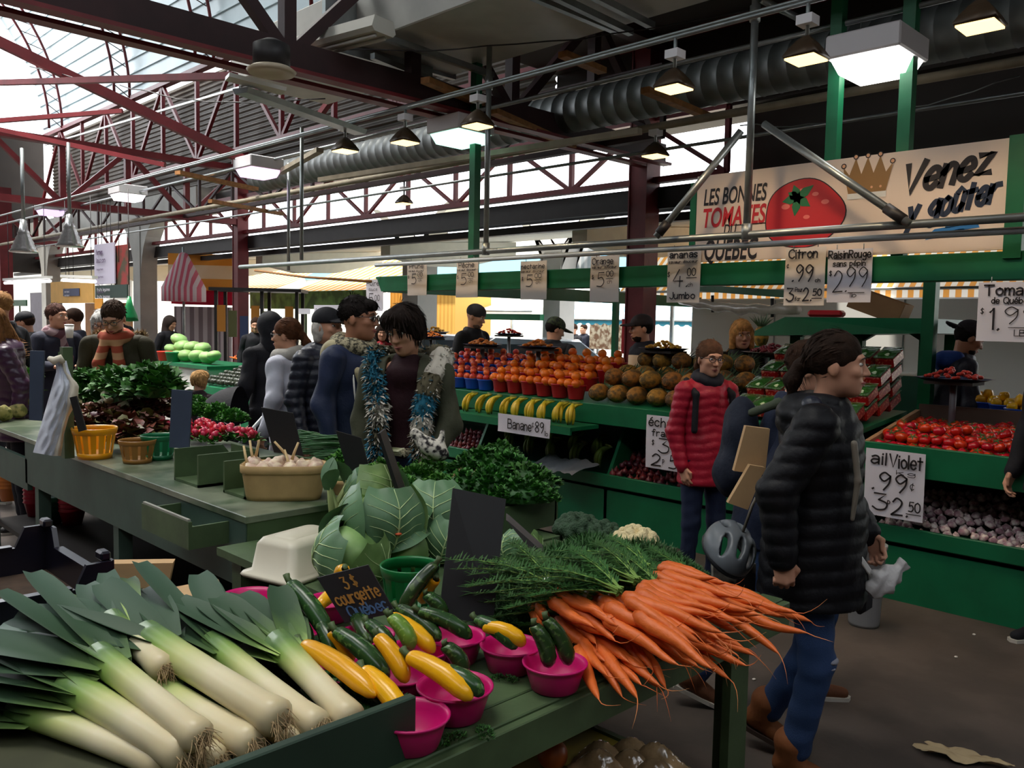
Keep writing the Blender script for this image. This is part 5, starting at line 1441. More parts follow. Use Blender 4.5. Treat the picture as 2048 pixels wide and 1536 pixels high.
CB = (((1098, 1198), (1205, 1325), .88, .84, 'leftmost bunch of carrots drooping beside the pink bowl'), ((1118, 1184), (1335, 1285), .95, .91, 'bunch of carrots on top at the left of the pile'), ((1150, 1235), (1320, 1350), .88, .85, 'bunch of carrots low at the left front of the pile'), ((1205, 1208), (1420, 1300), .95, .91, 'bunch of carrots with a white tie in the middle'), ((1240, 1245), (1405, 1345), .88, .85, 'bunch of carrots lying low at the middle of the front edge'), ((1258, 1198), (1460, 1275), .98, .94, 'topmost bunch of carrots in the middle'),
      ((1290, 1176), (1480, 1255), .97, .93, 'bunch of carrots behind the topmost one'), ((1308, 1146), (1440, 1200), .95, .93, 'short bunch of carrots at the back by the cauliflower'), ((1335, 1190), (1500, 1262), .94, .9, 'bunch of carrots reaching for the table corner'), ((1415, 1184), (1545, 1238), .9, .87, 'rightmost bunch of carrots with a white tie'), ((1310, 1250), (1475, 1330), .89, .86, 'bunch of carrots over the green table leg'), ((1190, 1285), (1275, 1395), .85, .82, 'bottom bunch of carrots touching the bare planks'))
for k, (a, e, za, ze, lab) in enumerate(CB):
    pa = P(*a, z=za); pe = P(*e, z=ze); rr = random.Random(50 + k)
    t = thing('carrot_bunch', lab, 'carrots', pa); t.rotation_mode = 'QUATERNION'
    t.rotation_quaternion = rotto(pe - pa).to_quaternion()
    for i in range(8):
        ang = (i - 3.5) * .06 + rr.uniform(-.16, .16); lay = i % 2
        link('carrot', ME_CAR[(i + k * 3) % 9], t, (rr.uniform(-.015, .05), (i - 3.5) * .015, .014 * lay - .004 + rr.uniform(-.004, .004)), (rr.uniform(0, 6), rr.uniform(-.06, .09), ang), rr.uniform(.95, 1.15))
    link('greens', ME_FROND, t, (-.0, 0, .004), (0, rr.uniform(-.1, .12), rr.uniform(-.15, .15)), (1, 1.3, 1))
    if k in (1, 3, 9): link('band', band, t, (-.045, 0, .004))
ME_DILL = herb_mesh('fronds', 900, .2, .14, .1, .034, [mat('carrot_top_green'), M_HERBD], 77, .11, .3, .5, 3)
for i, (px, py, z, s) in enumerate(((1060, 1160, .84, 1.0), (1130, 1145, .86, 1.05), (1200, 1130, .87, 1.0), (1280, 1125, .86, .95), (1030, 1215, .83, .8), (1080, 1225, .82, .7), (1330, 1135, .85, .7), (1180, 1110, .86, .9))):
    bush('frond_heap', 'heap of feathery carrot tops behind the carrots', 'carrot tops', ME_DILL, P(px, py, z=z) + Vector((0, 0, -.03)), i * .9, 'heaps of carrot tops', s, (.17, .08))

# ------------------------------------------------------------------ broccoli and cauliflower
def florets(name, lab, cat, loc, m, r, n, seed, ms):
    rr = random.Random(seed); t = thing(name, lab, cat, loc)
    pr = [s_ell((0, 0, r * .2), (r * .8, r * .8, r * .6), .01)]
    for i in range(n):
        a = i * 2.4; q = math.sqrt((i + .5) / n); el = q * 1.45
        pr.append(s_ell((r * math.sin(el) * math.cos(a), r * math.sin(el) * math.sin(a), r * .2 + r * .75 * math.cos(el)), (r * rr.uniform(.22, .3),) * 3, .006))
    V, F = skin(pr, r / 13)
    MB().add(V, F, 0, True).obj('head', m, t)
    MB().lathe([(r * .3, -r * .35), (r * .4, r * .2)], 10).obj('stalk', ms, t)
    return t


M_BROC = mat('broccoli_green', rgb(46, 72, 48), .8, var=.2, vs=60, bump=.9, bs=140); M_CAUL = mat('cauliflower_cream', rgb(226, 208, 160), .8, var=.08, vs=50, bump=.8, bs=120)
florets('broccoli', 'dark broccoli head behind the carrot tops, left one', 'broccoli', P(1155, 1072, z=.87), M_BROC, .08, 26, 1, M_STEM)
florets('broccoli', 'dark broccoli head behind the carrot tops, right one', 'broccoli', P(1205, 1080, z=.87), M_BROC, .065, 22, 2, M_STEM)
florets('cauliflower', 'cream cauliflower behind the carrot tops', 'cauliflower', P(1270, 1096, z=.86), M_CAUL, .075, 26, 3, M_HERBL)

# ------------------------------------------------------------------ cabbages
M_CAB = mat('cabbage_leaf', rgb(112, 148, 84), .45, var=.2, vs=9, kind='noise', col2=rgb(140, 172, 104), sw=7, rand=.12); M_VEIN = mat('cabbage_vein', rgb(186, 208, 150), .5); M_CABD = mat('cabbage_outer_leaf', rgb(92, 128, 92), .45, var=.22, vs=9)


def cabbage(lab, loc, r, rot, seed, outer=4, group=None, pale=False):
    rr = random.Random(seed); t = thing('cabbage', lab, 'cabbage', loc, rot, group)
    MB().lathe([(r * math.sin(PI * i / 14) * 1.02, -r * math.cos(PI * i / 14) * .92) for i in range(15)], 24).obj('heart', M_CAB, t)
    for k in range(outer):
        a0 = k * 2.2 + rr.uniform(-.3, .3); wdt = rr.uniform(.9, 1.25); top = rr.uniform(.75, 1.05)
        def f(u, v, a0=a0, wdt=wdt, top=top, k=k):
            s = (u - .5) * 2; el = -1.2 + v * (1.2 + top); an = a0 + s * wdt * math.cos(min(1.2, abs(el)) * .75)
            lift = .012 * (k + 1) * r / .1 + (abs(s) ** 4) * .016 * (r / .1) + max(0, v - .86) * r * .9 * rr_k[k]
            q = r * 1.0 + lift + .003 * math.sin(an * 9 + v * 7)
            return (q * math.cos(el) * math.cos(an), q * math.cos(el) * math.sin(an), q * math.sin(el) * .95)
        rr_k = [rr.uniform(.2, 1.3) for _ in range(outer)]
        g = MB().grid(f, 20, 18)
        q3 = lambda u, v: Vector(f(u, v)) * 1.004
        g.tube([q3(.5, v) for v in np.linspace(.02, .97, 14)], [.0042 - .003 * v for v in np.linspace(0, 1, 14)], 5, 1)
        for sg in (-1, 1):
            for v0 in (.1, .24, .38, .52, .66): g.tube([q3(.5 + sg * .44 * w_ ** 1.1, v0 + .3 * w_ - .06 * w_ * w_) for w_ in np.linspace(0, 1, 7)], [.0024 - .0018 * w_ for w_ in np.linspace(0, 1, 7)], 4, 1)
        g.obj('outer_leaf', [M_CABD if k % 2 else M_CAB, M_VEIN], t)
    return t


cabbage('biggest cabbage on top of the heap beside the tall chalkboard', P(765, 1038, z=.99), .105, (.3, .2, 2.2), 1)
cabbage('pale veined cabbage at the front left, touching the white tub', P(700, 1108, z=.9), .098, (.5, -.3, .6), 2)
cabbage('small cut cabbage with an orange mark behind the green basket', P(815, 1100, z=.88), .078, (1.2, .1, 1.2), 3, 2)
cabbage('cabbage half hidden behind the tall chalkboard', P(872, 1030, z=.95), .09, (.2, -.4, 3.5), 4)
cabbage('cabbage behind the biggest one with a large loose leaf', P(745, 985, z=.99), .09, (-.4, .2, .3), 5)
cabbage('cabbage low behind the tall chalkboard', P(895, 1080, z=.88), .08, (.2, -.2, 1.5), 6)
cabbage('pointed dark cabbage peeping out right of the tall chalkboard', P(1040, 1095, z=.86), .06, (.4, .4, 1), 7, 3)
cabbage('cabbage under the biggest one', P(790, 1075, z=.88), .085, (0, .3, 2), 8)
o = MB().ball((0, 0, 0), (.013, .013, .005), 8).obj('orange_label', mat('orange_mark', rgb(206, 90, 50), .7)); o.location = P(797, 1068, z=.965); tag(o, 'small orange mark stuck on the cut cabbage', 'sticker')
fk = thing('fennel_stalks', 'pale fennel stalks standing beside the white tub', 'fennel', P(672, 1042, z=.86))
for i in range(5): MB().tube([(0, 0, -.05), (.01 * i - .02, .02 * (i % 2), .06), (.03 * i - .06, .05 * (i % 3) - .04, .16)], [.022, .013, .008], 8).obj('stalk', mat('fennel_pale', rgb(178, 192, 130), .5, var=.1), fk)
b = MB()
for i in range(5): blade(b, (.03 * i - .06, .05 * (i % 3) - .04, .14), (rr.uniform(-.6, .6), rr.uniform(-.6, .6), 1), .13, .07, .9, 0, 6)
b.obj('leaf', M_CABD, fk)

# ------------------------------------------------------------------ white tub, paper bags, black crate
p = P(603, 1140, z=ZT)
t = thing('plastic_tub', 'white plastic tub lying upside down beside the cabbages', 'tub', (p.x, p.y, ZT + .001), .25)
b = MB(); rings = [(.17, .125, 0), (.175, .13, .008), (.17, .125, .016), (.148, .105, .022), (.135, .092, .11), (.122, .08, .128), (.1, .06, .132)]
def rr_ring(a, c, z, n=8, q=.03):
    out = []
    for sx, sy, s0 in ((1, 1, 0), (-1, 1, 1), (-1, -1, 2), (1, -1, 3)):
        for k in range(n):
            an = s0 * PI / 2 + k * PI / 2 / (n - 1); out.append((sx * (a - q) + q * math.cos(an), sy * (c - q) + q * math.sin(an), z))
    return out
vs = []; 
for a, c, z in rings: vs += rr_ring(a, c, z)
n = 32; fs = [(i * n + j, i * n + (j + 1) % n, (i + 1) * n + (j + 1) % n, (i + 1) * n + j) for i in range(len(rings) - 1) for j in range(n)] + [tuple(range((len(rings) - 1) * n, len(rings) * n)), tuple(range(n - 1, -1, -1))]
b.add(vs, fs, 0, True).obj('tub_body', mat('ivory_plastic', rgb(206, 200, 180), .4, var=.06, vs=3), t)
rings = [(.09, .05, .131), (.085, .045, .136)]; b = MB(); vs = []
for a, c, z in rings: vs += rr_ring(a, c, z, q=.02)
b.add(vs, [(j, (j + 1) % n, n + (j + 1) % n, n + j) for j in range(n)] + [tuple(range(n, 2 * n))], 0, True).obj('foot_ring', mat('ivory_plastic'), t)
M_KRAFT = mat('kraft_paper', rgb(196, 160, 116), .75, var=.07, vs=5, bump=.3, bs=14)
board('paper_bag', 'stack of brown paper bags standing behind the leeks', ((203, 1128), (346, 1126), (332, 1192), (204, 1184)), 2.66, M_KRAFT, .05, 'paper bag', (0, .05, .05, 0))
tag(MB().grid(lambda u, v: ((u - .5) * .22, (v - .5) * .16, .006 * math.sin(5 * u) * math.sin(4 * v) + .006), 8, 8).obj('paper_bag', M_KRAFT, None, P(370, 1188, z=.83), (0, 0, -.3)), 'flat brown paper bag lying right of the standing bags', 'paper bag')
tag(MB().grid(lambda u, v: ((u - .5) * .2, (v - .5) * .14, .006 * math.sin(5 * u) * math.sin(4 * v)), 8, 8).obj('paper_bag', M_KRAFT, None, P(265, 1205, z=.83), (0, 0, .3)), 'flat brown paper bag peeping out under the leek leaves', 'paper bag')
M_CRATE = mat('black_crate_plastic', rgb(22, 22, 34), .28)
kc = P(60, 1172, z=.86)
t = thing('plastic_crate', 'black plastic crate at the left edge beside the paper bags', 'crate', (kc.x - .06, kc.y + .02, ZT + .001))
a_, c_, h_ = .2, .29, .17
prof = lambda L: [(-L, 0), (L, 0), (L, h_), (L - .07, h_), (L - .1, h_ * .62), (-L + .1, h_ * .62), (-L + .07, h_), (-L, h_)]
for s in (-1, 1):
    MB().prism(prof(c_), s * a_ - .008, s * a_ + .008, 'x').obj('side_wall', M_CRATE, t)
    MB().prism(prof(a_), s * c_ - .008, s * c_ + .008, 'y').obj('end_wall', M_CRATE, t)
    for s2 in (-1, 1): MB().box((s * (a_ - .012), s2 * (c_ - .03), h_ + .012), (.03, .05, .028), bev=.006).obj('stacking_lug', M_CRATE, t)
    MB().box((s * a_, 0, h_ * .62 + .004), (.03, c_ * 2 - .22, .008)).obj('rim', M_CRATE, t); MB().box((0, s * c_, h_ * .62 + .004), (a_ * 2 - .22, .03, .008)).obj('rim', M_CRATE, t)
MB().box((0, 0, .01), (a_ * 2, c_ * 2, .014)).obj('bottom', mat('crate_dirt', rgb(60, 44, 32), .9, var=.3, vs=20), t)

# ------------------------------------------------------------------ things on the counter
ZC = .9
# small open rack of boards and garlic basket
def rack(lab, px, py, L=.3, h=.13, D=.22):
    p = P(px, py, z=ZC)
    t = thing('bag_rack', lab, 'rack', (p.x, p.y, ZC + .001))
    MB().box((D / 2, 0, .006), (D, L, .012)).obj('base', M_DGREEN, t)
    MB().prism([(0, 0), (D, 0), (D, h * .5), (D * .8, h), (0.0, h)], L / 2 - .012, L / 2, 'y').obj('end', M_DGREEN, t)
    MB().prism([(0, 0), (D, 0), (D, h * .9), (D * .8, h), (0.0, h)], -L / 2, -L / 2 + .012, 'y').obj('end', M_DGREEN, t)
    MB().box((D - .006, 0, h * .5), (.012, L, h)).obj('back', M_DGREEN, t)
    return t


rack('olive wooden bag rack on the counter, left one with a curved side', 372, 968, .26, .15, .3)
rack('olive wooden bag rack behind the garlic basket', 468, 992, .2, .14, .34)
p = P(548, 998, z=ZC)
M_VEN = mat('wood_veneer', rgb(184, 154, 104), .7, var=.14, vs=9, bump=.2, bs=20)
t = thing('garlic_basket', 'oblong wooden veneer basket full of garlic on the counter', 'basket', (p.x + .05, p.y, ZC + .001), -.785 + .12)
def oval(a, c, z, n=40): return [(math.copysign(abs(math.cos(2 * PI * k / n)) ** .45, math.cos(2 * PI * k / n)) * a, math.copysign(abs(math.sin(2 * PI * k / n)) ** .6, math.sin(2 * PI * k / n)) * c, z) for k in range(n)]
vs = []; rg = [(.155, .085, 0), (.16, .088, .02), (.175, .1, .125), (.178, .102, .15), (.172, .096, .15), (.152, .08, .01)]
for q in rg: vs += oval(*q)
n = 40; MB().add(vs, [(i * n + j, i * n + (j + 1) % n, (i + 1) * n + (j + 1) % n, (i + 1) * n + j) for i in range(5) for j in range(n)] + [tuple(range(n - 1, -1, -1)), tuple(range(5 * n, 6 * n))], 0, True).obj('basket_body', M_VEN, t)
vs = []
for q in ((.18, .104, .118), (.182, .106, .122), (.182, .106, .15), (.179, .103, .152)): vs += oval(*q)
MB().add(vs, [(i * n + j, i * n + (j + 1) % n, (i + 1) * n + (j + 1) % n, (i + 1) * n + j) for i in range(3) for j in range(n)], 0, True).obj('hoop', M_VEN, t)
M_GARW = mat('white_garlic_skin', rgb(226, 208, 180), .5, kind='noise', col2=rgb(200, 168, 150), sw=30, rand=.1)
gw = MB().lathe([(0, -.02), (.02, -.018), (.03, -.004), (.026, .012), (.012, .024), (.006, .034)], 14, wob=lambda a, i: 1 + .07 * math.cos(6 * a)).mesh('bulb', M_GARW)
gs = MB().tube([(0, 0, .03), (.004, 0, .06), (.012, .002, .1)], [.006, .005, .004], 6).mesh('dry_stalk', mat('straw_stalk', rgb(206, 178, 130), .7))
for i in range(18):
    lx, ly = -.13 + .052 * (i % 6) + R.uniform(-.008, .008), -.05 + .045 * (i // 6)
    an = -.785 + .12; wx, wy = p.x + .05 + lx * math.cos(an) - ly * math.sin(an), p.y + lx * math.sin(an) + ly * math.cos(an)
    g = thing('garlic', 'pale garlic bulb with a dry stalk in the veneer basket' if i % 3 == 0 else 'pale garlic bulb in the veneer basket', 'garlic', (wx, wy, ZC + .135 + R.uniform(-.012, .012)), (R.uniform(-.7, .7), R.uniform(-.7, .7), R.uniform(0, 6)), 'stalked garlic in the veneer basket' if i % 3 == 0 else 'garlic in the veneer basket')
    link('bulb', gw, g)
    if i % 3 == 0: link('dry_stalk', gs, g)
    g.scale = (1.2,) * 3
# yellow slatted basket
p = P(190, 916, z=ZC)
M_YB = mat('yellow_basket_plastic', rgb(232, 160, 16), .3, sub=.1)
slat_basket('slatted_basket', 'yellow slatted basket standing empty on the counter', M_YB, (p.x, p.y, ZC + .001), .11, .085, .165, 16)
p = P(275, 925, z=ZC); slat_basket('slatted_basket', 'brown slatted basket under the red lettuce', mat('brown_basket_plastic', rgb(150, 104, 44), .4), (p.x, p.y, ZC + .001), .09, .07, .12)
p = P(318, 918, z=ZC); slat_basket('slatted_basket', 'dark green basket under the radishes', M_GBASK, (p.x, p.y, ZC + .001), .09, .07, .13)
p = P(198, 862, z=ZC + .02); basket('white_bowl', 'white bowl of dark beets behind the yellow basket', M_WHITE, (p.x, p.y, ZC + .04), .07, .055, .07)
bt_ = fruit('beet', .03, mat('beet_skin', rgb(70, 22, 36), .5, var=.2), .9)
for k in range(5): put(bt_, 'beet', (p.x + .03 * math.cos(k * 1.26), p.y + .03 * math.sin(k * 1.26), ZC + .12), 'dark beet in the white bowl', 'beet', 'beets in the white bowl')
# plastic bag roll hung on the stake
q = P(112, 815, d=4.45)
def lerp_px(tab, v):
    for (v0, x0, y0), (v1, x1, y1) in zip(tab[:-1], tab[1:]):
        if v <= v1: k = (v - v0) / (v1 - v0); return x0 + (x1 - x0) * k, y0 + (y1 - y0) * k
    return tab[-1][1:]
BL = ((0, 110, 722), (.12, 113, 742), (1, 66, 905)); BR = ((0, 122, 722), (.1, 127, 742), (.25, 140, 772), (.5, 128, 830), (1, 106, 912)); BR2 = ((0, 128, 724), (.1, 134, 744), (.22, 158, 770), (.36, 156, 800), (.5, 136, 836), (.75, 128, 870), (1, 122, 912))
def bag(u, v):
    a, c = lerp_px(BL, v), lerp_px(BR, v); w_ = (a[0] + (c[0] - a[0]) * u, a[1] + (c[1] - a[1]) * u)
    return P(*w_, d=4.45 - .05 * math.sin(PI * u) * min(1, v * 3) - .006 * math.sin(19 * u + 9 * v) - .004 * math.sin(33 * v + 14 * u)) - q
def bag2(u, v):
    a, c = lerp_px(BR, v), lerp_px(BR2, v); w_ = (a[0] + (c[0] - a[0]) * u, a[1] + (c[1] - a[1]) * u)
    return P(*w_, d=4.45 + .03 * u - .02 * math.sin(PI * u) - .005 * math.sin(23 * v)) - q
t = thing('carrier_bags', 'hanging wad of white plastic carrier bags on the counter', 'plastic bags', q)
MB().grid(bag, 18, 30).obj('bag_front', mat('white_polythene', rgb(216, 222, 236), .3, bump=.6, bs=18), t)
MB().grid(bag2, 12, 30).obj('bag_side', mat('cream_polythene', rgb(226, 218, 200), .4, bump=.5, bs=18), t)
for k_ in range(3): MB().grid(lambda u, v: bag(u, v) + _f0 * (.012 + .01 * k_) + CR * (.006 * k_), 8, 14).obj('bag_layer', mat('white_polythene'), t)
MB().tube([P(97, 716, d=4.42) - q, P(108, 722, d=4.42) - q, P(120, 716, d=4.43) - q, P(126, 726, d=4.44) - q], [.012, .022, .02, .014], 8).obj('knot', mat('cream_polythene'), t)
tag(MB().box((0, 0, .3), (.05, .05, .6)).obj('bag_post', M_DGREEN, None, (q.x + .08, q.y + .08, ZC + .001)), 'short green post carrying the carrier bags', 'post')

# celeriac heap
def knob(seed, r):
    rr = random.Random(seed); pr = [s_ell((0, 0, 0), (r, r, r * .9), .02)]
    for i in range(14):
        a, e = rr.uniform(0, 6.28), rr.uniform(-1.2, 1.2)
        pr.append(s_ell((r * .85 * math.cos(e) * math.cos(a), r * .85 * math.cos(e) * math.sin(a), r * .8 * math.sin(e)), (r * .25,) * 3, .012))
    V, F = skin(pr, r / 9); return MB().add(V, F, 0, True)
M_CELE = mat('celeriac_skin', rgb(168, 156, 92), .8, kind='noise', col2=rgb(110, 112, 56), sw=26, bump=.5, bs=50, rand=.12)
ME_CEL = [knob(k, .058).mesh('root', M_CELE) for k in range(3)]
cl = MB(); rr = random.Random(3)
for i in range(9): blade(cl, (0, 0, .05), (rr.uniform(-1, 1), rr.uniform(-1, 1), 1.2), rr.uniform(.07, .13), .045, .8, 0, 5)
ME_CLF = cl.mesh('leaf_tuft', [M_HERBL])
for i, (px, py, z) in enumerate(((36, 822, .96), (8, 826, .96), (22, 790, 1.05), (6, 765, 1.12), (48, 775, 1.1), (-14, 790, 1.05), (60, 800, 1.02), (-20, 830, .96))):
    t = thing('celeriac', 'knobbly celeriac with green leaf tuft in the heap at the left edge', 'celeriac', P(px, py, z=z), (rr.uniform(-.6, .6), rr.uniform(-.6, .6), i), 'celeriac heap')
    link('root', ME_CEL[i % 3], t)
    if i > 2: link('leaf_tuft', ME_CLF, t)
for i, (px, py, z) in enumerate(((40, 752, 1.12), (15, 745, 1.13), (62, 760, 1.1))): bush('celery_leaves', 'bright celery leaves on top of the celeriac heap', 'celery leaves', herb_mesh('leaves', 60, .09, .09, .07, .05, [M_HERBL, M_HERB], 80 + i, .6), P(px, py, z=z), i, 'celery leaves on the celeriac')
# kale, lettuces, parsley
ME_KALE = [herb_mesh('leaves', 150, .13, .13, .14, .075, [M_HERB, M_HERBD], 90 + k, .55, 1.2, .7, 2) for k in range(2)]
for i, (px, py, z, s) in enumerate(((180, 815, .93, 1.1), (205, 822, .93, 1.0), (250, 812, .95, 1.1), (285, 808, .96, 1.1), (315, 812, .95, 1.1), (228, 800, .98, .9), (170, 790, 1.0, .7))):
    bush('leafy_greens', 'bunch of dark leafy greens on the counter before the man in glasses', 'greens', ME_KALE[i % 2], P(px, py - 18, x=2.22 + .05 * (i % 2)), i * 1.3, 'dark leafy greens', s * 1.15, (.1, .1))
for i, (px, py) in enumerate(((212, 790), (218, 798))): put(fruit('turnip', .035, mat('turnip_skin', rgb(226, 228, 196), .5), .9), 'turnip', P(px, py, x=2.1), ('upper', 'lower')[i] + ' pale turnip among the dark greens', 'turnip', None)
M_RLET = mat('red_lettuce', rgb(92, 54, 40), .5, kind='noise', col2=rgb(130, 70, 56), sw=12, var=.3, rand=.15); M_RLET2 = mat('red_lettuce_green', rgb(96, 92, 46), .5, var=.3)
ME_LET = [herb_mesh('leaves', 120, .12, .12, .12, .085, [M_RLET, M_RLET2], 60 + k, .8, 1.4, .5, 2) for k in range(2)]
for i, (px, py, z, s) in enumerate(((165, 868, .91, .9), (205, 852, .93, 1.0), (235, 862, .92, 1.05), (268, 850, .94, 1.05), (300, 838, .96, 1.0), (255, 885, .95, .85), (150, 845, .92, .9), (285, 868, .95, .9), (315, 822, 1.0, .8))):
    bush('red_lettuce', 'head of brownish red lettuce on the counter', 'lettuce', ME_LET[i % 2], P(px, py, z=z), i * 1.7, 'red lettuces', s, (.1, .09))
ME_PARS = [herb_mesh('leaves', 260, .15, .12, .1, .034, [M_HERB, M_HERBL], 40 + k, .7, .5, .6, 3) for k in range(2)]
ME_PARD = [herb_mesh('leaves', 260, .15, .12, .1, .03, [M_HERB, M_HERBD], 140 + k, .7, .5, .6, 3) for k in range(2)]
for i, (px, py, z, s) in enumerate(((400, 830, .98, .8), (435, 835, .97, .9), (465, 842, .96, .8), (395, 808, 1.0, .6))): bush('parsley_bunch', 'bright parsley bunch behind the radishes', 'parsley', ME_PARS[i % 2], P(px, py, z=z), i, 'parsley behind the radishes', s, (.12, .08))
for i, (px, py, z, s) in enumerate(((690, 930, .93, .9), (770, 955, .92, 1.0), (840, 965, .91, 1.0), (800, 990, .9, 1.0), (880, 985, .9, 1.0), (730, 905, .93, .8), (860, 940, .93, .8))): bush('parsley_bunch', 'flat parsley bunch between the cabbages and the scallions', 'parsley', ME_PARS[i % 2], P(px, py, z=z), i * 1.4, 'parsley by the cabbages', s * .8, (.12, .08))
for i, (px, py, z, s) in enumerate(((960, 945, .97, 1.1), (1010, 960, .96, 1.15), (1055, 975, .95, 1.0), (985, 985, .94, 1.0), (1040, 1000, .93, .9), (930, 985, .93, .9), (1072, 1000, .93, .7), (1000, 925, 1.0, .9))): bush('coriander_bunch', 'dark leafy coriander bunch in the herb box', 'coriander', ME_PARD[i % 2], P(px, py, z=z), i * 1.4, 'coriander in the herb box', s, (.12, .09))
rb_ = MB(); rr = random.Random(9)
for i in range(90):
    a = rr.uniform(-.9, .9); rb_.tube([(0, rr.uniform(-.03, .03), 0), (-.05, a * .05, .03 * rr.random()), (-.1 - .04 * rr.random(), a * .1, .04 * rr.uniform(-.5, 1))], [.0016, .0012, .0006], 4, cap=False)
for i, (px, py) in enumerate(((915, 945), (935, 955), (905, 965))): tag(rb_.obj('root_bundle', M_ROOT, None, P(px, py, z=.98), (0, 0, 2.2 + i * .5)), 'brown stringy coriander roots beside the herbs, ' + ('upper', 'right', 'lower')[i] + ' tuft', 'roots')
# scallions
sc_ = MB(); rr = random.Random(12)
M_SCW = gradmat('scallion_white', ((0, rgb(224, 222, 190)), (.35, rgb(190, 206, 130)), (.6, rgb(80, 130, 58)), (1, rgb(44, 96, 48))), 0, 0, .3, .4, .1)
for i in range(9):
    y = (i - 4) * .011; z = .012 * (i % 3)
    sc_.tube([(0, y * .7, z), (.02, y * .75, z), (.15, y, z + .005), (.3, y * 1.7, z + .012 + rr.uniform(-.01, .02)), (.42, y * 2.2 + rr.uniform(-.02, .02), z)], [.008, .006, .0055, .005, .002], 6)
ME_SCAL = sc_.mesh('stems', M_SCW)
sr_ = MB()
for i in range(40): sr_.tube([(0, rr.uniform(-.03, .03), rr.uniform(0, .03)), (-.03, rr.uniform(-.05, .05), rr.uniform(-.01, .03))], [.001, .0005], 4, cap=False)
ME_SCR = sr_.mesh('roots', mat('pale_root', rgb(214, 206, 176), .8))
for i in range(22):
    px = 800 - 16 * (i % 8) + rr.uniform(-8, 8); py = 925 - 9 * (i // 8) - 4 * (i % 8) + rr.uniform(-3, 3)
    t = thing('scallion_bunch', 'bunch of green scallions with pale roots heaped on the counter', 'scallions', P(px, py, z=.93 + .03 * (i // 8)), (rr.uniform(-.2, .2), rr.uniform(-.1, .05), 2.2 + rr.uniform(-.25, .25)), 'scallions heaped on the counter')
    link('stems', ME_SCAL, t); link('roots', ME_SCR, t)
# radishes
M_RAD = mat('radish_skin', rgb(200, 36, 66), .35, var=.12, rand=.15); M_RADT = mat('radish_tail', rgb(232, 190, 190), .5)
rd = MB().lathe([(0, -.02), (.012, -.017), (.02, -.002), (.017, .01), (.006, .017), (0, .018)], 12, 0); rd.tube([(0, 0, -.018), (.003, 0, -.035), (.0, .004, -.055)], [.003, .0016, .0006], 5, 1)
ME_RAD = rd.mesh('radish', [M_RAD, M_RADT])
ME_RLF = herb_mesh('leaves', 14, .07, .05, .03, .06, [M_HERB, M_HERBD], 200, .5, .8, .5, 2)
for i in range(17):
    if i < 4: px, py, z = 295 + 16 * (i % 2) + 14 * (i // 2), 848 + 10 * (i % 2), 1.0 - .03 * (i % 2)
    else: k = i - 4; px, py, z = 392 + 13.5 * (k % 9) + rr.uniform(-4, 4), 852 + 16 * (k // 9) + (k % 9) * 2.5, 1.0 - .035 * (k // 9) - .003 * (k % 9)
    t = thing('radish_bunch', 'bunch of red radishes in the small green basket' if i < 4 else 'bunch of red radishes heaped behind the bag racks', 'radishes', P(px, py, z=z), (0, 0, rr.uniform(0, 6)), 'radishes in the basket' if i < 4 else 'radishes heaped behind the racks')
    for k in range(8): link('radish', ME_RAD, t, (rr.uniform(-.055, .055), rr.uniform(-.045, .045), rr.uniform(-.01, .035)), (rr.uniform(.6, 2.2), rr.uniform(-.6, .6), rr.uniform(0, 6)), rr.uniform(.85, 1.15))
    link('leaves', ME_RLF, t, (0, 0, -.04))
# limes in a veneer basket
p = P(690, 985, z=.9); basket('lime_basket', 'small veneer basket of limes beside the garlic basket', M_VEN, (p.x, p.y, ZC - .098 + .001), .075, .06, .16)
lm = fruit('lime', .022, mat('lime_skin', rgb(74, 100, 44), .4, rand=.15), 1.1)
for k in range(8): put(lm, 'lime', (p.x + .045 * math.cos(k * .9), p.y + .045 * math.sin(k * .9), .965 + .025 * (k % 2)), 'green lime in the small veneer basket', 'lime', 'limes in the veneer basket')
# dried roots sticking up near the hooded woman
b = MB()
for i in range(9): b.tube([(0, .01 * i - .04, 0), (.0, .013 * i - .05, .03), (.01, .018 * i - .07, .06 + .012 * (i % 3))], [.004, .003, .001], 5)
t_ = tag(b.obj('radish_tails', M_RADT, None, P(690, 865, z=1.02)), 'pale pink radish tails behind the leaning chalkboard', 'radish tails')
# things on the low shelf under the nearest table
pl = fruit('onion', .045, mat('yellow_onion_skin', rgb(170, 84, 36), .4, var=.2), .95)
put(pl, 'yellow_onion', P(1105, 1508, z=.44), 'brown onion on the low shelf under the table', 'onion', None)
for i, (px, py) in enumerate(((1200, 1536), (1262, 1530), (1310, 1540))):
    b = MB().grid(lambda u, v: ((u - .5) * .16, (v - .5) * .16, .07 * math.sin(PI * u) * math.sin(PI * v) + .012 * math.sin(13 * u + 9 * v + i)), 14, 14)
    tag(b.obj('plastic_pack', mat('glossy_pack', rgb(168, 140, 104), .1, var=.5, vs=14, bump=.8, bs=20, coat=1), None, P(px, py, z=.4)), ('left', 'middle', 'right')[i] + ' shiny plastic wrapped pack on the low shelf', 'pack')
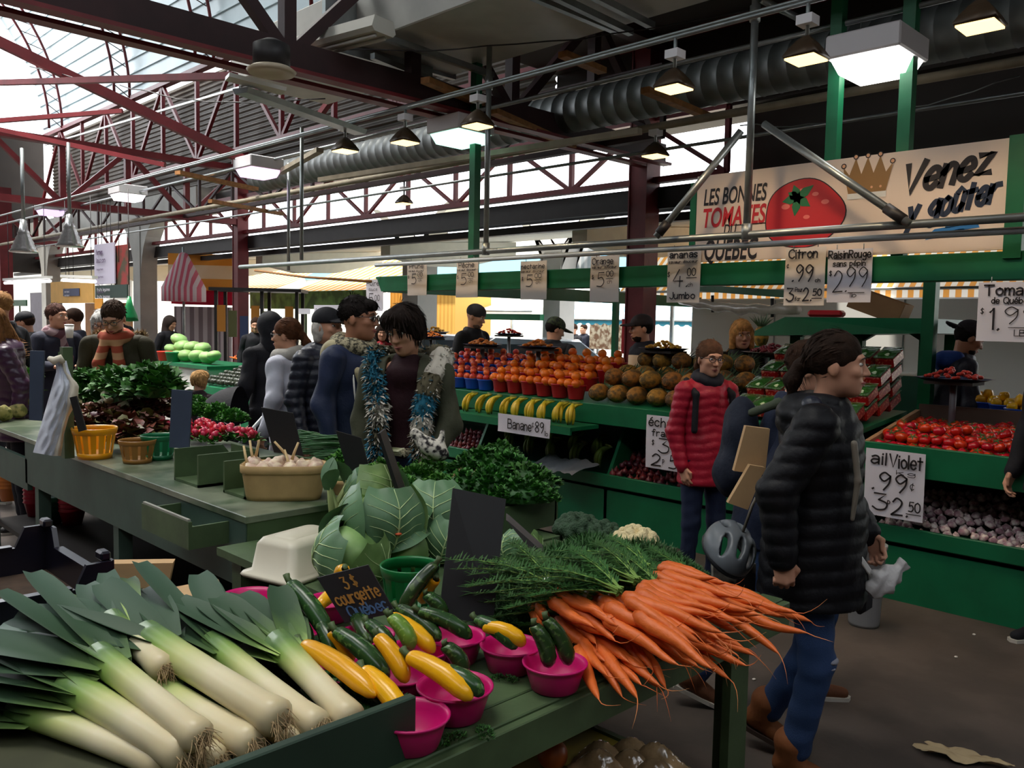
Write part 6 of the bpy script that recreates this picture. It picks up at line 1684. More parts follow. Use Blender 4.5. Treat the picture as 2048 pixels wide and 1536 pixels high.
# crumpled paper on the floor and pale specks
rr = random.Random(2)
tag(MB().grid(lambda u, v: ((u - .5) * .3 + .03 * math.sin(9 * v), (v - .5) * .1 * (.75 + .35 * math.sin(5 * u) + .2 * math.sin(17 * u) + .12 * math.sin(37 * u)), .012 + .012 * math.sin(9 * u + 4 * v) * math.cos(8 * v)), 40, 10).obj('paper_scrap', mat('dirty_paper', rgb(190, 168, 130), .8, var=.1), None, P(1925, 1515, z=.012), (0, 0, -1.25)), 'torn brown paper scrap lying on the floor at right', 'paper scrap')
for k, (px, py) in enumerate(((1912, 1315), (1948, 1270), (1508, 1360), (1668, 1380))): tag(MB().ball((0, 0, .004), (.012, .009, .004), 8).obj('pale_speck', M_PAPER, None, P(px, py, z=0)), 'pale speck of litter on the dark floor', 'litter', 'pale litter specks')


# ------------------------------------------------------------------ people
def hair_mat(name, c): return mat(name, tuple(k * .8 for k in c), .8, var=.35, vs=30, bump=.35, bs=90, spec=.15)


def cloth(name, c, **k): return mat(name, c, k.pop('rough', .75), var=k.pop('var', .14), vs=6, bump=k.pop('bump', .2), bs=k.pop('bs', 60), spec=k.pop('spec', .3), **k)


M_SKIN = mat('skin', rgb(206, 152, 124), .5, var=.05, vs=12, spec=.4); M_SKIN2 = mat('skin_tan', rgb(178, 124, 96), .5, var=.05, vs=12, spec=.4)
M_EYE = mat('eye_white', rgb(225, 220, 215), .3); M_IRIS = mat('eye_dark', rgb(34, 24, 20), .2); M_LIP = mat('lips', rgb(166, 88, 84), .45); M_BROW = mat('brow', rgb(52, 36, 28), .8)
M_LENS = mat('dark_lens', rgb(26, 24, 26), .1); M_FRAME = mat('spectacle_frame', rgb(36, 26, 26), .3)


def hand_prims(w, d, back, thumb, curl=.7, s=1.):
    """palm, four fingers of three bones and a thumb leaving the side of the palm"""
    d = Vector(d).normalized(); back = Vector(back); back = (back - d * back.dot(d)).normalized(); y = back.cross(d) * thumb
    F = lambda x, q, z: np.array(Vector(w) + (d * x + y * q + back * z) * s)
    pr = [s_cap(F(-.03, 0, 0), F(.01, 0, 0), .026 * s, .026 * s, .015), s_cap(F(.02, .02, 0), F(.075, .026, 0), .017 * s, .014 * s, .012), s_cap(F(.02, 0, 0), F(.085, .006, .002), .017 * s, .014 * s, .012), s_cap(F(.02, -.018, 0), F(.078, -.016, 0), .017 * s, .013 * s, .012)]
    for i, L in enumerate((.068, .078, .072, .056)):
        q = .03 - .0195 * i; x, z, an = .084 - (.006 if i in (0, 3) else 0), .0, .12 * curl
        for k, fr in enumerate((.45, .31, .24)):
            an += curl * (.75 if k else .6)
            x2, z2 = x + L * fr * math.cos(an), z - L * fr * math.sin(an)
            pr.append(s_cap(F(x, q, z), F(x2, q * 1.02, z2), (.0092 - .0008 * k) * s, (.0086 - .001 * k) * s, .003)); x, z = x2, z2
    pr.append(s_cap(F(.018, .03, -.004), F(.045, .05, -.012), .0125 * s, .0105 * s, .008)); pr.append(s_cap(F(.045, .05, -.012), F(.078, .05 - .02 * min(1, curl), -.02), .0105 * s, .008 * s, .004))
    return pr


def face_dir(r, a):
    v = _r0 * r + _f0 * a; return math.atan2(-v.x, v.y)


def person(lab, px, d, H=1.7, face=(0, -1), head=None, pitch=.05, tilt=0., lean=.0, arms=None, legs=None, coat='coat', mc=None, ct='plain', hem=.8, trousers=None, shoes=None, hair='short', mh=None, hat=None, mhat=None, glasses=None, skin_m=None, width=1., hands=(.7, .7), beard=None, open_=None, hood=None, scarf=None, res=1., neck=.047, boots=None, far=False, at=None, collar=True, depth=1., slv=1.):
    p = at if at is not None else P(px, 660, d=d)
    phi = face_dir(*face); s = H / 1.70
    t = thing('person', lab, 'person', (p.x, p.y, 0), phi)
    t.scale = (s, s, s)
    sk = skin_m or M_SKIN
    h0 = (.010 if not far else .018) * res
    ca, sa = math.cos(lean), math.sin(lean)
    def up(q):
        x, y, z = q
        if z <= .92: return np.array((x, y, z))
        return np.array((x, y * ca + (z - .92) * sa, .92 + (z - .92) * ca - y * sa))
    A = {'R': ((.235, -.03, 1.12), (.25, .06, .88)), 'L': ((-.235, -.03, 1.12), (-.25, .06, .88))}
    if arms: A.update(arms)
    Lg = {'R': ((.095, .02, .48), (.1, -.02, .09)), 'L': ((-.095, .02, .48), (-.1, -.02, .09))}
    if legs: Lg.update(legs)
    hp = 0 if head is None else (face_dir(*head) - phi + PI) % (2 * PI) - PI
    nb = up((0, -.01, 1.44))
    hc = nb + (np.array(Matrix.Rotation(lean * .6, 3, 'X').inverted() @ Vector((0, .035, .15))) if True else 0)
    RH = (Matrix.Rotation(hp, 3, 'Z') @ Matrix.Rotation(-pitch, 3, 'X') @ Matrix.Rotation(tilt, 3, 'Y'))
    MH = Matrix.Translation(Vector(hc)) @ RH.to_4x4()
    # ---- body: head, neck, trunk and limbs under the clothes, hands
    hd = [s_ell((0, -.012, .03), (.074, .094, .092), .02), s_ell((0, .03, -.02), (.06, .062, .082), .03), s_ell((0, .026, -.066), (.052, .056, .045), .03), s_ell((0, .064, -.094), (.024, .022, .018), .03),
          s_cap((0, .09, .012), (0, .11, -.026), .007, .0108, .012), s_ell((.011, .1, -.03), (.008, .009, .007), .008), s_ell((-.011, .1, -.03), (.008, .009, .007), .008), s_ell((0, .082, .03), (.046, .016, .012), .018),
          s_ell((.036, .066, -.02), (.022, .022, .018), .02), s_ell((-.036, .066, -.02), (.022, .022, .018), .02), s_ell((.03, .1, .008), (.017, .014, .011), .012, None, -1), s_ell((-.03, .1, .008), (.017, .014, .011), .012, None, -1),
          s_ell((0, .086, -.058), (.024, .012, .007), .008), s_ell((0, .083, -.069), (.02, .012, .007), .008),
          s_ell((.073, -.008, -.008), (.01, .02, .031), .008, (0, 0, -.35)), s_ell((-.073, -.008, -.008), (.01, .02, .031), .008, (0, 0, .35))]
    nk = RH.inverted() @ (Vector(nb) - Vector(hc))
    hd.append(s_cap((0, -.02, -.06), tuple(nk * 1.0), neck, neck + .006, .03))
    b = MB(); V, F = skin(hd, (.0062 if not far else .011) * max(res, 1)); b.add(V, F, 0, True, MH)
    if not far:
        for sx in (-1, 1):
            b.ball((sx * .03, .0805, .008), (.013, .0115, .0085), 10, 1, MH); b.ball((sx * .031, .0875, .008), (.0058, .0055, .0062), 8, 2, MH)
            b.tube([(sx * .014, .098, .029), (sx * .032, .098, .034), (sx * .05, .086, .028)], [.002, .0028, .0014], 6, 4, True, MH)
        b.tube([(-.022, .088, -.062), (-.008, .1, -.06), (0, .0985, -.0615), (.008, .1, -.06), (.022, .088, -.062)], [.0022, .0045, .004, .0045, .0022], 6, 3, True, MH)
        b.tube([(-.018, .088, -.067), (0, .097, -.07), (.018, .088, -.067)], [.002, .005, .002], 6, 3, True, MH)
    core = [s_cap(up((0, 0, .95)), up((0, 0, 1.36)), .1, .1, .03), s_cap(up((-.13, 0, 1.37)), up((.13, 0, 1.37)), .045, None, .04), s_cap(up((0, 0, 1.38)), nb, .05, .05, .03)]
    wr = {}
    for sd, sx in (('R', 1), ('L', -1)):
        sh = up((sx * .165 * width, 0, 1.375)); el, w_ = up(A[sd][0]), up(A[sd][1]); wr[sd] = (sh, el, w_)
        core += [s_cap(sh, el, .04, .034, .03), s_cap(el, w_, .034, .024, .02)]
        hip = np.array((sx * .085, 0, .9)); kn, an = np.array(Lg[sd][0]), np.array(Lg[sd][1][:3])
        core += [s_cap(hip, kn, .06, .042, .03), s_cap(kn, an, .042, .03, .02)]
    V, F = skin(core, .02); b.add(V, F, 0, True)
    for (sd, sx), cu in zip((('R', 1), ('L', -1)), hands):
        if cu is None: continue
        sh, el, w_ = wr[sd]; dv = Vector(w_ - el).normalized()
        bk = Vector((sx, .25, 0.1)) if abs(dv.z) > .6 else Vector((sx * .3, 0, 1))
        V, F = skin(hand_prims(w_, dv, bk, (1 if sx < 0 else -1) * -1, cu), .0042 if not far else .009); b.add(V, F, 0, True)
    b.obj('body', [sk, M_EYE, M_IRIS, M_LIP, M_BROW], t)
    # ---- coat
    if mc:
        puff = ct == 'puffer'
        q_ = (lambda D, G: D - .0075 * np.abs(np.sin(PI * (G[:, 2] + .1 * np.abs(G[:, 0]) + .006 * np.sin(G[:, 0] * 40 + G[:, 1] * 31)) / .058)) ** .7 + .004 + .0025 * np.sin(G[:, 0] * 61 + G[:, 2] * 23) * np.sin(G[:, 1] * 57)) if puff else (lambda D, G: D + .006 * np.sin(G[:, 2] * 31 + G[:, 0] * 19 + 2 * np.sin(G[:, 1] * 14)) * np.sin(G[:, 0] * 17 + G[:, 1] * 13 + G[:, 2] * 6))
        k = .06; W = width
        tr = [s_ell(up((0, 0, 1.24)), (.185 * W, .125 * depth, .2), k), s_cap(up((-.135 * W, -.01, 1.385)), up((.135 * W, -.01, 1.385)), .066, None, k), s_ell(up((0, .01, 1.05)), (.168 * W, .125 * depth, .2), k), s_cap(up((0, 0, .98)), (0, 0, hem - .06), .15 * depth, .165 * depth, k), s_cap((-.05 * W, 0, .9), (-.055 * W, 0, hem - .06), .12 * depth, .125 * depth, k), s_cap((.05 * W, 0, .9), (.055 * W, 0, hem - .06), .12 * depth, .125 * depth, k)]
        tr.append(s_cap(up((0, .025, 1.35)), nb + np.array((0, .012, -.035)), .1, .078, .05))
        if collar:
            for i in range(10):
                a = 2 * PI * i / 10; a2 = 2 * PI * (i + 1) / 10
                g = lambda a: nb + np.array((.072 * math.cos(a), .068 * math.sin(a) + .005, .015 - .025 * max(0, math.sin(a))))
                tr.append(s_cap(g(a), g(a2), .026, None, .02))
        if hood: tr += [s_cap(nb + np.array((-.08, -.06, -.03)), nb + np.array((.08, -.06, -.03)), .05, None, .04), s_ell(nb + np.array((0, -.11, -.05)), (.11, .06, .085), .04)]
        def cut(D, G):
            D = q_(D, G); D = np.maximum(D, hem - G[:, 2])
            if open_: D = np.maximum(D, -np.maximum(np.abs(G[:, 0] - .01) - open_, .02 - G[:, 1]))
            return D
        V, F = skin(tr, h0 * 1.15, cut)
        MB().add(V, F, 0, True).obj(coat, mc, t)
        for sd, sx in (('R', 1), ('L', -1)):
            sh, el, w_ = wr[sd]
            V, F = skin([s_cap(sh, el, .07 * slv, .058 * slv, .03), s_cap(el, w_ - (w_ - el) * .04, .058 * slv, .046 * slv, .03)], h0 * 1.1, q_)
            MB().add(V, F, 0, True).obj('sleeve', mc, t)
    if open_:
        V, F = skin([s_ell(up((0, 0, 1.24)), (.16, .112, .21), .05), s_ell(up((0, .005, 1.0)), (.15, .112, .22), .05), s_cap(nb + np.array((0, .03, -.07)), nb + np.array((0, .01, -.015)), .1, .07, .03)], .012)
        MB().add(V, F, 0, True).obj('sweater', scarf_m.get('sweater', M_BLACK) if isinstance(open_, dict) else cloth('burgundy_knit', rgb(44, 16, 24)), t)
    # ---- trousers and shoes
    mt = trousers or cloth('dark_trousers', rgb(30, 32, 42))
    pr = [s_cap((-.05, 0, .93), (.05, 0, .93), .12, None, .05)]
    for sd, sx in (('R', 1), ('L', -1)):
        kn, an = np.array(Lg[sd][0]), np.array(Lg[sd][1][:3])
        pr += [s_cap((sx * .085, 0, .9), kn, .092, .062, .04), s_cap(kn, an + (kn - an) * (.1 if boots else .04), .062, .056 if boots else .046, .03)]
    V, F = skin(pr, h0 * 1.3, (lambda D, G: D + .003 * np.sin(G[:, 2] * 60) * np.sin(G[:, 0] * 40 + G[:, 2] * 9)))
    MB().add(V, F, 0, True).obj('trousers', mt, t)
    for sd, sx in (('R', 1), ('L', -1)):
        an = np.array(Lg[sd][1][:3]); pit = Lg[sd][1][3] if len(Lg[sd][1]) > 3 else 0.
        M_ = Matrix.Translation(Vector(an)) @ Matrix.Rotation(pit, 4, 'X')
        pr = [s_cap((0, -.035, -.035), (0, .06, -.05), .042, .036, .02), s_cap((0, .06, -.05), (0, .16, -.06), .036, .03, .02), s_cap((0, -.01, 0), (0, -.01, .05 if boots else .03), .054, .064 if boots else .046, .02)]
        V, F = skin(pr, h0 * 1.1 if not far else .02, lambda D, G: np.maximum(D, -.082 - G[:, 2]))
        so_ = MB().add(V, F, 0, True, M_).obj('boot' if boots else 'shoe', shoes or M_BLACK, t)
        MB().prism([(-.034 + .0, -.075), (-.04, -.02), (-.042, .1), (-.03, .185), (0, .2), (.03, .185), (.042, .1), (.04, -.02), (.034, -.075)], -.09, -.072, 'z', 0, M_).obj('sole', mat('pale_sole', rgb(196, 190, 180), .6) if not boots else M_BROW, so_)
    # ---- hair, hats, glasses
    n_ = lambda D, G: D + .0014 * np.sin(G[:, 0] * 130 + 2 * np.sin(G[:, 2] * 40)) + .001 * np.sin(G[:, 1] * 170)
    base = lambda g=1.: [s_ell((0, -.016, .042), (.083 * g, .103 * g, .094 * g), .02)]
    facecut = [s_ell((0, .105, -.035), (.07, .075, .082), .015, None, -1), s_ell((0, .06, -.15), (.16, .14, .12), .02, None, -1)]
    if hair == 'short': pr = base() + facecut
    elif hair == 'crop': pr = base(.97) + [s_ell((0, .075, .075), (.055, .03, .03), .03)] + [s_ell((0, .115, -.03), (.075, .075, .078), .015, None, -1), s_ell((0, .05, -.15), (.16, .15, .12), .02, None, -1)]
    elif hair == 'mop': pr = base(1.05) + [s_ell((0, .06, .085), (.075, .05, .045), .03), s_ell((.05, .06, .06), (.04, .035, .035), .03), s_ell((-.05, .045, .055), (.045, .05, .05), .03), s_ell((.07, -.02, -.0), (.03, .06, .07), .03), s_ell((-.07, -.02, -.0), (.03, .06, .07), .03), s_ell((0, .12, -.05), (.06, .06, .075), .015, None, -1), s_ell((0, .03, -.17), (.16, .16, .12), .02, None, -1)]
    elif hair == 'bob': pr = base(1.08) + [s_cap((.07, -.005, .03), (.078, .0, -.1), .034, .03, .03), s_cap((-.07, -.005, .03), (-.078, .0, -.1), .034, .03, .03), s_cap((0, -.06, .02), (0, -.07, -.11), .07, .06, .04), s_ell((0, .06, .078), (.06, .035, .025), .03), s_ell((0, .12, -.04), (.058, .07, .085), .015, None, -1)]
    elif hair == 'long': pr = base(1.08) + [s_cap((.07, -.01, .03), (.085, .01, -.24), .04, .03, .03), s_cap((-.07, -.01, .03), (-.085, .01, -.24), .04, .03, .03), s_cap((0, -.06, .02), (0, -.08, -.27), .075, .06, .04), s_ell((0, .12, -.05), (.055, .07, .09), .015, None, -1)]
    elif hair == 'pony': pr = base(1.02) + [s_ell((0, .115, -.04), (.066, .075, .085), .015, None, -1), s_ell((0, .07, -.16), (.16, .14, .12), .02, None, -1), s_ell((0, -.115, -.0), (.034, .034, .034), .02), s_cap((0, -.13, -.01), (.0, -.155, -.06), .026, .03, .02), s_cap((0, -.155, -.06), (0, -.155, -.16), .03, .01, .02)]
    else: pr = None
    if pr and hat and hair in ('short', 'crop'): pr = [s_ell((0, -.022, .02), (.079, .093, .085), .02)] + facecut
    if pr and hat and hair == 'bob': pr = [s_ell((0, -.03, -.01), (.084, .088, .09), .02), s_cap((.07, -.03, .0), (.07, -.03, -.08), .026, .022, .03), s_cap((-.07, -.03, .0), (-.07, -.03, -.08), .026, .022, .03), s_ell((0, .12, -.04), (.058, .09, .095), .015, None, -1)]
    if pr:
        V, F = skin(pr, .0075 if not far else .014, n_); hb_ = MB().add(V, F, 0, True, MH)
        if not far and not hat:
            hr = random.Random(int(px)); VV = np.asarray(V)
            for _ in range(420 if res <= 1 else 160):
                q = VV[hr.randrange(len(VV))]
                if hair == 'pony' and q[1] > .03: continue
                if hair == 'pony': dd = Vector((-q[0] * .6, -.115 - q[1], .0 - q[2])) if q[1] > -.1 else Vector((0, -.2, -1))
                elif hair in ('short', 'crop'): dd = Vector((q[0] * 4, .4 + q[1], -q[2] * 6 + .1))
                else: dd = Vector((q[0] * 7, q[1] * 5 + .05, -.9))
                nn_ = Vector((q[0], q[1], q[2] - .03)).normalized(); dd = (dd.normalized() - nn_ * dd.normalized().dot(nn_) + nn_ * .12)
                blade(hb_, MH @ (Vector(q) - nn_ * .001), MH.to_3x3() @ dd, hr.uniform(.03, .06) if hair not in ('short', 'crop') else hr.uniform(.015, .03), .007, .25, 0, 3, MH.to_3x3() @ nn_, None, .1)
        hb_.obj('hair', mh or hair_mat('brown_hair', rgb(58, 38, 26)), t)
    if beard:
        V, F = skin([s_ell((0, .036, -.08), (.056, .056, .042), .02), s_ell((0, .085, -.045), (.022, .014, .008), .01), s_ell((0, .1, -.062), (.02, .02, .008), .006, None, -1), s_ell((0, .09, -.02), (.08, .05, .03), .01, None, -1)], .007 if not far else .012, n_)
        MB().add(V, F, 0, True, MH).obj('beard', beard, t)
    if hat in ('cap', 'back', 'beanie'):
        sg = -1 if hat == 'back' else 1
        pr = [s_ell((0, -.008, .05), (.088, .108, .086), .02)]
        zc = .028 if hat != 'beanie' else .005
        V, F = skin(pr, .0075 if not far else .013, lambda D, G: np.maximum(D, zc + .12 * (-sg * G[:, 1] if hat != 'beanie' else -G[:, 1] * .3) * .3 - G[:, 2]))
        o = MB().add(V, F, 0, True, MH).obj('cap' if hat != 'beanie' else 'beanie', mhat, t)
        if hat != 'beanie':
            pr = [s_ell((0, sg * .115, .036), (.07, .085, .045), .01)]
            V, F = skin(pr, .006 if not far else .01, lambda D, G: np.maximum(np.maximum(D, .046 - .02 * (np.abs(G[:, 0]) / .07) ** 2 - .12 * (sg * G[:, 1] - .08) - G[:, 2]), G[:, 2] - (.058 - .02 * (np.abs(G[:, 0]) / .07) ** 2 - .12 * (sg * G[:, 1] - .08))))
            MB().add(V, F, 0, True, MH).obj('brim', mhat, t)
    if hat == 'hood':
        V, F = skin([s_ell((0, -.02, .03), (.1, .12, .115), .02), s_cap((0, -.05, -.05), (0, -.03, -.16), .09, .1, .04), s_ell((0, .13, -.02), (.062, .09, .09), .015, None, -1)], .01 if not far else .016)
        MB().add(V, F, 0, True, MH).obj('hood', mhat, t)
    if glasses:
        g = MB()
        for sx in (-1, 1):
            n = 14; pts = [(sx * .031 + .024 * math.cos(2 * PI * k / n), .104 - abs(.024 * math.cos(2 * PI * k / n)) * .15, .006 + .017 * math.sin(2 * PI * k / n)) for k in range(n + 1)]
            g.tube(pts, .0022, 6, 0, False, MH); g.tube([(sx * .055, .1, .012), (sx * .076, .05, .012), (sx * .078, -.01, .01)], .0022, 5, 0, True, MH)
            if glasses == 'sun': g.add(pts[:-1], [tuple(range(n))], 1, False, MH)
        g.tube([(-.009, .106, .01), (.009, .106, .01)], .0022, 5, 0, True, MH)
        g.obj('glasses', [M_FRAME, M_LENS], t)
    return t, MH, up, nb, wr


def addskin(name, t, prims, h, m, fn=None, M=None):
    V, F = skin(prims, h, fn); return MB().add(V, F, 0, True, M).obj(name, m, t)


def scarf_ring(t, nb, m, r=.085, th=.04, name='scarf', ends=(), dz=0., h=.01, fn=None):
    pr = []
    for i in range(12):
        g = lambda a: nb + np.array((r * math.cos(a), r * math.sin(a) + .01, .0 + dz - .02 * math.sin(a) + .008 * math.sin(3 * a)))
        pr.append(s_cap(g(2 * PI * i / 12), g(2 * PI * (i + 1) / 12), th, None, .02))
    for pts in ends:
        for a, c in zip(pts[:-1], pts[1:]): pr.append(s_cap(nb + np.array(a), nb + np.array(c), th * .95, None, .02))
    return addskin(name, t, pr, h, m, fn)


M_NAVYP = cloth('navy_puffer', rgb(26, 30, 44), rough=.42, spec=.5); M_BLK = cloth('black_cloth', rgb(24, 24, 30)); M_JEAN = cloth('blue_denim', rgb(44, 66, 104), bs=200); M_DJEAN = cloth('dark_denim', rgb(30, 40, 66), bs=200)
M_OLIVEP = cloth('olive_parka', rgb(66, 68, 52)); M_TANB = cloth('tan_leather', rgb(128, 76, 42), bump=.4, bs=20)

# woman walking to the right in front
t, MH, up, nb, wr = person('woman in a black quilted coat walking right beside the table corner', 1645, 3.12, 1.655, (1, -.55), (1, -.4), .0, 0, .05,
    {'R': ((.26, -.1, 1.13), (.27, -.06, .9)), 'L': ((-.24, .03, 1.12), (-.2, .17, .93))}, {'R': ((.095, .05, .48), (.1, -.02, .1)), 'L': ((-.095, -.0, .47), (-.1, -.17, .15, -.3))},
    mc=cloth('black_quilt', rgb(13, 13, 18), rough=.55, spec=.25), ct='puffer', hem=.7, trousers=M_JEAN, boots=True, shoes=M_TANB, hair='pony', mh=hair_mat('dark_brown_hair', rgb(46, 32, 24)), hands=(1.25, .9), hood=True, res=.8, width=1.12, depth=1.22, slv=1.18, neck=.043)
addskin('scarf_collar', t, [s_cap(nb + np.array((-.1, -.02, -.0)), nb + np.array((-.05, .09, -.12)), .03, .025, .02), s_cap(nb + np.array((.1, -.02, -.0)), nb + np.array((.05, .09, -.12)), .03, .025, .02), s_cap(nb + np.array((-.1, -.03, 0)), nb + np.array((.1, -.03, 0)), .035, None, .03)], .009, M_NAVYP)
st_ = addskin('bag_strap', t, [s_cap(up((.17, .13, 1.33)), up((.17, .155, 1.2)), .012, None, .01), s_cap(up((.17, .155, 1.2)), up((.17, .15, 1.06)), .012, .008, .01)], .006, mat('grey_strap', rgb(120, 112, 100), .6))
addskin('knee_tear', t, [s_ell((.1, .107, .5), (.035, .02, .012), .004), s_ell((.115, .1, .475), (.02, .02, .007), .004)], .005, mat('frayed_denim', rgb(150, 150, 160), .9))
MAIN = t
w1 = t.matrix_world @ Vector(wr['L'][2]) if False else None
# things she carries
q = P(1722, 1122, d=3.12)
tag(MB().box((0, 0, 0), (.02, .008, .1), bev=.003).obj('white_stick', M_WHITE, None, P(1732, 1133, d=3.0), (.25, -.75, -.6)), 'slim white stick in the left hand of the front woman', 'stick')
b = MB().grid(lambda u, v: ((v - .5) * .17, (.022 + .022 * math.sin(PI * min(1, v * 1.25))) * math.cos(2 * PI * u) * (1 + .25 * math.sin(5 * u * 6.28 + 7 * v)), (.022 + .026 * math.sin(PI * min(1, v * 1.25))) * math.sin(2 * PI * u) * (1 + .2 * math.sin(21 * v))), 20, 16)
tag(b.obj('plastic_bag', mat('crumpled_white_plastic', rgb(190, 188, 188), .35, bump=.5, bs=30), None, P(1774, 1156, d=3.0), (0, -.75, -.75)), 'crumpled white plastic bag carried by the front woman', 'plastic bag')
hbg = thing('handbag', 'small black handbag hanging behind the coat of the front woman', 'handbag', P(1726, 1200, d=3.25))
MB().box((0, 0, 0), (.1, .05, .1), bev=.02).obj('pouch', M_BLK, hbg); MB().tube([(-.04, 0, .05), (0, 0, .16), (.04, 0, .05)], .006, 6).obj('strap', M_BLK, hbg)

# walker behind her
t, MH, up, nb, wr = person('person in navy with a rucksack, hidden behind the woman in the black quilted coat', 1548, 3.72, 1.62, (1, -.15), None, .3, 0, .22,
    {'R': ((.2, -.04, 1.12), (.22, .06, .9)), 'L': ((-.2, .0, 1.12), (-.2, .1, .92))}, {'R': ((.095, -.05, .48), (.1, -.3, .14, -.4)), 'L': ((-.095, .33, .53), (-.1, .24, .09))},
    mc=cloth('navy_cloth', rgb(28, 36, 58)), hem=.76, trousers=M_JEAN, shoes=cloth('brown_suede', rgb(106, 66, 44)), hair='short', res=1.1)
addskin('rucksack', t, [s_ell(up((0, -.2, 1.22)), (.13, .085, .19), .03), s_ell(up((0, -.19, 1.05)), (.13, .095, .12), .04)], .012, cloth('navy_rucksack', rgb(24, 30, 46)), lambda D, G: D + .004 * np.sin(G[:, 0] * 50) * np.sin(G[:, 2] * 43 + G[:, 0] * 20))
addskin('rucksack_strap', t, [s_cap(up((.14, -.1, 1.42)), up((.16, .1, 1.3)), .02, None, .02), s_cap(up((.14, -.1, 1.42)), up((.15, -.2, 1.35)), .02, None, .02)], .01, cloth('olive_strap', rgb(70, 78, 62)))
board('paper_carrier', 'tall folded brown paper bag hanging behind the black quilted coat', ((1492, 852), (1540, 858), (1530, 950), (1468, 942)), 3.4, M_KRAFT, .03, 'paper bag')
board('paper_carrier', 'lower slanted brown paper bag under the folded one', ((1500, 930), (1530, 935), (1496, 1020), (1456, 1006)), 3.36, M_KRAFT, .03, 'paper bag')
hp_ = P(1458, 1098, d=3.3)
hm = thing('bicycle_helmet', 'grey bicycle helmet hanging behind the woman in the black coat', 'helmet', hp_, (.5, -.4, .6))
hpr = [s_ell((0, 0, 0), (.14, .105, .1), .01), s_ell((0, 0, -.02), (.115, .085, .09), .008, None, -1)]
for i in range(3):
    for sx in (-1, 1): hpr.append(s_ell((sx * .06 - .01, (i - 1) * .055, .07 - .016 * abs(i - 1)), (.05, .013, .05), .006, (0, sx * .5, 0), -1))
V, F = skin(hpr, .006, lambda D, G: np.maximum(D, -.025 - G[:, 2] + .15 * G[:, 0] * G[:, 0] * 4))
MB().add(V, F, 0, True).obj('shell', mat('grey_helmet', rgb(104, 110, 116), .35, var=.25), hm)
MB().lathe([(.108, -.035), (.118, -.03), (.112, -.01), (.1, -.015)], 20, close=True, sx=1.16, sy=.9).obj('rim', mat('black_helmet_trim', rgb(30, 32, 36), .5), hm)
MB().tube([(.1, .03, -.02), (.05, .02, -.12), (-.08, .02, -.02)], .005, 5).obj('chin_strap', M_BLK, hm)
MB().tube([(0, 0, .1), (.04, .02, .2), (.07, .03, .3)], .006, 5).obj('hanging_strap', mat('grey_strap'), hm)
bx = board('tote_bag', 'white and black printed tote bag under the bicycle helmet', ((1426, 1128), (1512, 1128), (1510, 1200), (1428, 1192)), 3.35, mat('tote_print', rgb(190, 184, 170), .7, kind='noise', col2=rgb(40, 40, 44), sw=9), .04, 'tote bag')

# woman in the red jacket
t, MH, up, nb, wr = person('woman in a red quilted jacket with glasses standing before the red onions', 1418, 5.35, 1.575, (.3, -1), (.25, -1), .05, -.05, 0,
    {'R': ((.22, -.02, 1.1), (.19, .05, .86)), 'L': ((-.22, -.02, 1.1), (-.19, .05, .86))}, None, mc=cloth('red_quilt', rgb(168, 30, 52), rough=.45), ct='puffer', hem=.74, trousers=M_DJEAN, shoes=cloth('maroon_shoe', rgb(70, 30, 40)), hair='pony', mh=hair_mat('mousy_hair', rgb(96, 66, 48)), glasses='clear', width=.98)
scarf_ring(t, nb, cloth('charcoal_scarf', rgb(34, 34, 42)), .07, .038, dz=.02)
for sx in (-1, 1): addskin('backpack_strap', t, [s_cap(up((sx * .125, -.06, 1.445)), up((sx * .135, .1, 1.36)), .022, None, .02), s_cap(up((sx * .135, .1, 1.36)), up((sx * .15, .12, 1.12)), .022, None, .02)], .011, M_BLK)

# woman in the parka with the fur hood
t, MH, up, nb, wr = person('woman with dark cropped hair in an olive parka with teal and white fur trim', 818, 4.5, 1.745, (-.1, -1), (-.5, -1), .3, .08, .1,
    {'R': ((.23, .02, 1.12), (.2, .12, .88)), 'L': ((-.235, .06, 1.12), (-.14, .24, .95))}, None, mc=M_OLIVEP, hem=.62, open_=.085, trousers=M_DJEAN, hair='mop', mh=hair_mat('black_brown_hair', rgb(34, 24, 20)), collar=False, hood=True, width=1.05)
mat('white_fur', rgb(196, 190, 178), .9); mat('teal_fur', rgb(20, 94, 118), .9); mat('olive_fur', rgb(84, 78, 58), .9)
fu = MB(); rr = random.Random(8); Cc = [0, 1, 0, 2, 0, 0, 1, 2]
path = [(-.17, -.02, -.02), (-.16, -.08, .02), (0, -.13, .0), (.16, -.08, .02), (.17, -.0, -.02), (.14, .09, -.12), (.115, .13, -.25), (.11, .14, -.4), (.11, .14, -.52)]
path2 = [(-.17, -.02, -.02), (-.14, .09, -.12), (-.115, .13, -.25), (-.11, .14, -.4), (-.11, .14, -.52)]
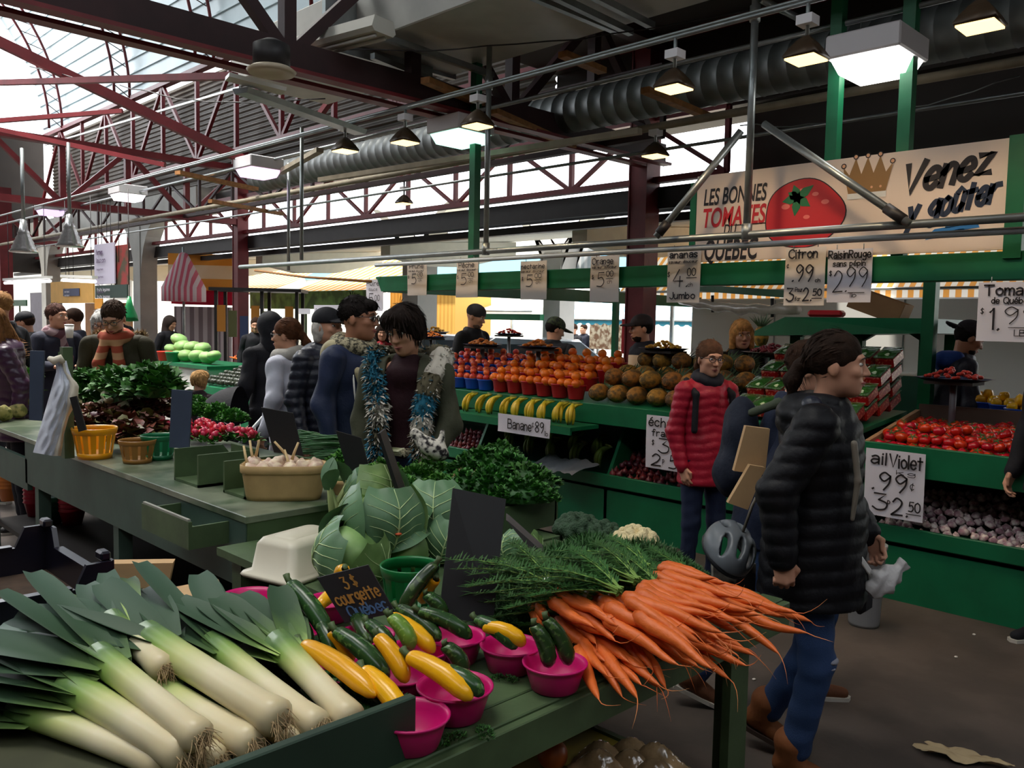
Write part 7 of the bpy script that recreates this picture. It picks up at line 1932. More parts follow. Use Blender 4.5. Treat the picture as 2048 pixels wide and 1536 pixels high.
for pth in (path, path2):
    pp = catmull([Vector(nb) + Vector(q) for q in pth], 7)
    ZN = (0, 2, 1, 0, 2, 1, 2, 0) if pth is path2 else (0, 2, 2, 2, 2, 1, 1, 1, 0, 2, 1, 2)
    for z_ in range(0, len(pp) - 1, 5):
        sg = pp[z_:z_ + 6]
        addskin('fur_roll', t, [s_cap(a, c, .052 - .0006 * z_, None, .02) for a, c in zip(sg[:-1], sg[1:])], .012, mat(('white_fur', 'teal_fur', 'olive_fur')[ZN[z_ // 5]]), lambda D, G: D + .008 * np.sin(G[:, 0] * 90) * np.sin(G[:, 2] * 80 + G[:, 1] * 60))
    for i, q in enumerate(pp):
        for k in range(60):
            d = Vector((rr.gauss(0, 1), rr.gauss(.3, 1), rr.gauss(0, 1))).normalized()
            m_ = ZN[min(i // 5, len(ZN) - 1)] if rr.random() < .6 else rr.choice((0, 1, 2))
            blade(fu, q + d * .036, d + Vector((rr.uniform(-.6, .6), rr.uniform(-.6, .6), -.4)), rr.uniform(.025, .05), .011, .6, m_, 2, (rr.random(), rr.random(), 1))
fu.obj('fur_trim', [mat('white_fur', rgb(206, 200, 186), .9), mat('teal_fur', rgb(20, 104, 128), .9), mat('olive_fur', rgb(84, 78, 58), .9)], t)
mt = P(866, 898, d=4.0)
b = MB(); V, F = skin([s_ell((0, 0, 0), (.085, .05, .045), .02), s_cap((.03, .01, .02), (.0, .03, .09), .022, .012, .02), s_cap((-.02, 0, 0), (-.11, .02, .02), .035, .025, .02)], .008)
tag(b.add(V, F, 0, True).obj('patterned_mitten', mat('black_white_knit', rgb(222, 216, 204), .9, kind='noise', col2=rgb(30, 26, 30), sw=34), None, mt, (.2, .5, -.6)), 'white and black patterned mitten held over the scallions', 'mitten')

# man with the chequered scarf
t, MH, up, nb, wr = person('man in sunglasses and a chequered scarf facing right beside the parka woman', 706, 5.0, 1.80, (1, -.45), (1, -.2), .02, 0, .02,
    None, None, mc=cloth('navy_jacket', rgb(34, 44, 72), rough=.55), hem=.62, trousers=M_DJEAN, hair='crop', mh=hair_mat('black_hair', rgb(30, 24, 22)), glasses='sun', skin_m=M_SKIN2, collar=False, width=1.12)
scarf_ring(t, nb, mat('chequered_scarf', rgb(176, 166, 136), .9, kind='noise', col2=rgb(56, 54, 44), sw=60), .09, .045, 'scarf', (((-.02, .1, -.02), (0, .14, -.16), (.05, .16, -.3)),))
addskin('cream_hood', t, [s_cap(nb + np.array((-.11, -.06, -.01)), nb + np.array((.11, -.06, -.01)), .045, None, .04), s_ell(nb + np.array((0, -.11, -.05)), (.12, .07, .09), .04), s_cap(nb + np.array((.11, -.04, -.01)), nb + np.array((.1, .1, -.14)), .03, .025, .03), s_cap(nb + np.array((.1, .1, -.14)), nb + np.array((.05, .17, -.36)), .025, .022, .02)], .011, cloth('cream_fleece', rgb(186, 176, 142)))
MB().tube([nb + np.array((.13, .09, -.12)), nb + np.array((.14, .11, -.25)), nb + np.array((.13, .12, -.36))], .005, 6).obj('drawstring', M_WHITE, t)
# person in the black cap
t, MH, up, nb, wr = person('pale haired person in a black cap and navy puffer behind the scarfed man', 650, 5.75, 1.735, (.9, -.6), (.9, -.55), -.04, 0, 0, None, None, mc=M_NAVYP, ct='puffer', hem=.7, hair='bob', mh=hair_mat('white_hair', rgb(214, 208, 200)), hat='cap', mhat=cloth('black_cap', rgb(28, 28, 34)), width=1.12, hood=True)
# white hoodie
t, MH, up, nb, wr = person('woman in a white hooded jacket with a brown ponytail seen from behind', 585, 6.2, 1.66, (-.8, .35), (-1, .1), .05, 0, .05, None, None, mc=cloth('white_fleece', rgb(206, 208, 222)), hem=.62, hair='pony', mh=hair_mat('chestnut_hair', rgb(96, 60, 38)), glasses='clear')
scarf_ring(t, nb, cloth('grey_snood', rgb(176, 172, 164)), .09, .05)
t, MH, up, nb, wr = person('person in a black hooded coat left of the white jacket', 541, 7.0, 1.70, (-.6, .6), None, .1, 0, 0, None, None, mc=M_BLK, hem=.5, hair=None, hat='hood', mhat=M_BLK, res=1.3)

# man with glasses bending over the greens
t, MH, up, nb, wr = person('man with glasses bending over the greens in an olive parka and striped scarf', 247, 7.0, 1.80, (.1, -1), (.1, -1), .5, 0, .3, {'R': ((.27, .05, 1.14), (.2, .2, .98)), 'L': ((-.27, .05, 1.14), (-.2, .2, .98))}, None, mc=cloth('olive_dark_parka', rgb(58, 54, 36)), hem=.6, hair='short', mh=hair_mat('short_brown_hair', rgb(64, 46, 34)), glasses='clear', width=1.2, collar=False, hood=True, beard=hair_mat('stubble', rgb(120, 78, 54)))
scarf_ring(t, nb, mat('striped_wool_scarf', rgb(150, 62, 36), .9, kind='stripe', col2=rgb(176, 130, 92), st=(0, .2, 1), sw=11), .085, .042, 'scarf', (((-.03, .1, -.05), (-.07, .16, -.2), (-.07, .16, -.38)), ((.05, .1, -.05), (.08, .16, -.2), (.05, .18, -.4))))
fu = MB()
for q in catmull([Vector(nb) + Vector(v) for v in ((-.22, .02, -.1), (-.17, -.08, .02), (0, -.15, .0), (.17, -.08, .02), (.22, .02, -.1))], 8):
    for k in range(24):
        d = Vector((rr.gauss(0, 1), rr.gauss(-.2, 1), rr.gauss(.2, 1))).normalized(); blade(fu, q, d, rr.uniform(.03, .06), .009, .4, 0, 2)
fu.obj('fur_edge', mat('tan_fur', rgb(150, 128, 92), .9), t)
person('grey haired older person behind the man with glasses', 214, 7.7, 1.70, (-.2, -1), (.15, -1), .25, 0, .05, None, None, mc=cloth('beige_coat', rgb(150, 138, 116)), hem=.6, hair='bob', mh=hair_mat('silver_hair', rgb(206, 204, 200)), glasses='clear', res=1.3)
person('woman with long fair brown hair in a purple jacket at the left edge', 38, 6.5, 1.72, (-.75, -.6), (-.6, -.7), .45, 0, .28, None, None, mc=cloth('purple_puffer', rgb(60, 26, 58), rough=.35, spec=.6), ct='puffer', hem=.7, hair='long', mh=hair_mat('fair_brown_hair', rgb(150, 104, 62)), width=1.12, hood=True)
person('person with light brown hair above the purple jacket at the left edge', 10, 7.5, 1.84, (-.9, .2), None, .1, 0, .05, None, None, mc=M_BLK, hair='short', mh=hair_mat('sandy_hair', rgb(160, 116, 72)), res=1.3)
t, MH, up, nb, wr = person('woman in a dark coat and plum scarf carrying a paper cup', 112, 8.6, 1.76, (.8, -.6), (1, -.3), -.05, 0, 0, {'L': ((-.24, .02, 1.12), (-.12, .25, 1.12)), 'R': ((.24, .02, 1.12), (.14, .25, 1.12))}, None, mc=cloth('dark_blue_coat', rgb(30, 32, 48)), hem=.4, hair='short', mh=hair_mat('auburn_hair', rgb(74, 46, 38)), res=1.3)
scarf_ring(t, nb, mat('plum_scarf', rgb(86, 50, 60), .9, kind='stripe', col2=rgb(140, 116, 120), st=(.7, .2, .7), sw=9), .08, .045, 'scarf', (((0, .1, -.05), (-.05, .15, -.25), (-.04, .15, -.5)),))
cp = P(139, 676, d=8.3); cu = thing('paper_cup', 'white paper cup in the hand of the woman with the plum scarf', 'cup', cp)
MB().lathe([(.03, 0), (.042, .12)], 16).obj('cup', M_WHITE, cu); MB().lathe([(.044, .12), (.044, .13), (.03, .135), (0, .135)], 16).obj('lid', M_WHITE, cu)
person('bearded man in a dark jacket facing left beyond the leek pile', 157, 9.6, 1.72, (-1, -.2), None, .15, 0, .05, None, None, mc=cloth('dark_navy_coat', rgb(32, 36, 52)), hair='short', mh=hair_mat('brown_hair', rgb(58, 38, 26)), beard=hair_mat('brown_beard', rgb(60, 40, 30)), far=True)
person('person in a dark cap and dark coat far left', 66, 9.8, 1.68, (-1, -.1), None, .25, 0, .1, None, None, mc=M_BLK, hair='short', hat='cap', mhat=M_BLK, far=True)
person('distant man in a black cap by the green bag', 237, 14.2, 1.76, (.7, -.7), None, .05, 0, 0, None, None, mc=M_BLK, hair='short', hat='cap', mhat=M_BLK, far=True)
person('distant person in a brown hood behind the pale cabbages', 330, 14.4, 1.66, (.8, -.3), None, .25, 0, .15, None, None, mc=M_BLK, hair=None, hat='hood', mhat=cloth('brown_hood', rgb(52, 40, 36)), far=True)
person('distant woman in red beside the orange slices', 764, 12.0, 1.6, (.2, -1), None, .1, 0, 0, None, None, mc=cloth('red_coat', rgb(150, 30, 40)), hair='long', mh=hair_mat('dark_brown_hair', rgb(46, 32, 24)), far=True)
person('distant dark figure by the striped stalls', 512, 13.4, 1.66, (.2, -1), None, .1, 0, 0, None, None, mc=M_BLK, hair='short', far=True)
# stall keepers
person('fruit seller in a black beanie looking down behind the nectarines', 940, 9.75, 1.86, (.8, -.6), (1, -.4), .3, 0, .08, None, None, mc=M_BLK, hem=.7, hair=None, hat='beanie', mhat=cloth('grey_beanie', rgb(50, 48, 50)), beard=hair_mat('grey_stubble', rgb(120, 96, 84)), res=1.3, width=1.05)
t, MH, up, nb, wr = person('fruit seller in a camouflage cap seen from behind, printed black jacket', 1096, 8.95, 1.74, (.5, .8), (.9, .3), .35, 0, .2, None, None, mc=M_BLK, hem=.7, hair='short', hat='cap', mhat=mat('camouflage_cloth', rgb(58, 70, 40), .8, kind='noise', col2=rgb(24, 28, 22), sw=30), res=1.3, width=1.25, mh=hair_mat('black_hair', rgb(30, 24, 22)))
g = MB()
for k in range(3): g.bar(up((.0 + .035 * k - .0, -.145, 1.30)), up((.01 + .035 * k, -.145, 1.22)), .012, .006)
g.obj('back_print', M_WHITE, t)
g = MB(); g.lathe([(0, -.004), (.035, 0), (0, .004)], 14, M=Matrix.Translation(Vector(up((-.07, -.142, 1.26)))) @ Matrix.Rotation(PI / 2, 4, 'X')); g.obj('back_print', M_TRED, t)
person('bearded fruit seller in a dark cap facing left before the red column', 1290, 8.05, 1.76, (-1, -.25), (-1, -.2), .05, 0, .02, None, None, mc=cloth('dark_blue_jacket', rgb(30, 32, 46)), hem=.7, hair='short', hat='cap', mhat=cloth('dark_brown_cap', rgb(44, 36, 38)), beard=hair_mat('dark_beard', rgb(44, 32, 28)), res=1.2, mh=hair_mat('black_hair', rgb(30, 24, 22)))
person('blonde woman in a black puffer standing behind the pineapples', 1482, 7.4, 1.72, (.1, -1), (.0, -1), .08, .04, 0, None, None, mc=cloth('black_puffer', rgb(26, 26, 30), rough=.45), ct='puffer', hem=.7, hair='bob', mh=hair_mat('blonde_hair', rgb(222, 160, 96)), res=1.1, width=1.05)
t, MH, up, nb, wr = person('seller in a backwards dark cap and blue hood bending right behind the tasting stand', 1893, 6.5, 1.76, (1, -.15), (1, -.15), .45, 0, .22, {'R': ((.22, .08, 1.12), (.14, .32, 1.12)), 'L': ((-.22, .08, 1.12), (-.14, .32, 1.12))}, None, mc=cloth('dark_grey_jacket', rgb(42, 42, 54), rough=.5), hem=.7, hair='short', hat='back', mhat=cloth('dark_cap', rgb(36, 30, 36)), beard=hair_mat('dark_beard', rgb(44, 32, 28)), skin_m=M_SKIN2, res=1.1, mh=hair_mat('black_hair', rgb(30, 24, 22)))
addskin('blue_hood', t, [s_cap(nb + np.array((-.09, -.05, .0)), nb + np.array((.09, -.05, .0)), .05, None, .04), s_ell(nb + np.array((0, -.11, -.03)), (.12, .07, .08), .04)], .012, cloth('blue_hood_cloth', rgb(34, 62, 128)))
# child and pushchair
person('small child with fair curly hair behind the radishes', 396, 7.4, 1.19, (.3, .8), None, .0, 0, 0, None, None, mc=cloth('dark_child_coat', rgb(50, 36, 40)), hair='mop', mh=hair_mat('fair_curls', rgb(206, 160, 104)), res=1.4)
pc = thing('pushchair', 'black pushchair with a round hood behind the parsley', 'pushchair', P(466, 830, d=6.5) * 1.0)
pc.location.z = 0; pc.rotation_euler = (0, 0, .8)
MB().grid(lambda u, v: (.27 * math.cos(PI * u) * (1 if True else 0), .32 * math.sin(PI * u) * math.sin(PI * .62 * v) - .05, .85 + .3 * math.sin(PI * u) * math.cos(PI * .62 * v)), 18, 12).obj('hood', M_BLK, pc)
MB().box((0, .0, .62), (.46, .5, .3), bev=.08).obj('seat', M_BLK, pc)
for sx in (-.26, .26):
    MB().tube([(sx, -.35, 1.0), (sx, 0, .6), (sx, .3, .12)], .014, 8).obj('frame_tube', M_GALV, pc); MB().tube([(sx, .3, .6), (sx, -.3, .12)], .014, 8).obj('frame_tube', M_GALV, pc)
    for y in (-.3, .3): MB().lathe([(.05, -.02), (.11, -.02), (.12, 0), (.11, .02), (.05, .02)], 18, close=True, M=Matrix.Translation((sx, y, .12)) @ Matrix.Rotation(PI / 2, 4, 'Y')).obj('wheel', M_BLACK, pc)
# passer-by at the right edge, only the shoe shows
fp = P(2044, 1288, z=.03)
person('passer-by leaving at the right edge, only a black shoe with a white sole in view', 0, 0, 1.75, (-.9, -.3), None, 0, 0, 0, None, None, mc=M_BLK, trousers=M_BLK, shoes=M_BLK, hair='short', res=1.3, at=fp + Vector((.19, -.1, 0)))
# white bucket behind the front woman
bk = P(1732, 1150, d=4.75); t = thing('bucket', 'grey white plastic bucket before the garlic bin, behind the black coat', 'bucket', (bk.x, bk.y, 0))
MB().lathe([(.08, 0), (.085, .02), (.1, .44), (.108, .45), (.108, .47), (.096, .47), (.08, .03), (0, .03)], 24).obj('pail', mat('grey_white_pail', rgb(150, 150, 150), .5), t)
MB().tube([(.104 * math.cos(a), .104 * math.sin(a), .46 - .06 * math.sin(a)) for a in np.linspace(0, PI, 10)], .005, 6).obj('handle', M_GALV, t)


# ------------------------------------------------------------------ beyond the stall: street, awnings, far stalls
def slab(name, lab, cat, box, x, m, th=.03, parent=None):
    """upright panel standing on a plane of constant x"""
    x0, y0, x1, y1 = box
    a = P(x0, y0, x=x); b_ = P(x1, y0, x=x); c = P((x0 + x1) / 2, y1, x=x); top = P((x0 + x1) / 2, y0, x=x).z
    ya, yb = sorted((a.y, b_.y))
    o = MB().box((th / 2, 0, 0), (th, yb - ya, top - c.z)).obj(name, m, parent, (x, (ya + yb) / 2, (top + c.z) / 2))
    if cat: tag(o, lab, cat)
    return o


def attach(o, parent):
    """make an already placed piece a part of its thing"""
    o.parent = parent; o.matrix_parent_inverse = Matrix.Translation(-parent.location)
    return o


def awning(lab, x0, z0, x1, z1, y0, y1, m, drop=.0, scallop=0, mv=None):
    t = thing('awning', lab, 'awning', (x0, (y0 + y1) / 2, 0))
    w_ = y1 - y0; n = max(8, int(w_ / .12))
    MB().grid(lambda u, v: (v * (x1 - x0), (u - .5) * w_, z0 + (z1 - z0) * v - .06 * math.sin(PI * v)), n, 6).obj('canopy', m, t)
    if drop: MB().grid(lambda u, v: (-.002, (u - .5) * w_, z0 - drop * v * (1 + .25 * math.cos(2 * PI * u * scallop))), n * 2, 2).obj('valance', mv or m, t)
    for y in (-w_ / 2 + .05, w_ / 2 - .05): MB().tube([(x1 - x0, y, 0), (x1 - x0, y, z1)], .04, 8).obj('post', M_GALV, t)
    MB().tube([(0, -w_ / 2, z0), (0, w_ / 2, z0)], .02, 8).obj('front_bar', M_GALV, t)
    return t


SX = dict(rough=.8, thin=.5)
M_STR1 = mat('orange_white_stripe', rgb(240, 236, 226), kind='stripe', col2=rgb(226, 160, 80), st=(0, 1, 0), sw=7, **SX)
M_STR2 = mat('blue_white_stripe', rgb(232, 240, 246), kind='stripe', col2=rgb(150, 196, 216), st=(0, 1, 0), sw=2.6, **SX)
M_STR3 = mat('yellow_white_stripe', rgb(244, 236, 214), kind='stripe', col2=rgb(238, 176, 84), st=(0, 1, .5), sw=3.2, **SX)
M_STR4 = mat('red_white_stripe', rgb(240, 236, 238), kind='stripe', col2=rgb(226, 130, 150), st=(.707, -.707, 0), sw=9, **SX)
M_PWHITE = mat('white_panel', rgb(232, 230, 224), .6)
struct(MB().box((26, 14, 2.6), (.4, 60, 5.2)).obj('wall_street', mat('pale_building', rgb(222, 220, 208), .8, var=.06)))
struct(MB().box((25.75, 14, 4.1), (.1, 60, .5)).obj('trim_20', mat('blue_band', rgb(130, 190, 214), .6)))
struct(MB().box((10, 42.5, 2.4), (40, .4, 4.8)).obj('wall_far', mat('pale_building')))
tk = thing('white_trailer', 'white sided trailer parked behind the fruit stall', 'trailer', (12.1, 4.2, 0))
MB().box((0, 0, 1.3), (1.6, 6.4, 1.6), bev=.02).obj('body', M_PWHITE, tk)
for y in (-1.8, 0, 1.8): MB().box((-.805, y, 1.3), (.012, .015, 1.55)).obj('seam', M_GALV, tk)
for y in (-2, 2): MB().lathe([(.1, -.1), (.34, -.1), (.36, 0), (.34, .1), (.1, .1)], 20, close=True, M=Matrix.Translation((-.6, y, .36)) @ Matrix.Rotation(PI / 2, 4, 'Y')).obj('wheel', M_BLACK, tk)
awning('orange and white striped awning above the white trailer', 11.4, 2.22, 12.9, 3.7, 1.8, 8.9, M_STR1, .16, 30)
awning('light blue and white striped awning across the street', 14.6, 1.78, 16.2, 2.7, 8.6, 13.3, M_STR2, .1, 20, mat('teal_edge', rgb(40, 120, 140), .7))
awning('white tent roof across the street behind the beanie seller', 14.2, 1.95, 16.5, 2.7, 13.6, 16.6, mat('white_tent', rgb(240, 238, 234), .8, thin=.5), .12, 12)
awning('yellow striped awning behind the left red column', 12.2, 2.35, 14.6, 3.5, 16.5, 21.0, M_STR3)
awning('yellow striped awning between the red parasol and the left red column', 12.0, 2.35, 14.6, 3.5, 22.0, 27.5, M_STR3)
yk = thing('yellow_kiosk', 'yellow ribbed kiosk wall behind the small poire card', 'kiosk', (13.6, 16.9, 0))
MB().box((.6, 0, 1.25), (1.2, 2.6, 2.5)).obj('body', mat('yellow_ribs', rgb(244, 196, 100), .7, kind='stripe', col2=rgb(228, 172, 82), st=(0, 1, 0), sw=7), yk)
MB().box((.6, 0, 2.55), (1.4, 2.8, .1)).obj('roof', M_PWHITE, yk)
slab('pergola_sheet', 'white corrugated sheet on the pergola beyond the nectarine card', 'roof sheet', (1080, 500, 1200, 560), 13.2, mat('white_corrugated', rgb(236, 238, 238), .6, kind='stripe', col2=rgb(196, 206, 210), st=(0, 1, 0), sw=6), .03)
pr_ = thing('striped_parasol', 'red and white striped parasol left of the left red column', 'parasol', P(368, 660, d=19.0) * 1.0)
pr_.location.z = 0
MB().lathe([(.5, 2.0), (.5, 2.3), (.1, 3.05), (0, 3.1)], 8).obj('canopy', M_STR4, pr_); MB().tube([(0, 0, 0), (0, 0, 3.2)], .03, 8).obj('pole', M_GALV, pr_)
rs = thing('curtained_stall', 'stall with red valance and striped curtains behind the pale cabbages', 'stall', P(418, 660, d=20.5) * 1.0); rs.location.z = 0; rs.rotation_euler = (0, 0, -.785 + .1)
MB().box((0, 0, 2.12), (1.4, 1.2, .32)).obj('valance', mat('crimson_cloth', rgb(224, 40, 78), .8, thin=.4), rs)
MB().box((0, 0, .95), (1.3, 1.1, 1.9)).obj('curtain', mat('grey_curtain', rgb(214, 206, 208), .8, thin=.4, kind='stripe', col2=rgb(150, 138, 142), st=(1, .0, 0), sw=5), rs)
MB().box((0, 0, 2.7), (1.5, 1.3, .84)).obj('striped_roof', M_STR3, rs)
# cars in the street
def car(lab, px, d, yaw, m):
    p = P(px, 660, d=d); t = thing('car', lab, 'car', (p.x, p.y, .02), yaw)
    body = [(-2.1, .35), (-2.15, .7), (-1.9, .85), (-1.2, .92), (-.6, 1.38), (.8, 1.42), (1.6, .95), (2.1, .85), (2.15, .4)]
    b = MB()
    vs = []; n = len(body)
    for s, kx in ((-1, 1.0), (-.82, 1), (.82, 1), (1, 1.0)):
        for x, z in body: vs.append((x, s * .85 * (1 if z < .95 else .84), z if abs(s) < .9 else z - .02))
    fs = []
    for k in range(3):
        for i in range(n - 1): fs.append((k * n + i, k * n + i + 1, (k + 1) * n + i + 1, (k + 1) * n + i))
    fs += [tuple(range(n)), tuple(range(4 * n - 1, 3 * n - 1, -1))]
    b.add(vs, fs, 0, False).obj('body', m, t)
    g = MB(); g.add([(-1.16, -.62, .95), (-1.16, .62, .95), (-.62, .58, 1.37), (-.62, -.58, 1.37)], [(0, 1, 2, 3)]); g.v[-1] = g.v[-1] + np.array((-.02, 0, .012)); g.obj('windscreen', mat('car_glass', rgb(70, 84, 92), .08), t)
    for s in (-1, 1):
        MB().add([(-.95, s * .725, .98), (.1, s * .725, .98), (.1, s * .722, 1.3), (-.6, s * .722, 1.3)], [(0, 1, 2, 3)]).obj('side_window', mat('car_glass'), t)
        MB().add([(.18, s * .725, .98), (1.3, s * .725, .98), (.75, s * .722, 1.3), (.18, s * .722, 1.3)], [(0, 1, 2, 3)]).obj('side_window', mat('car_glass'), t)
        for x in (-1.35, 1.35): MB().lathe([(.1, -.1), (.3, -.1), (.32, 0), (.3, .1), (.1, .1)], 20, close=True, M=Matrix.Translation((x, s * .8, .32)) @ Matrix.Rotation(PI / 2, 4, 'X')).obj('wheel', M_BLACK, t)
    return t


car('pale blue car parked in the street behind the nectarines', 1090, 14.8, 2.3, mat('pale_blue_car', rgb(186, 206, 224), .25, coat=.6))
car('silver car parked farther down the street', 935, 17.0, 2.3, mat('silver_car', rgb(196, 200, 206), .25, coat=.6))
slab('shop_shelves', 'brown shop shelves of goods under the blue striped awning', 'shelves', (1180, 640, 1292, 700), 15.6, mat('shop_goods', rgb(120, 84, 60), .8, kind='noise', col2=rgb(196, 176, 150), sw=9), .3)
slab('red_board', 'plain red board beside the big red column', 'board', (1244, 638, 1272, 708), 9.4, M_TRED, .04)
for k, (px, d_) in enumerate(((1128, 20), (1148, 19.2), (1168, 20.6))): person(('first', 'second', 'third')[k] + ' distant shopper from the left under the blue awning', px, d_, 1.66, (-.6, -.6), None, 0, 0, 0, None, None, mc=(cloth('pale_coat', rgb(196, 190, 186)), M_BLK, cloth('dark_blue_coat', rgb(30, 32, 48)))[k], hair='short', far=True, res=1.2)
slab('planter_beam', 'dark green beam of the stall across the street', 'beam', (968, 628, 1080, 640), 12.4, M_GREEN, .12)
slab('green_banner', 'long green printed banner behind the white jacket', 'banner', (500, 582, 764, 618), 10.6, mat('green_banner_print', rgb(120, 160, 84), .7, kind='noise', col2=rgb(84, 112, 60), sw=3), .03)
t = thing('rack_stall', 'dark framed stall of hanging goods behind the black hooded coat', 'stall', P(520, 660, d=16.5) * 1.0); t.location.z = 0; t.rotation_euler = (0, 0, -.7)
for x in (-.75, .1, .75):
    for y in (-.3, .4): MB().box((x, y, 1.1), (.06, .06, 2.2)).obj('post', M_BLACK, t)
MB().box((0, 0, 2.2), (1.7, .9, .06)).obj('roof', M_BLACK, t)
for i in range(7): MB().box((-.65 + .21 * i, -.32, 1.65 - .1 * (i % 3)), (.15, .04, .5)).obj('hanging_item', [mat('ochre_cloth', rgb(196, 130, 50), .8), mat('olive_cloth', rgb(96, 98, 60), .8), mat('blue_cloth', rgb(60, 74, 110), .8)][i % 3], t)
nt_ = slab('handwritten_notice', 'white handwritten notice behind the person in the black cap', 'notice', (628, 610, 682, 690), 5.2, M_PAPERW, .004)
b = MB(); q = P(630, 612, x=5.19)
write(b, 'Bouquet', .02, -.07, .04, .17, .006, frame_minus_x(Vector((5.19, q.y, q.z)))); write(b, 'carottes', .02, -.14, .04, .17, .006, frame_minus_x(Vector((5.19, q.y, q.z))))
attach(b.obj('notice_writing', M_INK), nt_)
sn_ = slab('small_notice', 'small white notice left of the handwritten one', 'notice', (597, 617, 620, 628), 7.5, M_PAPERW, .004)

# stalls at the far left
p = P(385, 727, z=.97)
t = thing('cabbage_counter', 'white fronted counter with green edge carrying pale cabbages', 'counter', (p.x + .3, p.y, 0), 0)
MB().box((0, 0, .46), (.8, 1.5, .92)).obj('cabinet', M_PWHITE, t); MB().box((0, 0, .945), (.9, 1.6, .05)).obj('green_edge', M_GREEN, t)
M_PCAB = mat('pale_cabbage', rgb(150, 190, 116), .5, var=.18, vs=8, rand=.1)
pcb = MB().lathe([(0, -.09), (.07, -.08), (.13, -.02), (.135, .02), (.1, .075), (.04, .095), (0, .097)], 16).mesh('cabbage', M_PCAB)
for px, py, s in ((335, 715, .8), (352, 712, .9), (372, 712, 1), (395, 714, 1), (415, 716, .95), (385, 695, 1), (405, 697, .95), (365, 693, 1), (358, 680, 1), (342, 698, .8), (428, 712, .8)):
    o = link('pale_cabbage', pcb, None, P(px, py, x=p.x + .1 + .12 * (py < 700)), (R.uniform(-.4, .4), R.uniform(-.4, .4), R.random() * 6), s); tag(o, 'pale green cabbage heaped on the white fronted counter', 'cabbage', 'pale cabbages on the white counter')
for px, c, lab in ((330, rgb(214, 60, 40), 'small red basket left of the green basket on the white counter'), (347, rgb(20, 120, 70), 'dark green basket on the white fronted counter')):
    q = P(px, 724, x=p.x - .05); basket('berry_basket', lab, mat('bk%d' % px, c, .4), (q.x, q.y, .972), .12, .09, .15)
p2 = P(172, 735, z=.95)
t = thing('leek_counter', 'green edged counter carrying stacked pale leeks at far left', 'counter', (p2.x + .3, p2.y, 0))
MB().box((0, 0, .45), (.8, 1.6, .9)).obj('cabinet', M_PWHITE, t); MB().box((0, 0, .925), (.9, 1.7, .05)).obj('green_edge', M_GREEN, t)
M_STK = gradmat('stacked_leek', ((0, rgb(226, 222, 196)), (.5, rgb(206, 214, 160)), (.75, rgb(110, 146, 90)), (1, rgb(54, 84, 64))), 1, -.3, .3, .4, .1, 20)
lk = MB().tube([(0, .3, 0), (0, .1, .004), (0, -.1, .0), (0, -.3, 0)][::-1], [.03, .028, .03, .05], 8, flat=.6).mesh('leek', M_STK)
for r_ in range(8):
    for i in range(3):
        o = link('stacked_leek', lk, None, (p2.x + .1 + .1 * i, p2.y + .2 + R.uniform(-.06, .06), .98 + r_ * .048), (R.uniform(-.05, .05), 0, PI + R.uniform(-.1, .1)), 1.2); tag(o, 'pale leek in the neat stack on the far left counter', 'leek', 'stacked leeks on the far counter')
# avocados and carrots heap at the end of the fruit stall row
p = P(468, 765, z=.8)
t = thing('slope_stand', 'sloping dark green stand of avocados left of the white jacket', 'stand', (p.x + .35, p.y, 0))
MB().add([(-.5, -.9, .72), (-.5, .9, .72), (.5, .9, 1.0), (.5, -.9, 1.0), (-.5, -.9, 0), (-.5, .9, 0), (.5, .9, 0), (.5, -.9, 0)], [(3, 2, 1, 0), (0, 1, 5, 4), (1, 2, 6, 5), (2, 3, 7, 6), (3, 0, 4, 7)]).obj('slope', M_GREEN, t)
av = MB().lathe([(0, -.05), (.03, -.045), (.042, -.015), (.034, .02), (.018, .048), (0, .055)], 10).mesh('avocado', mat('avocado_skin', rgb(44, 50, 36), .4, var=.2, rand=.2))
for j in range(8):
    for i in range(15):
        o = link('avocado', av, None, (p.x - .1 + j * .11, p.y - .8 + i * .1 + .05 * (j % 2), .77 + j * .031 + .03), (1.3, 0, R.random() * 6)); tag(o, 'dark avocado in rows on the sloping stand', 'avocado', 'avocados on the sloping stand')
cr_ = MB().tube([(0, 0, 0), (.08, 0, 0), (.16, 0, 0)], [.02, .016, .003], 7).mesh('carrot', mat('far_carrot', rgb(244, 110, 40), .5, rand=.1))
for i in range(40):
    q = P(508, 722, d=13.6); o = link('loose_carrot', cr_, None, q + Vector((R.uniform(-.2, .2), R.uniform(-.35, .35), R.uniform(-.02, .08))), (0, R.uniform(-.3, .3), R.random() * 6)); tag(o, 'orange carrot in the loose heap behind the avocados', 'carrot', 'loose carrots behind the avocados')
q = P(508, 728, d=13.6); tag(MB().box((0, 0, -.5), (.6, .9, 1.0)).obj('carrot_box', M_GREEN, None, q + Vector((0, 0, -.04))), 'green bin under the loose carrots', 'bin')

# signs, lamps and hanging things at far left
yb_ = slab('yellow_banner', 'yellow board with a dark blue label hanging at far left', 'sign board', (101, 562, 186, 606), 5.4, mat('yellow_board', rgb(232, 176, 84), .6, var=.06), .03)
lb_ = slab('blue_label', '', '', (126, 577, 158, 592), 5.385, mat('slate_blue', rgb(62, 70, 104), .6), .01)
b = MB(); q = P(128, 580, x=5.38)
for k in range(2): write(b, 'marchand', .02, -.05 - .07 * k, .035, .26, .008, frame_minus_x(Vector((5.38, q.y, q.z))))
attach(lb_, yb_); attach(b.obj('label_writing', M_PAPERW), yb_)
op_ = slab('orange_packet', 'orange packet hanging right of the yellow board', 'packet', (189, 597, 204, 618), 5.4, mat('orange_card', rgb(240, 160, 30), .6), .02)
hs = slab('hanging_sign', 'pale lilac sign hanging above the dark green band', 'sign', (188, 487, 228, 568), 5.4, mat('lilac_sign', rgb(206, 200, 220), .6), .02)
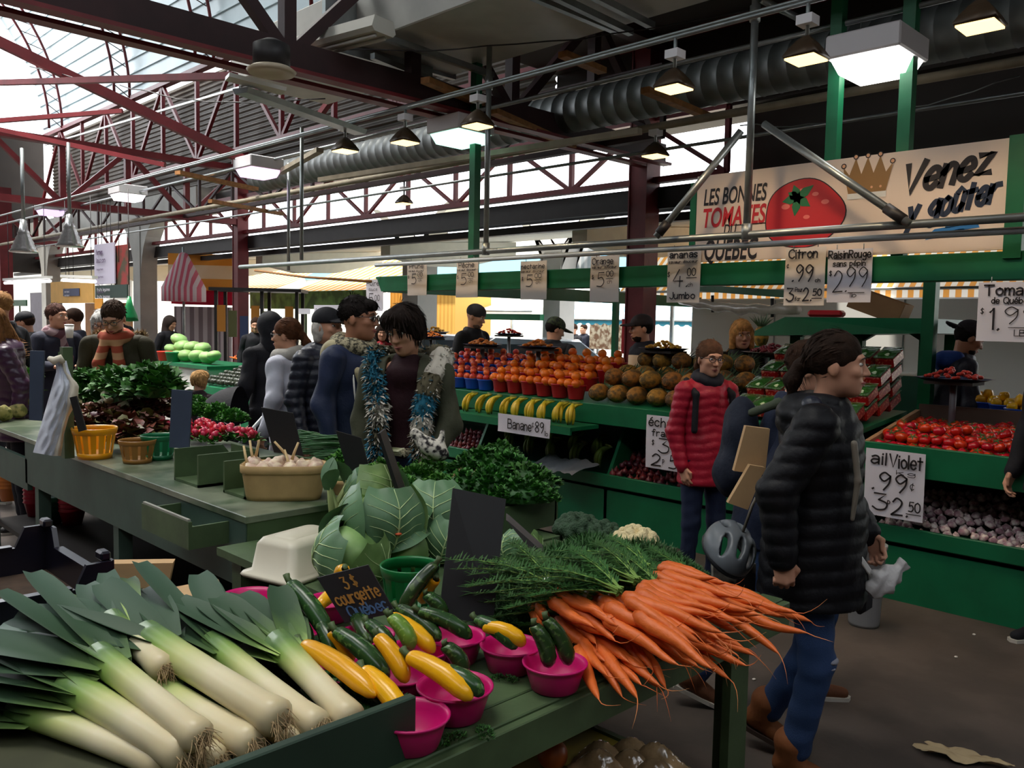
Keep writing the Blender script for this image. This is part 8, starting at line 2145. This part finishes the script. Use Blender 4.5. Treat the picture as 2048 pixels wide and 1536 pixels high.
b = MB(); q = P(190, 489, x=5.38); FM = frame_minus_x(Vector((5.38, q.y, q.z)))
for k, (tx, w_) in enumerate((('fermes', .3), ('lauzon', .42))): write(b, tx, .04, -.18 - .14 * k, .08, w_, .016, FM)
for k in range(4): write(b, 'legumes', .06, -.45 - .13 * k, .035, .3, .007, FM)
attach(b.obj('sign_writing', mat('purple_ink', rgb(96, 70, 110), .6)), hs)
sp_ = slab('picture_panel', 'dark red picture panel behind the lilac sign', 'picture', (228, 490, 256, 570), 5.45, mat('red_picture', rgb(150, 50, 46), .7, kind='noise', col2=rgb(80, 70, 50), sw=4), .02)
gb_ = slab('green_band', 'dark green sign band under the lilac sign', 'sign', (190, 570, 254, 596), 5.4, mat('bottle_green', rgb(24, 52, 44), .6), .02)
b = MB(); q = P(192, 572, x=5.38); FM = frame_minus_x(Vector((5.38, q.y, q.z)))
for k in range(2): write(b, 'fruits legumes', .04, -.09 - .12 * k, .05, .6, .008, FM)
attach(b.obj('band_writing', M_PAPERW), gb_)
q = P(259, 618, d=11.5); gg_ = tag(MB().lathe([(.02, .17), (.05, .05), (.11, -.1), (.12, -.16), (0, -.17)], 12, sy=.5).obj('green_bag', mat('green_polythene', rgb(14, 120, 66), .4, bump=.5, bs=12), None, q), 'green plastic bag hanging by the concrete column', 'bag')
attach(MB().tube([q + Vector((0, 0, .15)), q + Vector((0, 0, 1.6))], .006, 5).obj('cord', M_BLACK), gg_)
for a, c, lab in (((10, 566), (100, 562), 'lit fluorescent tube at the left edge'), ((126, 560), (190, 563), 'lit fluorescent tube above the yellow board')):
    A, B = P(*a, x=4.4), P(*c, x=4.4); t = thing('tube_light', lab, 'light', A)
    MB().tube([(0, 0, 0), B - A], .025, 8).obj('tube', M_TUBE, t); MB().bar(Vector((0, 0, .06)), B - A + Vector((0, 0, .06)), .08, .04).obj('housing', M_WHITE, t)
    for k in (.1, .9): MB().tube([(B - A) * k + Vector((0, 0, .06)), (B - A) * k + Vector((0, 0, 3.42 - A.z))], .006, 5).obj('wire', M_BLACK, t)
for px, py, lab in ((140, 494, 'ringed metal pendant lamp hanging at left'), (48, 505, 'ringed metal pendant lamp nearest the left edge')):
    p = P(px, py, d=9.6); t = thing('pendant_lamp', lab, 'lamp', p)
    MB().lathe([(.14, 0), (.15, .01), (.12, .05), (.125, .06), (.1, .1), (.105, .11), (.08, .15), (.085, .16), (.06, .2), (.065, .21), (.045, .26), (.03, .36), (0, .37)], 24).obj('shade', mat('polished_aluminium', rgb(196, 196, 196), .25, metal=.8), t)
    MB().tube([(0, 0, .36), (0, 0, 1.15)], .02, 8).obj('stem', M_GALV, t)
    MB().lathe([(0, .015), (.12, .012)], 16).obj('lens', mat('pale_lens', rgb(240, 232, 210), .4), t)
gs_ = slab('green_sign', 'small green sign among the white lights at far left', 'sign', (22, 600, 52, 612), 6.5, M_GREEN, .03)
for o_ in (yb_, hs):
    for dy in (-.12, .12): attach(MB().tube([(5.41, o_.location.y + dy, o_.location.z + .1), (5.41, o_.location.y + dy, 3.62)], .006, 5).obj('cord', M_BLACK), o_)
for o_, y_ in ((gb_, 0), (sp_, 0), (op_, 0)): attach(MB().tube([(5.415, o_.location.y, o_.location.z + .05), (5.415, o_.location.y, 3.62)], .006, 5).obj('cord', M_BLACK), o_)
for o_ in (nt_, sn_, gs_): attach(MB().box((o_.location.x + .03, o_.location.y, o_.location.z / 2), (.03, .03, o_.location.z)).obj('stake', M_DGREEN), o_)
slab('plywood_stall', 'brown plywood stall back beyond the grey haired person', 'stall', (170, 606, 262, 745), 9.5, mat('plywood_brown', rgb(170, 118, 70), .7, var=.15), .05)
slab('dark_cabinet', 'grey metal cabinet behind the far left people', 'cabinet', (60, 585, 98, 730), 9.0, mat('grey_metal', rgb(96, 92, 100), .6, var=.1), .4)
slab('white_van_side', 'white board wall left of the concrete column', 'board', (195, 480, 262, 600), 12.0, M_PWHITE, .05)
